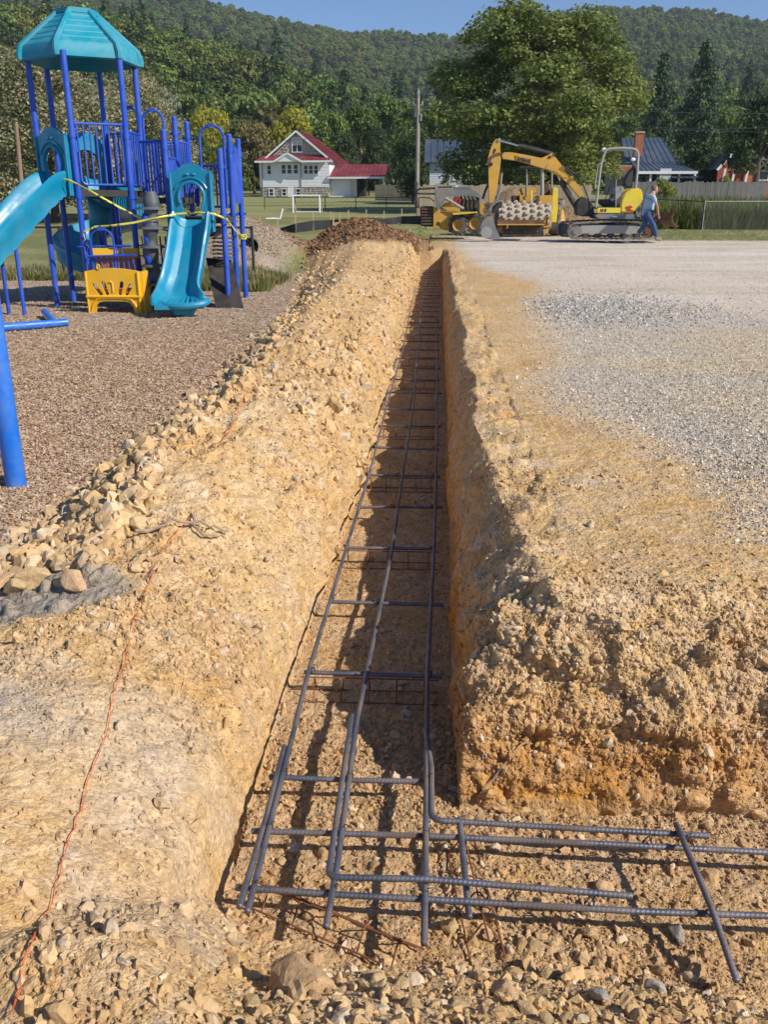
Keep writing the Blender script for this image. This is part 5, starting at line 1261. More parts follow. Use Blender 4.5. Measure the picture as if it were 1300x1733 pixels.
# ------------------------------------------------------------------ playground structure
blue = mat('blue_powder_coat', (.018, .075, .47), rough=.32, var=.06, scale=3, spec=.5, dust=(.08, .14, .46), dscale=2.6, damt=.5)
blue2 = mat('bright_blue_paint', (.012, .15, .62), rough=.35, var=.08, scale=4, dust=(.25, .33, .5), dscale=5, damt=.3)
teal = mat('teal_plastic', (.004, .225, .38), rough=.30, var=.07, scale=2, spec=.5, dust=(.08, .29, .38), dscale=2.5, damt=.35)
teal_r = mat('teal_roof_plastic', (.006, .26, .36), rough=.38, var=.07, scale=2, dust=(.16, .36, .42), dscale=2.5, damt=.4)
yellow_p = mat('yellow_plastic', (.83, .44, .010), rough=.38, var=.06, scale=3, dust=(.6, .42, .15), dscale=4, damt=.3)
orange_p = mat('orange_plastic', (.50, .16, .02), rough=.5, var=.1, scale=3)
deckm = mat('deck_black_vinyl', (.030, .026, .026), rough=.6, var=.2, scale=8, dust=(.12, .10, .08), dscale=5, damt=.4)
greyp = mat('grey_plastic', (.075, .085, .10), rough=.5, var=.15, scale=5, dust=(.2, .18, .16), dscale=4, damt=.4)
ropem = mat('black_rope', (.02, .02, .02), rough=.9)
GZ = -.30
ps = thing('play_structure', 'blue and teal playground tower with slides and hexagonal canopy', 'play structure', (-4.8, 13.6, GZ)); PO = Vector((-4.8, 13.6, GZ))
def L_(v): return Vector(v) - PO
def pbuild(b, name, m, smooth=False, par=None, angle=35): return b.build(name, m, par or ps, smooth, angle)
HEX = {1: (-5.93, 13.60), 2: (-5.98, 14.36), 3: (-5.21, 13.12), 4: (-5.32, 14.76), 5: (-4.56, 13.50), 6: (-4.60, 14.28)}
def post(x, y, z1, cap=True, r=.043, z0=GZ - .1):
    b = MB(); b.cyl(L_((x, y, z0)), L_((x, y, z1)), r, seg=16); 
    if cap: b.sph(L_((x, y, z1)), r * 1.02, (1, 1, .7), 14)
    return pbuild(b, 'post', blue, True)
def collar(x, y, z, r=.043):
    b = MB(); b.cyl(L_((x, y, z - .03)), L_((x, y, z + .03)), r * 1.18, seg=16); b.box(L_((x + r * 1.25, y, z)), (.05, .03, .035)); b.box(L_((x - r * 1.25, y, z)), (.05, .03, .035)); pbuild(b, 'collar', blue, True)
for k, (x, y) in HEX.items():
    post(x, y, 3.2, False)
    for z in ((1.30, 2.12) if k in (1, 3, 5) else (1.3,)): collar(x, y, z)
# hexagonal roof: six clad facets with a deep rim, cap on top
hc = Vector((sum(v[0] for v in HEX.values()) / 6, sum(v[1] for v in HEX.values()) / 6, 0)); ang0 = math.atan2(HEX[5][1] - hc.y, HEX[5][0] - hc.x)
def hexr(r, z, k, tw=0.0): a = ang0 + k * math.pi / 3 + tw; return Vector((hc.x + r * math.cos(a), hc.y + r * math.sin(a), z))
RZ0, RZ1, RZ2, RZ3 = 3.12, 3.32, 3.79, 3.85
RR0, RR1, RR2 = .845, .79, .25
for k in range(6):
    b = MB(); n = 6; rows = []
    # rim band, slightly hollow, then stepped cladding courses up the facet
    prof = [(RR0 - .03, RZ0), (RR0, RZ0 + .02), (RR0 - .01, RZ0 + .10), (RR1 + .02, RZ1 - .01)]
    for i in range(n):
        t0, t1 = i / n, (i + 1) / n; r0, r1 = RR1 + (RR2 - RR1) * t0, RR1 + (RR2 - RR1) * t1; z0, z1 = RZ1 + (RZ2 - RZ1) * t0, RZ1 + (RZ2 - RZ1) * t1
        prof += [(r0 + .006, z0 + .012), (r1 + .012, z1 - .004)]
    prof += [(RR2 - .02, RZ2 - .02)]
    for rr, zz in prof: rows.append([L_(hexr(rr, zz, k).lerp(hexr(rr, zz, k + 1), t)) for t in (0, .5, 1)])
    b.grid(rows); b.grid([[L_(hexr(RR0 - .04, RZ0 + .001, k)), L_(hexr(RR0 - .04, RZ0 + .001, k + 1))], [L_(hexr(.25, RZ2 - .1, k)), L_(hexr(.25, RZ2 - .1, k + 1))]])
    pbuild(b, 'roof_panel', teal_r, True, angle=20)
    b = MB(); b.tube([L_(hexr(RR0 - .005, RZ0 + .02, k)), L_(hexr(RR0 + .0, RZ0 + .10, k)), L_(hexr(RR1 + .02, RZ1, k)), L_(hexr(RR2, RZ2 + .005, k))], [.05, .05, .048, .04], 8); pbuild(b, 'roof_rib', teal_r, True)
b = MB(); b.grid([[L_(hexr(rr, zz, k)) for k in range(6)] for rr, zz in ((RR2 + .06, RZ2 - .03), (RR2 + .055, RZ2 + .03), (.14, RZ3), (.02, RZ3 + .02))], closed=True); pbuild(b, 'roof_cap', teal_r)
# decks
def deck(pts, z, th=.09):
    b = MB(); b.prism([(p[0] - PO.x, p[1] - PO.y) for p in pts], (0, 0, z - PO.z - th / 2), (1, 0, 0), (0, 1, 0), (0, 0, 1), th); return pbuild(b, 'deck', deckm)
DZ = 1.40
deck([HEX[k] for k in (1, 3, 5, 6, 4, 2)], DZ)
deck([HEX[5], (-3.92, 13.75), (-3.88, 14.5), HEX[6]], 1.30)
F = {1: gz(387, 520, GZ), 3: gz(416, 504, GZ)}
F1 = (F[1].x, F[1].y); F3 = (F[3].x, F[3].y)
F4 = (gy(276, 221, 13.62).x, 13.62); F5 = (gy(294, 198, 14.45).x, 14.45); F6 = (gy(315, 206, 15.0).x, 15.0); F2 = (gy(387, 228, 14.25).x, 14.25)
for (x, y), py in ((F1, 255), (F2, 230), (F3, 238), (F4, 222), (F5, 200), (F6, 208)):
    h = gy(300, py, y).z; post(x, y, h)
    for z in (h - .22, 1.05): collar(x, y, z)
deck([F4, F1, F2, (F6[0] + .45, 15.0), F6, F5], 1.02)
deck([F4, (F4[0] + .7, 13.62), (F6[0] + .5, 14.9), F5], 0.86, .12)
# railings made of bars
def railing(A, B, z0, z1, n, name='railing', r=.013, fr=.019, lean=0):
    A, B = Vector((*A, 0)), Vector((*B, 0)); o = bpy.data.objects.new(name, None); COL.objects.link(o); o.parent = ps
    b = MB(); d = (B - A); e = d.normalized() * .07; a0, b0 = A + e, B - e; up = Vector((0, 0, 1))
    b.tube([L_(A + up * z1), L_(B + up * z1)], fr, 8); b.tube([L_(a0 + up * (z1)), L_(a0 + up * (z0 + .06)), L_(a0 + e * .6 + up * z0), L_(b0 - e * .6 + up * z0), L_(b0 + up * (z0 + .06)), L_(b0 + up * z1)], fr * .85, 8)
    b.build('frame', blue, o, True)
    for i in range(n):
        p = a0.lerp(b0, (i + 1) / (n + 1)); MB().cyl(L_(p + up * z0), L_(p + up * z1), r, seg=6).build('bar', blue, o, True)
railing(HEX[3], HEX[5], 1.47, 2.28, 6)
railing(HEX[5], HEX[6], 1.47, 2.20, 5)
railing(HEX[6], HEX[4], 1.47, 2.24, 5)
railing(HEX[6], F5, 1.36, 2.10, 6)
railing((-4.5, 13.9), F4, 1.34, 2.08, 5)
railing(F5, F6, 1.2, 2.12, 4)
railing(F4, F5, 1.55, 1.86, 7)
railing(F6, (gy(338, 253, 15.0).x, 15.0), 1.16, 1.78, 3)
railing((gy(338, 253, 15.0).x, 15.0), F2, 1.16, 1.78, 5)
def arch(px0, px1, pt, pb, Y, r=.02, name='arch_handle', p3=None):
    a, c = gy(px0, pb, Y), gy(px1, pb, Y); zt = gy(px0, pt, Y).z; ar = []; cx = (a.x + c.x) / 2; hw = abs(c.x - a.x) / 2; za = zt - hw
    xo = gy(px0, pt, Y).x - a.x
    for i in range(13):
        t = math.pi * i / 12; ar.append(L_((cx - hw * math.cos(t), Y, za + hw * math.sin(t))))
    b = MB(); b.tube([L_((a.x, Y, a.z))] + ar + [L_((c.x, Y, c.z))], r, 8); b.box(L_((cx, Y, zt)), (.10, .05, .05)); return pbuild(b, name, blue, True)
arch(252, 286, 186, 333, 13.95); arch(345, 385, 212, 352, 14.1); arch(222, 243, 182, 330, 14.4)
# solid blue panel between two posts
b = MB(); z0, z1 = gy(395, 345, 14.5).z, gy(395, 247, 14.5).z; A, B_ = Vector((*F2, 0)), Vector((*F3, 0)); d = (B_ - A).normalized()
b.prism([(.05, z0), ((B_ - A).length - .05, z0), ((B_ - A).length - .05, z1 - .03), (.05, z1 + .03)], L_((A.x, A.y, 0)), d, (0, 0, 1), d.cross(Vector((0, 0, 1))), .035); pbuild(b, 'side_panel', blue)
# entrance hoods: rotomoulded panels with a keyhole opening
def arc_pts(cx, cz, r, a0, a1, n=12, sy=1.0): return [(cx + r * math.cos(a0 + (a1 - a0) * i / n), cz + r * sy * math.sin(a0 + (a1 - a0) * i / n)) for i in range(n + 1)]
def hood(A, B, z0, z1, zhole, th=.06, relief=True, m=teal):
    A, B = Vector((*A, 0)), Vector((*B, 0)); w = (B - A).length; d = (B - A).normalized(); nn = d.cross(Vector((0, 0, 1))).normalized(); n = nn
    zs = z1 - .10
    out = [(.0, z0), (w, z0), (w, zs)] + [(w * (.82 - .64 * i / 10), zs + .10 * math.sin(math.pi * i / 10) ** .8 + .005) for i in range(11)] + [(0, zs)]
    r = w * .30; hz = z1 - .26 - r
    hole = [(w * .5 - r * .72, zhole), (w * .5 + r * .72, zhole), (w * .5 + r * .74, zhole + .2)] + arc_pts(w * .5, hz, r, -.5, math.pi + .5, 16, 1.05) + [(w * .5 - r * .74, zhole + .2)]
    b = MB(); b.prism_holes(out, [hole], L_((A.x, A.y, 0)), d, (0, 0, 1), n, th)
    o = pbuild(b, 'slide_hood', m)
    P0 = Vector((A.x, A.y, 0)) + n * (th / 2 + .012)
    def lip(pts, rr, nm='lip'): MB().tube([L_(P0 + d * u + Vector((0, 0, v))) for u, v in pts], rr, 6).build(nm, m, o, True)
    lip(hole[2:-1], .022, 'opening_rim')
    lip(arc_pts(w * .5, hz, r + .07, .45, math.pi - .45, 12), .014, 'relief_band')
    lip([(.02, z0), (.02, zs - .02)], .02, 'edge_rim'); lip([(w - .02, z0), (w - .02, zs - .02)], .02, 'edge_rim')
    for s in (-1, 1):
        MB().sph(L_(P0 + d * (w * .5 + s * .05) + Vector((0, 0, hz + r + .115))), .032, (1.2, .5, .6), 8).build('emblem', m, o, True)
    for s in (.04, w - .04):
        for v in (z0 + .12, z0 + .55): MB().sph(L_(P0 + d * s + Vector((0, 0, v))), .014, seg=6).build('bolt', greyp, o)
    return o
h0, h1 = gy(291, 392, 13.5), gy(366, 277, 13.5)
hood((gy(293, 390, 13.5).x, 13.50), (gy(364, 390, 13.5).x, 13.50), h0.z, h1.z, h0.z + .12)
e_ = .07
hood((HEX[1][0] + .04, HEX[1][1] - .10), (HEX[3][0] - .06, HEX[3][1] - .02), 1.32, 2.24, 1.42)
hood((HEX[4][0] + .02, HEX[4][1] + .04), (HEX[2][0] + .04, HEX[2][1] + .04), 1.32, 2.26, 1.42)
# slides
def slide(path, half, rim, name='slide', skirt=.0, fan=True, wall=.045, m=teal, side=None, steps=3):
    """path: centre line points; loft a closed trough section along it"""
    P = [Vector(p) for p in path]; Q = []
    for i in range(len(P) - 1):
        p0 = P[max(0, i - 1)]; p1 = P[i]; p2 = P[i + 1]; p3 = P[min(len(P) - 1, i + 2)]
        for k in range(steps * 2):
            t = k / (steps * 2); Q.append((0.5 * ((2 * p1) + (-p0 + p2) * t + (2 * p0 - 5 * p1 + 4 * p2 - p3) * t * t + (-p0 + 3 * p1 - 3 * p2 + p3) * t ** 3), (i + t) / (len(P) - 1)))
    Q.append((P[-1], 1.0)); rows = []
    for i, (c, t) in enumerate(Q):
        a = Q[max(0, i - 1)][0]; e = Q[min(len(Q) - 1, i + 1)][0]; d = (e - a).normalized(); 
        x = d.cross(Vector((0, 0, 1))).normalized(); u = x.cross(d).normalized(); h = np.interp(t, np.linspace(0, 1, len(half)), half); rm = np.interp(t, np.linspace(0, 1, len(rim)), rim)
        sk = skirt * (.75 + .25 * abs(math.sin(i * .9))) if skirt else wall
        sec = [(-h - .055, rm - .01), (-h - .03, rm + .012), (-h + .005, rm - .005), (-h + .03, rm * .55), (-h + .06, .05), (-h + .12, .012), (-h * .45, -.002), (-h * .22, .004), (0, 0), (h * .22, .004), (h * .45, -.002), (h - .12, .012), (h - .06, .05), (h - .03, rm * .55), (h - .005, rm - .005), (h + .03, rm + .012), (h + .055, rm - .01),
               (h + .045, rm * .5), (h + .015, rm * .3), (h + .01, -sk), (h - .03, -sk), (h - .06, -wall), (0, -wall - .005), (-h + .06, -wall), (-h + .03, -sk), (-h - .01, -sk), (-h - .015, rm * .3), (-h - .045, rm * .5)]
        rows.append([L_(c + x * p + u * q) for p, q in sec])
    b = MB(); b.grid(rows, closed=True); b.b.faces.new([b.b.verts[i] for i in range(0)]) if 0 else None
    b.b.verts.ensure_lookup_table(); n = len(rows[0]); N = len(b.b.verts)
    b.b.faces.new([b.b.verts[i] for i in range(n)]); b.b.faces.new([b.b.verts[N - n + i] for i in range(n)][::-1])
    return pbuild(b, name, m, True, angle=50)
sl = slide([gy(329, 372, 13.48), gy(325, 392, 13.36), gy(318, 432, 13.12), gy(311, 470, 12.88), (gy(304, 500, 12.66)), gy(302, 514, 12.46), gy(303, 518, 12.32)],
      [.25, .25, .24, .245, .27, .325, .33], [.20, .19, .17, .16, .15, .12, .05])
# rolled exit lip and its foot
c = gy(302, 519, 12.30); b = MB(); b.tube([L_((c.x + .355 * math.cos(t), 12.52 - .22 * math.sin(t) * 1.0, c.z + .055 - .05 * math.sin(t))) for t in [math.pi * i / 18 for i in range(19)]], [.05] * 19, 10); pbuild(b, 'exit_lip', teal, True)
b = MB(); b.tube([L_((c.x, 12.5, c.z - .04)), L_((c.x, 12.46, c.z - .16))], [.2, .13], 14); pbuild(b, 'exit_foot', teal, True)
b = MB(); b.cyl(L_((c.x + .02, 12.42, GZ - .05)), L_((c.x + .02, 12.46, c.z - .1)), .022); pbuild(b, 'slide_leg', greyp)
for i in range(7):
    a = (i - 3) * .10; b = MB(); b.tube([L_((c.x + a * .35, 12.72, gy(303, 500, 12.7).z + .012)), L_((c.x + a * .85, 12.40, c.z + .035))], [.006, .012], 5); pbuild(b, 'bed_rib', teal, True)
nd = Vector((-.545, -.838, 0)); s0 = Vector((-5.555, 13.30, 1.42))
slide([s0 + nd * s + Vector((0, 0, z)) for s, z in ((-.02, 0), (.12, -.02), (.35, -.16), (.9, -.60), (1.5, -1.07), (1.95, -1.36), (2.25, -1.46), (2.55, -1.48))], [.26, .26, .27, .27, .27, .28], [.23, .23, .22, .2, .18, .1], skirt=.10, steps=4)
for s, z in ((.95, .58), (1.75, 0.0)):
    for k in (-.2, .2):
        q = s0 + nd * s + Vector((-nd.y, nd.x, 0)) * k; b = MB(); b.cyl(L_((q.x, q.y, GZ - .05)), L_((q.x, q.y, z + .06)), .028, seg=10); pbuild(b, 'slide_leg', blue, True)
# spiral slide behind the tower
sc = Vector((-5.75, 15.35, 0)); hp_ = []
for i in range(17):
    t = i / 16; a = R(-95 + 400 * t); hp_.append(sc + Vector((.48 * math.cos(a), .48 * math.sin(a), 1.32 - 1.28 * t)))
slide([Vector((-5.65, 14.6, 1.38)), Vector((-5.68, 14.8, 1.35))] + hp_[1:] , [.29], [.34, .34, .3, .22], name='spiral_slide', steps=2)
b = MB(); b.cyl(L_((sc.x, sc.y, GZ)), L_((sc.x, sc.y, 1.5)), .06, seg=14); pbuild(b, 'spiral_post', blue, True)
b = MB(); q = [gy(150, 337, 14.9), gy(184, 335, 14.9), gy(187, 385, 14.85), gy(154, 388, 14.85)]
rows = [[L_(q[0].lerp(q[1], u).lerp(q[3].lerp(q[2], u), v) + Vector((0, -.10 * math.sin(math.pi * u), 0))) for u in [k / 8 for k in range(9)]] for v in (0, .5, 1)]
b.grid(rows); o_ = pbuild(b, 'spiral_entry_wall', teal, True)
sm_ = o_.modifiers.new('thick', 'SOLIDIFY'); sm_.thickness = .03
# pod climber: twisted column with stepping discs
cx, cy = gy(258, 420, 13.25).x, 13.25; b = MB(); rows = []
for i in range(37):
    t = i / 36; z = GZ + t * 1.68; r = .075 + .045 * abs(math.sin(t * math.pi * 5)) ; a = t * 7
    rows.append([L_((cx + .035 * math.cos(a) + r * math.cos(k * math.pi / 6), cy + .035 * math.sin(a) + r * math.sin(k * math.pi / 6), z)) for k in range(12)])
b.grid(rows, closed=True); pbuild(b, 'climber_column', greyp, True)
for py in (352, 385, 417, 449, 480):
    z = gy(258, py, cy).z; b = MB(); b.cyl(L_((cx, cy, z - .02)), L_((cx, cy, z + .015)), .19, .16, seg=20); pbuild(b, 'step_disc', greyp, True)
    b = MB(); b.sph(L_((cx - .05, cy - .09, z - .16)), .07, (.7, .5, 1.4), 10); pbuild(b, 'grip', blue, True)
# net ladder
for s in (0, 1):
    for k in range(2): b = MB(); b.tube([L_(gy(230 + 9 * k + 40 * s, 400, 13.6)), L_(gy(246 + 9 * k + 34 * s, 498, 13.45))], .012, 5); pbuild(b, 'ladder_rope', ropem)
for i in range(5):
    b = MB(); b.tube([L_(gy(232 + 3 * i, 415 + 18 * i, 13.55)), L_(gy(243 + 3 * i, 415 + 18 * i, 13.55))], .011, 5); pbuild(b, 'ladder_rung', ropem)
# leaning black ramp board and ringed grip post
b = MB(); q = [gy(348, 436, 14.1), gy(392, 440, 14.1), gy(413, 524, 13.42), gy(365, 522, 13.42)]
bm_ = b.b; n_ = (q[1] - q[0]).cross(q[3] - q[0]).normalized() * .035
va = [bm_.verts.new(L_(p)) for p in q]; vb = [bm_.verts.new(L_(p + n_)) for p in q]; bm_.faces.new(va); bm_.faces.new(vb[::-1])
for i in range(4): bm_.faces.new((va[i], va[(i + 1) % 4], vb[(i + 1) % 4], vb[i]))
pbuild(b, 'ramp_board', deckm)
for i in range(6):
    z = gy(383, 403 + 6.6 * i, 14.0).z; x = gy(383, 420, 14.0).x
    b = MB(); b.tube([L_((x + .10 * math.cos(t), 14.0 + .10 * math.sin(t), z)) for t in [k * math.pi / 6 for k in range(12)]], .012, 5, closed=True); pbuild(b, 'grip_ring', blue if i % 2 else greyp, True)
    b = MB(); b.cyl(L_((x - .16, 14.0, z - .012)), L_((x - .16, 14.0, z + .012)), .075, .05, seg=12); pbuild(b, 'grip_disc', deckm, True)
# yellow play counter: front with finger slots, side cheek, shelf and orange back
YY = 12.82; yx = lambda px: gy(px, 490, YY).x; yz = lambda py: gy(190, py, YY).z
x0, x1 = yx(146), yx(238); zt0, zt1 = yz(459), yz(453); zb_ = GZ
w = x1 - x0; H = zt1 + .0 - zb_
out = [(0, -.02), (.10, -.02), (.13, .10), (.18, .155), (.25, .17), (w - .25, .17), (w - .18, .155), (w - .13, .10), (w - .10, -.02), (w, -.02), (w - .01, H - .05)] + [(w * (1 - i / 8) if 0 < i < 8 else (w - .01 if i == 0 else .01), H - .05 + .045 * math.sin(math.pi * i / 8)) for i in range(1, 8)] + [(.01, H - .05)]
holes = []
for k in range(5):
    a = R(90 + (2 - k) * 17); c = Vector((w * .5 + (k - 2) * .115, .335 + .04 * (1 - abs(k - 2) / 2))); u = Vector((math.cos(a), math.sin(a))); v = Vector((-u.y, u.x)); hl, hw_ = .10, .031
    if k == 2: continue
    holes.append([tuple(c + u * (hl * sx_) + v * (hw_ * sy_)) for sx_, sy_ in ((-1, -.6), (-.8, -1), (.7, -1), (1, -.5), (1.05, 0), (1, .5), (.7, 1), (-.8, 1), (-1, .6))][::-1])
b = MB(); b.prism_holes(out, holes, L_((x0, YY, zb_)), (1, 0, 0), (0, 0, 1), (0, 1, 0), .06); pbuild(b, 'counter_front', yellow_p)
def yl(pts, r, nm, m=yellow_p): b = MB(); b.tube([L_((x0 + u, YY - .035, zb_ + v)) for u, v in pts], r, 8); pbuild(b, nm, m, True)
yl([(.0, .235), (w, .235)], .022, 'ledge'); yl([(.05, 0), (.09, .12), (.15, .20), (.24, .215), (w - .24, .215), (w - .15, .20), (w - .09, .12), (w - .05, 0)], .014, 'foot_moulding')
yl([(w * .5, .30), (w * .5, .42), (w * .5 - .01, .44), (w * .5 - .03, .45), (w * .5 - .05, .44)], .011, 'finger_relief'); yl([(.02, .0), (.02, H - .06)], .016, 'edge_rim'); yl([(w - .02, .0), (w - .02, H - .06)], .016, 'edge_rim')
yl([(.22 + .02 * math.cos(t), H + .015 + .03 * math.sin(t)) for t in [k * .5 for k in range(13)]], .012, 'knob')
b = MB(); b.prism([(0, -.02), (.72, -.02), (.72, yz(413) - GZ + .05), (.5, yz(413) - GZ + .05), (.35, H - .05), (0, H - .06)], L_((x1 + .01, YY + .02, zb_)), (0, 1, 0), (0, 0, 1), (1, 0, 0), .05); pbuild(b, 'counter_side', yellow_p)
t0 = gy(152, 435, 13.35); t1 = gy(236, 413, 13.5)
b = MB(); b.prism([(0, 0), (t1.x - t0.x, 0), (t1.x - t0.x, .13), (0, .13)], L_((t0.x, 13.36, t0.z)), (1, 0, 0), (0, .45, .89), (0, .89, -.45), .05); pbuild(b, 'counter_top', yellow_p)
b = MB(); b.box(L_(((t0.x + t1.x) / 2, 13.42, t0.z - .14)), (t1.x - t0.x - .1, .04, .28)); pbuild(b, 'counter_back', orange_p)
b = MB(); b.box(L_(((x0 + x1) / 2, YY + .22, .0)), (w - .04, .4, .04)); pbuild(b, 'bench', orange_p)
# little gate of blue bars behind the counter
arch(158, 196, 387, 455, 13.02, .016, 'gate_arch')
for (a, c2, py, Yq) in ((130, 222, 417, 13.08), (148, 229, 433, 12.98)):
    b = MB(); b.tube([L_(gy(a, py + 1, Yq)), L_(gy(c2, py - 1, Yq))], .016, 8); pbuild(b, 'gate_rail', blue, True)
for i in range(10):
    px = 142 + i * 9; b = MB(); b.tube([L_(gy(px, 418 if i in (0, 1, 6, 7) else 433, 13.02)), L_(gy(px + 6, 460, 13.02))], .012, 6); pbuild(b, 'gate_bar', blue, True)
# extra short legs and thin uprights seen below the decks
for px, py, Y in ((304, 500, 13.62), (196, 345, 14.7), (246, 345, 13.9)):
    q = gy(px, py, Y); b = MB(); b.cyl(L_((q.x, Y, GZ)), L_((q.x, Y, 1.2 if Y > 13.7 else 1.0)), .04 if Y > 13.7 else .05, seg=12); pbuild(b, 'post', blue, True)
# --- yellow barrier tape
tapem = bpy.data.materials.new('barrier_tape'); tapem.use_nodes = True; n = tapem.node_tree.nodes; Lk = tapem.node_tree.links; bb = n['Principled BSDF']; bb.inputs['Roughness'].default_value = .35
tc = n.new('ShaderNodeTexCoord'); mp = n.new('ShaderNodeMapping'); mp.inputs['Scale'].default_value = (3, 3, 3); tn = n.new('ShaderNodeTexNoise'); tn.inputs['Scale'].default_value = 5; tn.inputs['Detail'].default_value = 1
Lk.new(tc.outputs['Object'], mp.inputs[0]); Lk.new(mp.outputs[0], tn.inputs['Vector']); rmp = n.new('ShaderNodeValToRGB'); rmp.color_ramp.interpolation = 'CONSTANT'; Lk.new(tn.outputs['Fac'], rmp.inputs[0])
rmp.color_ramp.elements[0].color = (.60, .56, .10, 1); rmp.color_ramp.elements[1].position = .60; rmp.color_ramp.elements[1].color = (.10, .09, .02, 1); Lk.new(rmp.outputs[0], bb.inputs['Base Color'])
def tape(pts, label, w=.033, tw=2.0):
    P = [gy(*p) for p in pts]; Q = []
    for a, c in zip(P, P[1:]):
        n = 8; Q += [a.lerp(c, i / n) for i in range(n)]
    Q.append(P[-1]); rows = []
    for i, q in enumerate(Q):
        a = .5 * math.sin(i * .35) * tw * .5; rows.append([q + Vector((0, math.sin(a) * w / 2 * s, math.cos(a) * w / 2 * s)) for s in (-1, 0, 1)])
    b = MB(); b.grid(rows); o = b.build('barrier_tape', tapem, smooth=True); sm = o.modifiers.new('thick', 'SOLIDIFY'); sm.thickness = .0015
    tag(o, label, 'tape'); return o
tape([(80, 303, 13.2), (115, 304, 12.98), (150, 322, 13.0), (200, 350, 13.1), (245, 374, 13.2), (283, 391, 13.5)], 'yellow barrier tape sloping from the left slide down behind the climber')
tape([(140, 393, 13.0), (160, 384, 13.0), (190, 382, 13.0), (225, 377, 13.05), (265, 369, 13.1), (300, 362, 13.3), (335, 360, 13.28), (363, 362, 13.35), (384, 371, 13.5), (398, 390, 13.9), (412, 401, 14.6)], 'yellow barrier tape strung across the open slide and tied to the right post')
tape([(140, 393, 13.0), (143, 404, 13.0), (150, 420, 13.02)], 'loose hanging end of yellow barrier tape knotted on the tower post', .03)
q = F3; b = MB(); b.cyl((F3[0], F3[1], gy(415, 405, F3[1]).z), (F3[0], F3[1], gy(415, 396, F3[1]).z), .065, seg=12); tag(b.build('barrier_tape', tapem), 'yellow tape wrapped round the rightmost blue post', 'tape')
# --- foreground blue pole and the fallen one
f0 = gz(27, 822, GZ); zz = near_z(f0.x, f0.y)
b = MB(); b.cyl((0, 0, -.15), (-.0, .0, 2.3), .0575, seg=28); o = b.build('blue_pole', blue2, smooth=True); o.location = (f0.x, f0.y, zz); tag(o, 'thick bright blue steel pole standing in the wood chips at the left edge', 'pole')
A = gz(-45, 558, GZ + .06); B_ = gz(113, 545, GZ + .06); t = thing('fallen_pole', 'blue steel pole lying on the wood chips beyond the standing pole', 'pole', (A.x, A.y, near_z(A.x, A.y) + .05))
d = B_ - A; zB = near_z(B_.x, B_.y) + .05; d.z = zB - t.location.z; MB().cyl((0, 0, 0), d, .05, seg=20).build('tube', blue2, t, True)
c = gz(92, 546, GZ + .06) - A; e2 = gz(75, 531, GZ + .06) - A; MB().cyl((c.x, c.y, 0), (e2.x, e2.y, .03), .045, seg=16).build('stub', blue2, t, True)
# ------------------------------------------------------------------ machines
cat_y = mat('machine_yellow', (.62, .33, .025), rough=.42, var=.10, scale=3, dust=(.42, .31, .18), dscale=2.2, damt=.65)
cat_y2 = mat('bright_machine_yellow', (.80, .60, .03), rough=.35, var=.06, scale=3, dust=(.5, .42, .2), dscale=2.5, damt=.4)
mgrey = mat('machine_grey', (.15, .16, .175), rough=.5, var=.12, scale=4, dust=(.36, .30, .23), dscale=2.5, damt=.6)
mlight = mat('cab_grey', (.30, .30, .29), rough=.5, var=.1, scale=4, dust=(.42, .36, .28), dscale=3, damt=.5)
mdark = mat('machine_black', (.022, .022, .024), rough=.55, var=.2, scale=5, dust=(.16, .12, .09), dscale=3, damt=.45)
rubber = mat('tyre_rubber', (.055, .052, .05), rough=.85, var=.2, scale=6, dust=(.34, .28, .22), dscale=2.5, damt=.85)
trackm = mat('track_rubber', (.12, .105, .09), rough=.9, var=.2, scale=6, dust=(.38, .32, .25), dscale=2.5, damt=.8)
rusty = mat('rusty_brown_steel', (.13, .065, .035), rough=.85, var=.3, scale=4, dust=(.28, .19, .12), dscale=3, damt=.5)
chrome = mat('hydraulic_rod', (.55, .56, .58), rough=.2, metal=.9)
drumm = mat('dusty_drum_steel', (.42, .365, .29), rough=.85, var=.18, scale=5, dust=(.46, .38, .28), dscale=3, damt=.7)
seatm = mat('seat_vinyl', (.045, .045, .05), rough=.7)
redm = mat('red_engine_part', (.38, .04, .025), rough=.5, var=.2, scale=6)
def machine(name, label, cat, px, py, Y):
    g = gy(px, py, Y); t = thing(name, label, cat, (g.x, Y, g.z)); O = Vector((g.x, Y, g.z)); return t, O
def fitters(t, O, Y0):
    """helpers that place outlines measured on the side view at the machine's own distance"""
    def E(px, py, dy=0.0): return gy(px, py, Y0 + dy) - O
    def plate(name, poly, dy, th, m, par=None, bev=0.0, smooth=False):
        P = [E(x, y, 0) for x, y in poly]; b = MB(); b.prism([(p.x, p.z) for p in P], (0, dy, 0), (1, 0, 0), (0, 0, 1), (0, 1, 0), th)
        if bev: bmesh.ops.bevel(b.b, geom=[e for e in b.b.edges], offset=bev, segments=2, affect='EDGES', clamp_overlap=True)
        return b.build(name, m, par or t, smooth or bool(bev), 40)
    def tube(name, pts, r, m, par=None, seg=8): b = MB(); b.tube([E(*p) for p in pts], r, seg); return b.build(name, m, par or t, True)
    return E, plate, tube
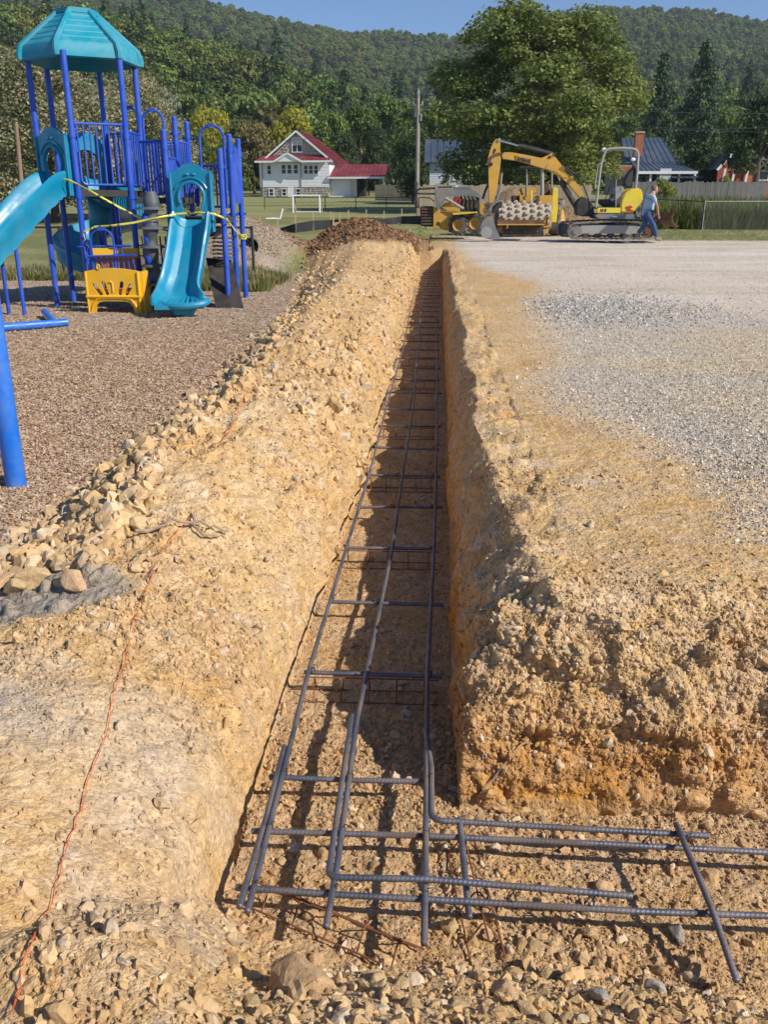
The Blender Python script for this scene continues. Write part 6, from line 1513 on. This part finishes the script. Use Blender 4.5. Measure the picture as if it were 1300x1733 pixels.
def crawler(name, t, E, xl, xr, ytop, ybot, dy, wdt, m_track, sag=0):
    """rubber track: outline loft with cleats, two end wheels, rollers and frame"""
    o = bpy.data.objects.new(name, None); COL.objects.link(o); o.parent = t
    A, B = E(xl, ybot), E(xr, ybot); top = E(xl, ytop).z; bot = A.z; r = (top - bot) / 2; x0, x1 = A.x + r, B.x - r; zc = (top + bot) / 2; pts = []
    n = 26
    for i in range(n): u = i / n; pts.append((x0 + (x1 - x0) * u, bot))
    for i in range(10): a = -math.pi / 2 + math.pi * i / 10; pts.append((x1 + r * math.cos(a), zc + r * math.sin(a)))
    for i in range(n): u = i / n; pts.append((x1 + (x0 - x1) * u, top + .05 * math.sin(math.pi * u) - sag * math.sin(3 * math.pi * u) * .3))
    for i in range(10): a = math.pi / 2 + math.pi * i / 10; pts.append((x0 + r * math.cos(a), zc + r * math.sin(a)))
    N = len(pts); rows = []
    for k, (y, s) in enumerate(((-wdt / 2, 0), (wdt / 2, 0), (wdt / 2, 1), (-wdt / 2, 1))):
        row = []
        for i, (x, z) in enumerate(pts):
            a = pts[(i - 1) % N]; c = pts[(i + 1) % N]; d = Vector((c[0] - a[0], c[1] - a[1])).normalized(); nx, nz = d.y, -d.x
            q = (.018 if i % 2 else 0) if s == 0 else -.045; row.append(Vector((x + nx * q, dy + y, z + nz * q)))
        rows.append(row)
    b = MB(); b.grid(rows + [rows[0]], closed=True); b.build('belt', m_track, o)
    for x, rr in ((x0, r * .74), (x1, r * .74)):
        b = MB(); b.cyl((x, dy - wdt * .38, zc), (x, dy + wdt * .38, zc), rr, seg=24); b.cyl((x, dy - wdt * .46, zc), (x, dy - wdt * .3, zc), rr * .5, seg=16); b.build('end_wheel', rusty if x == x1 else mgrey, o, True)
    for i in range(5):
        x = x0 + (x1 - x0) * (i + .8) / 5.6; MB().cyl((x, dy - wdt * .35, bot + .13), (x, dy + wdt * .35, bot + .13), .09, seg=14).build('roller', mdark, o, True)
    b = MB(); b.prism([(x0 + .15, bot + .17), (x1 - .15, bot + .17), (x1 - .25, bot + .40), (x0 + .15, bot + .43)], (0, dy, 0), (1, 0, 0), (0, 0, 1), (0, 1, 0), wdt * .75); b.build('track_frame', mlight, o)
    MB().cyl(((x0 + x1) / 2, dy - .1, top - .1), ((x0 + x1) / 2, dy + .1, top - .1), .06, seg=12).build('top_roller', mdark, o)
    return o
def wheel(t, c, ax, r, wdt, rim_m, name='wheel', lugs=14, rim=.52):
    o = bpy.data.objects.new(name, None); COL.objects.link(o); o.parent = t; ax = Vector(ax).normalized(); c = Vector(c); u = ax.orthogonal().normalized(); v = ax.cross(u); rows = []
    for q, rr in ((-.5, rim), (-.5, .84), (-.42, .94), (-.2, .985), (.2, .985), (.42, .94), (.5, .84), (.5, rim)):
        rows.append([c + ax * (q * wdt) + (u * math.cos(a) + v * math.sin(a)) * r * rr for a in [2 * math.pi * i / 36 for i in range(36)]])
    b = MB(); b.grid(rows, closed=True)
    for i in range(lugs):
        a = 2 * math.pi * i / lugs
        for s in (-1, 1):
            aa = a + s * .5 * math.pi / lugs; d = (u * math.cos(aa) + v * math.sin(aa)); tg = ax.cross(d)
            b.bar(c + d * r * .985 + ax * (s * wdt * .04), c + d * r * .97 + ax * (s * wdt * .48) + tg * .05, .05, .06, d)
    b.build('tyre', rubber, o, True)
    rows = [[c + ax * (q * wdt) + (u * math.cos(a) + v * math.sin(a)) * r * rr for a in [2 * math.pi * i / 28 for i in range(28)]] for q, rr in ((.5, rim + .01), (.36, rim - .04), (.25, rim * .55), (.3, .12), (.3, .01))]
    b = MB(); b.grid(rows, closed=True); rows = [[c + ax * (-q * wdt) + (u * math.cos(a) + v * math.sin(a)) * r * rr for a in [2 * math.pi * i / 28 for i in range(28)]] for q, rr in ((.5, rim + .01), (.36, rim - .04), (.25, rim * .55), (.3, .12), (.3, .01))]
    b.grid(rows, closed=True); b.build('rim', rim_m, o, True)
    for k in range(5):
        a = 2 * math.pi * k / 5
        for s in (-1, 1): MB().sph(c + ax * (s * .29 * wdt) + (u * math.cos(a) + v * math.sin(a)) * r * .2, .018, seg=6).build('wheel_nut', mdark, o)
    return o
def text_on(t, s, p0, p1, h, y, m, name='lettering', shear=0.0):
    cu = bpy.data.curves.new(name, 'FONT'); cu.body = s; cu.size = h; cu.extrude = .004; cu.align_x = 'LEFT'; cu.align_y = 'BOTTOM'; cu.offset = .006; cu.shear = shear
    o = bpy.data.objects.new(name, cu); COL.objects.link(o); o.parent = t; cu.materials.append(m)
    d = p1 - p0; o.location = (p0.x, y, p0.z); o.rotation_euler = (math.pi / 2, -math.atan2(d.z, d.x), 0)
    bpy.context.view_layer.update(); w0 = o.dimensions.x
    if w0 > 0: o.scale = (math.hypot(d.x, d.z) / w0, 1, 1)
    return o
# --- mini excavator
EY = 29.2
ex, EO = machine('mini_excavator', 'yellow mini excavator with grey open canopy, boom stretched left over the roller', 'excavator', 1030, 404, EY)
E, plate, tube = fitters(ex, EO, EY)
crawler('track', ex, E, 959.5, 1108, 376.5, 404.5, 0.0, .36, trackm); crawler('track', ex, E, 952, 1101, 376, 403, 1.35, .36, trackm)
for px in (985, 1080): b = MB(); b.box(E(px, 388) + Vector((0, .68, 0)), (.25, 1.1, .22)); b.build('cross_member', mdark, ex)
b = MB(); b.cyl(E(1050, 378) + Vector((0, .68, 0)), E(1050, 371) + Vector((0, .68, 0)), .5, seg=28); b.build('slew_ring', mdark, ex, True)
plate('platform', [(1010, 361), (1088, 361), (1089, 366), (1084, 371.5), (1014, 371), (1006, 366)], .68, 1.5, mgrey, bev=.02)
plate('side_skirt', [(1011, 351.5), (1050, 351.5), (1050, 360.5), (1011, 360.5)], -.06, .05, cat_y2, bev=.008)
plate('engine_cover', [(1050, 360), (1050, 348), (1052, 337), (1057, 328), (1066, 321), (1077, 318), (1084, 318.6), (1087.3, 322), (1088.5, 341), (1080, 346), (1076, 352), (1075, 360)], .65, 1.46, cat_y2, bev=.05)
plate('counterweight', [(1076, 360.5), (1076, 352), (1080, 346.5), (1088.8, 341.8), (1089, 365), (1086, 369), (1076, 369)], .66, 1.52, mgrey, bev=.03)
plate('floor_plate', [(1008, 350), (1052, 350), (1052, 353.5), (1008, 353.5)], .68, 1.35, mdark)
plate('step_box', [(1032, 338), (1050, 334), (1050, 351), (1032, 351)], .9, .8, mgrey, bev=.02)
for dy in (.02, 1.3):
    tube('canopy_post', [(1009, 351, dy), (1013, 318, dy), (1017.5, 280, dy), (1022, 264, dy), (1026, 254.5, dy), (1033, 251.8, dy), (1052, 250.6, dy), (1071, 251.6, dy), (1078, 254, dy), (1081, 260, dy), (1079.5, 290, dy), (1076.5, 319, dy)], .038, mlight)
for px, py in ((1031, 252), (1052, 250.6), (1072, 251.6)): tube('cross_tube', [(px, py, .02), (px, py, 1.3)], .03, mlight)
plate('canopy_roof', [(1028, 250.6), (1052, 249.2), (1074, 250.4), (1074, 252.6), (1052, 251.2), (1028, 252.8)], .66, 1.28, mlight)
tube('side_guard', [(1008.5, 320, -.02), (1007.5, 316, -.02), (1013, 279, -.02), (1016, 276, -.02), (1018, 277, -.02)], .018, mlight)
tube('grab_rail', [(1043, 351, .0), (1043, 320, .0), (1043.6, 304, .0)], .015, mlight)
plate('seat_base', [(1020, 337), (1042, 337), (1041, 349), (1024, 349)], .7, .55, seatm, bev=.04)
plate('seat_cushion', [(1046, 317), (1060, 313), (1063, 324), (1062, 329), (1046, 331)], .7, .52, mlight, bev=.04)
plate('seat_back', [(1064, 314), (1063, 306), (1070, 294), (1076.5, 285), (1078, 290), (1075, 312), (1070, 316)], .7, .5, seatm, bev=.02)
plate('console', [(1044, 327), (1052, 324), (1056, 332), (1052, 345), (1044, 347)], .25, .2, mlight, bev=.015); plate('console', [(1044, 327), (1052, 324), (1056, 332), (1052, 345), (1044, 347)], 1.15, .2, mlight, bev=.015)
for a, c, dy in (((1024, 330), (1031, 303), .5), ((1029, 330), (1035, 305), .8), ((1050, 324), (1052, 306), .28), ((1053, 320), (1055, 300), 1.1), ((1022, 342), (1032, 322), .6)):
    tube('lever', [(*a, dy), (*c, dy)], .012, mdark); b = MB(); b.sph(E(*c, dy), .03, seg=8); b.build('knob', mdark, ex)
b = MB(); b.sph(E(1023, 253, .3), .06, (1.3, .7, .9), 10); b.build('work_lamp', trimw, ex, True); b = MB(); b.sph(E(1072, 270, 1.1), .07, (1.2, .7, .8), 10); b.build('work_lamp', trimw, ex, True)
for i, (px, w) in enumerate(((1016, 1.3), (1018.5, 2.6), (1023, 3.2))): plate('decal', [(px, 353.5), (px + w, 353.5), (px + w - .5, 358.5), (px - .5, 358.5)], -.09, .006, mdark)
plate('decal', [(1058, 350), (1066, 348), (1071, 350), (1066, 354), (1074, 357), (1062, 358)], -.09, .006, mat('decal_red', (.45, .03, .02))); plate('decal', [(1079, 352), (1083, 349), (1085, 356), (1081, 360)], -.11, .006, mat('decal_dark_blue', (.02, .06, .16)))
plate('decal', [(1036, 365), (1044, 365), (1044, 367.5), (1036, 367.5)], -.08, .006, trimw)
BDY = .62
plate('boom_foot', [(979, 364), (979, 345), (984, 337), (992, 333), (1000, 338), (1008, 348), (1010, 365), (996, 367)], BDY, .55, mdark, bev=.02)
plate('boom', [(850.8, 259.6), (856.0, 256.2), (866, 256.2), (877, 257.6), (896, 261.2), (918.5, 265.8), (931, 268.6), (945, 277), (957, 286.6), (966.5, 294), (976, 303.5), (985, 314.5), (991.5, 323.5), (993, 332.5), (985.5, 334), (976, 322), (966, 309), (951, 297.6), (928, 284.5), (881.5, 271.2), (853, 267.6)], BDY, .24, cat_y, bev=.012)
plate('boom_bracket', [(918, 266.2), (927, 263.5), (938.5, 257.2), (943.5, 263.4), (956, 279), (962, 286), (958, 288), (945, 278), (931, 269.5)], BDY, .14, cat_y, bev=.01)
for px, py in ((939.5, 261), (931, 266)): b = MB(); b.cyl(E(px, py, BDY - .1), E(px, py, BDY + .1), .045, seg=14); b.build('pin', mdark, ex)
plate('boom_side_plate', [(927, 284), (931, 277), (944, 283), (964, 296), (966, 300), (958, 300), (944, 290)], BDY - .13, .02, cat_y)
plate('stick', [(838.6, 236.5), (841, 233.6), (844, 232.8), (848, 234.6), (849.2, 238), (848.6, 257), (850, 266), (848.6, 285), (844.5, 312), (840, 331), (836.5, 345), (829, 345), (829.2, 318), (829.2, 283), (826, 273), (829, 262), (832.5, 250), (835.6, 241.5)], BDY, .22, cat_y, bev=.012)
plate('stick_slot', [(835.5, 257), (838, 250), (841, 250), (841.6, 254), (838, 259)], BDY - .115, .012, mdark)
plate('joint_guard', [(825.5, 279), (826.5, 271), (833, 262), (843, 257.2), (853, 256.6), (854, 259.6), (844, 260.5), (836, 265), (831, 273), (829, 281)], BDY - .13, .03, rusty, bev=.006)
b = MB(); b.cyl(E(831, 278, BDY - .17), E(831, 278, BDY + .17), .06, seg=14); b.build('pin', mdark, ex); b = MB(); b.cyl(E(845.5, 236.5, BDY - .15), E(845.5, 236.5, BDY + .15), .05, seg=14); b.build('pin', chrome, ex)
tube('cylinder_rod', [(848, 238, BDY), (880, 247, BDY)], .028, chrome, seg=10); tube('cylinder', [(878, 246.4, BDY), (938, 261.4, BDY)], .052, mdark, seg=12); tube('hose', [(884, 244, BDY), (910, 250.5, BDY), (936, 258, BDY)], .014, mdark)
tube('cylinder_rod', [(945, 298, BDY), (951, 310, BDY)], .03, chrome, seg=10); tube('cylinder', [(949, 305.5, BDY), (981, 360, BDY)], .085, mdark, seg=12)
tube('hose', [(952, 280, BDY - .14), (962, 286, BDY - .14), (975, 296, BDY - .14), (988, 313, BDY - .14), (994, 330, BDY - .1), (1000, 345, BDY - .1)], .022, mdark); tube('hose', [(950, 283, BDY - .15), (961, 289.5, BDY - .15), (973, 300, BDY - .15)], .016, mdark)
plate('hose_clamp', [(972, 296.5), (976, 299.5), (972.5, 303), (969, 300)], BDY - .14, .05, cat_y2)
tube('bucket_cylinder', [(826, 283, BDY), (827, 315, BDY)], .05, mdark, seg=10); tube('bucket_link', [(849, 293, BDY), (847, 318, BDY), (841, 338, BDY)], .045, mgrey, seg=8)
tube('bucket_link', [(827, 312, BDY), (822, 322, BDY), (817, 337, BDY)], .04, mdark, seg=8)
text_on(ex, 'YANMAR', E(871.8, 272.0), E(901.2, 278.2), .185, BDY - .128, mdark)
# bucket, coupler and thumb at the end of the stick
plate('coupler', [(824, 345), (838, 343), (852, 344), (853, 349), (842, 352), (828, 352)], BDY, .3, rusty, bev=.01)
def shell(name, pts, dy, wdt, th, m):
    P = [E(x, y, 0) for x, y in pts]; b = MB(); b.grid([[Vector((p.x, dy - wdt / 2, p.z)) for p in P], [Vector((p.x, dy + wdt / 2, p.z)) for p in P]]); o = b.build(name, m, ex); sd_ = o.modifiers.new('thick', 'SOLIDIFY'); sd_.thickness = th; return o
shell('bucket_shell', [(834, 364), (826, 366), (819, 373), (814.5, 384), (815, 396), (822, 404), (834, 406)], BDY, .55, .03, mgrey)
for dy in (BDY - .28, BDY + .28): plate('bucket_side', [(834, 364), (826, 366), (819, 373), (814.5, 384), (815, 396), (822, 404), (849, 404.5), (844, 394), (838, 378)], dy, .03, mgrey)
b = MB(); b.cyl(E(823.5, 393, BDY - .34), E(823.5, 393, BDY - .3), .18, seg=24); b.build('side_disc', mlight, ex, True)
for k in range(4): plate('bucket_tooth', [(846, 402.5), (856, 404.6), (846, 406)], BDY - .21 + .14 * k, .05, mlight)
b = MB(); c = E(843, 352, BDY - .1); b.tube([c + Vector((.27 * math.cos(t) * .9 + .0, -.16, .27 * math.sin(t))) for t in [R(20 + 9 * k) for k in range(29)]], .03, 8)
plate('thumb', [(834, 362), (836, 352), (842, 344), (851, 340.5), (853, 344), (846, 354), (838, 361)], BDY - .2, .34, mdark, bev=.03); b.b.free()
plate('thumb_rim', [(827, 355), (831, 347), (840, 341), (851, 339.5), (852, 341), (841, 343.5), (834, 350), (830, 360)], BDY - .2, .38, mgrey, bev=.01)
# dozer blade behind the man
plate('blade_arm', [(1098, 383), (1122, 372), (1124, 378), (1100, 391)], .68, .12, mdark)
shell('blade', [(1140, 361), (1137, 366), (1137, 373), (1141, 379), (1147, 382)], .68, 1.75, .04, rusty); 
plate('blade_end', [(1118, 363), (1140, 361), (1141, 379), (1120, 380)], 1.5, .03, rusty)
# --- padded drum roller
RY_ = 34.5
ro, RO = machine('drum_roller', 'dusty yellow soil roller with padfoot drum parked behind the excavator bucket', 'road roller', 890, 398, RY_)
E, plate, tube = fitters(ro, RO, RY_)
A = E(841, 371); B_ = E(930, 369); A.y = -.02; B_.y = .22; ax = (B_ - A).normalized(); rr_ = .56; wd_d = (B_ - A).length
b = MB(); b.cyl(A, B_, rr_, seg=48); b.build('drum', drumm, ro, True)
u = ax.orthogonal().normalized(); v = ax.cross(u)
padv = MB(); M0 = bmesh.ops.create_cone(padv.b, cap_ends=True, segments=4, radius1=.10, radius2=.06, depth=.10); pm_ = padv.mesh('pad', drumm)
for i in range(17):
    for j in range(7):
        a = 2 * math.pi * (i + .5 * (j % 2)) / 17; d = u * math.cos(a) + v * math.sin(a); o = link('pad', pm_, ro); o.location = A + ax * (wd_d * (j + .5) / 7) + d * (rr_ + .045)
        q = Matrix((ax, d.cross(ax), d)).transposed().to_quaternion(); o.rotation_mode = 'QUATERNION'; o.rotation_quaternion = q @ Matrix.Rotation(math.pi / 4, 3, 'Z').to_quaternion()
for q in (A - ax * .01, B_ + ax * .01): b = MB(); b.cyl(q, q + ax * .02, rr_ * .62, seg=28); b.build('drum_end', rusty, ro, True)
plate('front_beam', [(840, 371.5), (918, 371.5), (918, 378.8), (840, 378.8)], -.72, .12, rusty, bev=.01); plate('beam_lip', [(840, 378), (918, 378), (918, 380), (840, 380)], -.79, .04, cat_y)
plate('scraper_plate', [(846, 380), (916, 380), (918, 399), (849, 399)], -.60, .05, mdark)
for i in range(6):
    for k in range(2): b = MB(); b.sph(E(855 + 11 * i, 386 + 6 * k, -.64), .035, (1, .6, .9), 8); b.build('scraper_bolt', rusty, ro)
tube('tow_loop', [(856, 381, -.8), (859, 381, -.84), (859, 386, -.84), (856, 386, -.8)], .018, cat_y)
plate('left_frame', [(840, 371), (848, 368), (850, 394), (843, 392)], -.3, .9, rusty, bev=.01)
plate('right_frame', [(917, 367), (926, 364), (932, 358), (932, 384), (918, 386)], -.25, .25, cat_y, bev=.02); plate('frame_slot', [(923.5, 370), (926, 369), (926, 378), (924, 379)], -.39, .01, mdark)
plate('yoke_foot', [(916, 388), (928, 386), (925, 392), (919, 399), (917, 399)], -.3, .2, cat_y, bev=.01)
plate('engine_bay', [(912, 331), (936, 330), (936, 356), (932, 362), (912, 358)], .5, 1.2, cat_y, bev=.03)
plate('body_panel', [(936, 318), (944, 317), (945, 352), (942, 377), (933, 377)], .3, .6, cat_y2, bev=.02)
plate('console', [(883, 320), (886, 317), (908, 317), (911, 322), (909, 326), (901, 327), (901, 342), (888, 342), (888, 330)], .55, .9, cat_y, bev=.02)
plate('tool_box', [(869, 331), (887, 331), (887, 342), (869, 342)], .6, .8, rusty, bev=.02); plate('cover', [(880, 330), (888, 330), (888, 342), (880, 342)], .2, .3, cat_y, bev=.01)
plate('seat', [(921, 312), (933, 310), (936, 330), (920, 331)], .9, .6, rusty, bev=.03)
plate('handle_post', [(898, 322), (902, 322), (902, 342), (899, 342)], -.05, .06, cat_y2)
for px, dy in ((892, .1), (892.5, 1.3), (918, .1), (934.5, .2), (934, 1.3)): tube('canopy_post', [(px, 331, dy), (px, 284, dy)], .03 if px != 918 else .07, mlight)
plate('canopy_roof', [(880, 281), (944, 281), (944, 285), (880, 285)], .7, 1.5, mdark, bev=.02)
wheel(ro, E(949, 367.5) + Vector((0, .9, 0)), (.93, -.37, 0), .66, .46, cat_y, rim=.55); wheel(ro, E(915, 366) + Vector((0, 1.9, 0)), (.93, -.37, 0), .66, .46, cat_y, rim=.55)
b = MB(); b.cyl(E(930, 386), E(945, 386), .2, seg=16); b.build('belly_tank', mdark, ro, True)
# --- skid loader seen from its rear quarter
SY = 31.6
sk, SO = machine('skid_loader', 'yellow skid loader with dark grey lift arms left of the roller', 'skid loader', 765, 395, SY)
E, plate, tube = fitters(sk, SO, SY)
plate('body', [(735, 358), (766, 360), (810, 358), (812, 384), (800, 390), (754, 390), (735, 384)], .62, 1.15, cat_y, bev=.03)
plate('rear_door', [(711, 349), (734, 349), (734, 384), (712, 383)], .66, 1.25, mdark, bev=.03)
for i in range(6): plate('door_slat', [(713, 353 + 5 * i), (732.5, 353 + 5 * i), (732.5, 355 + 5 * i), (713, 355 + 5 * i)], .02, .03, rusty)
plate('hood', [(740, 357), (751, 345), (763, 341.5), (764, 348), (776, 352), (776, 358)], .62, 1.1, cat_y, bev=.02)
plate('rear_flank', [(733.5, 350), (746, 354), (744, 389), (733.5, 384)], .0, .05, cat_y, bev=.01)
plate('lift_arm', [(737, 322), (743, 319.5), (800, 321), (806, 324), (813, 329), (814.5, 333), (812, 336), (804, 332), (790, 330.6), (757, 330.6), (751, 340), (743, 354.5), (739, 355.5)], -.08, .12, mgrey, bev=.015)
plate('lift_arm', [(737, 322), (743, 319.5), (800, 321), (806, 324), (813, 329), (812, 336), (804, 332), (757, 330.6), (743, 354.5), (739, 355.5)], 1.35, .12, mgrey, bev=.015)
plate('cab_roof', [(741, 315.5), (766, 315), (766, 317), (741, 317.5)], .6, 1.0, mdark); plate('cab_back', [(768, 316), (797, 316), (799, 321), (768, 320)], .6, 1.0, mgrey, bev=.01)
for dy in (.2, 1.2):
    tube('cage_tube', [(706, 352, dy), (704.5, 330, dy), (706, 322, dy), (711, 319.5, dy), (737, 318.5, dy)], .035, mdark); tube('cage_tube', [(706, 327.5, dy), (737, 328, dy)], .03, mdark)
    tube('cage_tube', [(709, 352, dy), (708.5, 336, dy), (712, 334, dy), (728, 335, dy), (735, 341, dy)], .02, mdark)
for px, py in ((706, 323), (706, 327.5), (706, 350)): tube('cage_cross', [(px, py, .2), (px, py, 1.2)], .03, mdark)
tube('lift_cylinder', [(752, 334, -.1), (785, 353.5, -.1)], .045, mlight, seg=10); tube('cylinder_rod', [(751, 333, -.1), (762, 340, -.1)], .025, chrome)
plate('engine_block', [(768, 333), (779, 333), (782, 340), (778, 350), (768, 348)], .5, .5, redm, bev=.03)
for i in range(7): tube('hose', [(783 + 3 * i, 332, .2 + .1 * i), (786 + 3.3 * i, 340, .1), (784 + 3.6 * i, 350, .2), (788 + 3 * i, 357, .3)], .02, mdark if i % 2 else mlight)
plate('cab_block', [(780, 331), (812, 333), (811, 358), (780, 358)], .9, .7, mdark, bev=.03); plate('front_post', [(806, 330), (812, 333), (812, 360), (808, 360)], .05, .12, mdark)
plate('fender', [(765, 360.5), (808, 358), (808, 360), (768, 363.4)], -.1, .3, cat_y2)
plate('warning_box', [(771, 314), (776, 313), (777, 318), (771, 318)], .4, .2, trimw)
for px, py, dy in ((777, 381, -.02), (805, 378, .0), (772, 379, 1.35), (803, 377, 1.35)): wheel(sk, E(px, py, 0) + Vector((0, dy, 0)), (-.25, -.97, 0), .335, .26, cat_y, lugs=12, rim=.55)
text_on(sk, '35', E(738.6, 382.2), E(744.4, 382.8), .15, -.035, mdark)
plate('coupler', [(812, 345), (820, 346), (820, 352), (816, 356), (822, 372), (814, 372), (811, 356)], .5, .9, cat_y, bev=.02)
# --- walking man
PY_ = 28.6
g0 = gy(1098, 407.5, PY_); mn = thing('person', 'man in light blue t-shirt and blue jeans walking right beside the excavator track', 'person', (g0.x, PY_, g0.z))
Oq = Vector((g0.x, PY_, g0.z)); Pm = lambda px, py, dy=0: gy(px, py, PY_) - Oq + Vector((0, dy, 0))
skin = mat('skin', (.42, .22, .14), rough=.6); shirt = mat('light_blue_shirt', (.30, .42, .56), rough=.85, var=.08, scale=6, bump=.01, bscale=9)
jeans = mat('blue_jeans', (.035, .075, .19), rough=.85, var=.2, scale=8, bump=.008, bscale=12); hair = mat('grey_hair', (.15, .12, .10), rough=.8, var=.3, scale=40); shoe = mat('tan_boots', (.30, .25, .20), rough=.85, var=.15, scale=10)
def skinned(name, verts, edges, radii, m, parent, sub=2, root=0):
    me = bpy.data.meshes.new(name); me.from_pydata([tuple(v) for v in verts], edges, []); me.materials.append(m); o = link(name, me, parent)
    k = o.modifiers.new('skin', 'SKIN'); k.use_smooth_shade = True
    for i, r in enumerate(radii): me.skin_vertices[0].data[i].radius = r if hasattr(r, '__len__') else (r, r)
    me.skin_vertices[0].data[root].use_root = True
    s = o.modifiers.new('sub', 'SUBSURF'); s.levels = s.render_levels = sub
    return o
pel = Pm(1096, 361); chest = Pm(1101, 336); neck = Pm(1106, 326.5); 
shR, shL = Pm(1103, 331, -.17), Pm(1102, 331, .17); hipR, hipL = Pm(1096, 363, -.09), Pm(1096, 363, .09)
kneeR, ankR, toeR = Pm(1106, 382, -.09), Pm(1111, 402, -.09), Pm(1119, 406, -.09)
kneeL, ankL, toeL = Pm(1093, 383, .09), Pm(1079, 397, .09), Pm(1085, 403.5, .09)
elR, wrR, haR = Pm(1110, 347, -.21), Pm(1112, 360, -.2), Pm(1113, 365.5, -.2); elL, wrL, haL = Pm(1091, 344, .22), Pm(1089, 357, .22), Pm(1089, 362, .22)
body = skinned('body', [pel, chest, neck, Pm(1107.5, 322.5), Pm(1109.2, 318.5), hipR, kneeR, ankR, hipL, kneeL, ankL, shR, elR, wrR, haR, shL, elL, wrL, haL],
    [(0, 1), (1, 2), (2, 3), (3, 4), (0, 5), (5, 6), (6, 7), (0, 8), (8, 9), (9, 10), (2, 11), (11, 12), (12, 13), (13, 14), (2, 15), (15, 16), (16, 17), (17, 18)],
    [.11, .13, .06, .058, .07, .08, .055, .04, .08, .055, .04, .05, .038, .027, .032, .05, .038, .027, .032], skin, mn)
b = MB(); hc_ = Pm(1109, 320); b.sph(hc_, .098, (1.0, .78, 1.18), 16); b.sph(hc_ + Vector((.102, 0, -.015)), .016, (1.1, .8, 1.4), 8); b.sph(hc_ + Vector((.07, 0, -.075)), .035, (1, .9, .8), 8)
b.sph(hc_ + Vector((0, -.082, -.01)), .02, (.8, .5, 1.4), 8); b.sph(hc_ + Vector((0, .082, -.01)), .02, (.8, .5, 1.4), 8); b.build('head', skin, mn, True, angle=80)
for s in (-.03, .03): b = MB(); b.sph(hc_ + Vector((.086, s, .012)), .010, seg=6); b.build('eye', mdark, mn)
b = MB(); b.tube([hc_ + Vector((.09, -.02, -.05)), hc_ + Vector((.095, 0, -.05)), hc_ + Vector((.09, .02, -.05))], .005, 5); b.build('mouth', redm, mn)
b = MB(); b.sph(hc_ + Vector((-.022, 0, .028)), .098, (1.02, .86, 1.06), 16); b.build('hair', hair, mn, True, angle=80)
skinned('t_shirt', [Pm(1095.5, 366), Pm(1097.5, 352), chest, Pm(1104, 329.5), shR, shR.lerp(elR, .75), shL, shL.lerp(elL, .75)], [(0, 1), (1, 2), (2, 3), (3, 4), (4, 5), (3, 6), (6, 7)], [(.15, .19), (.15, .185), (.15, .20), (.09, .12), .085, .066, .085, .066], shirt, mn, root=1)
skinned('jeans', [Pm(1095.5, 361), hipR, kneeR, Pm(1110.5, 401, -.09), hipL, kneeL, Pm(1080.5, 395.5, .09)], [(0, 1), (1, 2), (2, 3), (0, 4), (4, 5), (5, 6)], [(.145, .17), .115, .082, .072, .115, .082, .072], jeans, mn)
for a, t_ in ((ankR, toeR), (ankL, toeL)):
    h_ = a + (a - t_).normalized() * .05; skinned('boot', [Vector((h_.x, a.y, t_.z + .02)), a.lerp(t_, .45) + Vector((0, 0, -.01)), t_ + Vector((0, 0, .015))], [(0, 1), (1, 2)], [.048, .052, .040], shoe, mn, 2, 1)
for w_, h_ in ((wrR, haR), (wrL, haL)):
    d = (h_ - w_).normalized()
    for k in range(4):
        o_ = Vector((.012 * (k - 1.5) * 1.2 , 0, 0)); b = MB(); p = h_ + o_ * 1.0 + d * .01; b.tube([p, p + d * (.045 + .006 * (k in (1, 2))), p + d * .075 + Vector((.008, 0, 0))], [.011, .010, .007], 6); b.build('finger', skin, mn, True)
    b = MB(); b.tube([h_ + Vector((.02, 0, .01)), h_ + Vector((.038, 0, -.02)), h_ + Vector((.04, 0, -.045))], [.012, .011, .008], 6); b.build('thumb', skin, mn, True)
# ------------------------------------------------------------------ air between here and the hills
hzm = bpy.data.materials.new('haze'); hzm.use_nodes = True; n = hzm.node_tree.nodes; n.clear(); out = n.new('ShaderNodeOutputMaterial'); pv = n.new('ShaderNodeVolumePrincipled')
pv.inputs['Density'].default_value = .0002; pv.inputs['Color'].default_value = (.80, .90, 1.0, 1); pv.inputs['Anisotropy'].default_value = .2
hzm.node_tree.links.new(pv.outputs[0], out.inputs['Volume'])
b = MB(); b.box((0, 780, 105), (2600, 1700, 230)); o = b.build('haze', hzm); tag(o, kind='stuff')
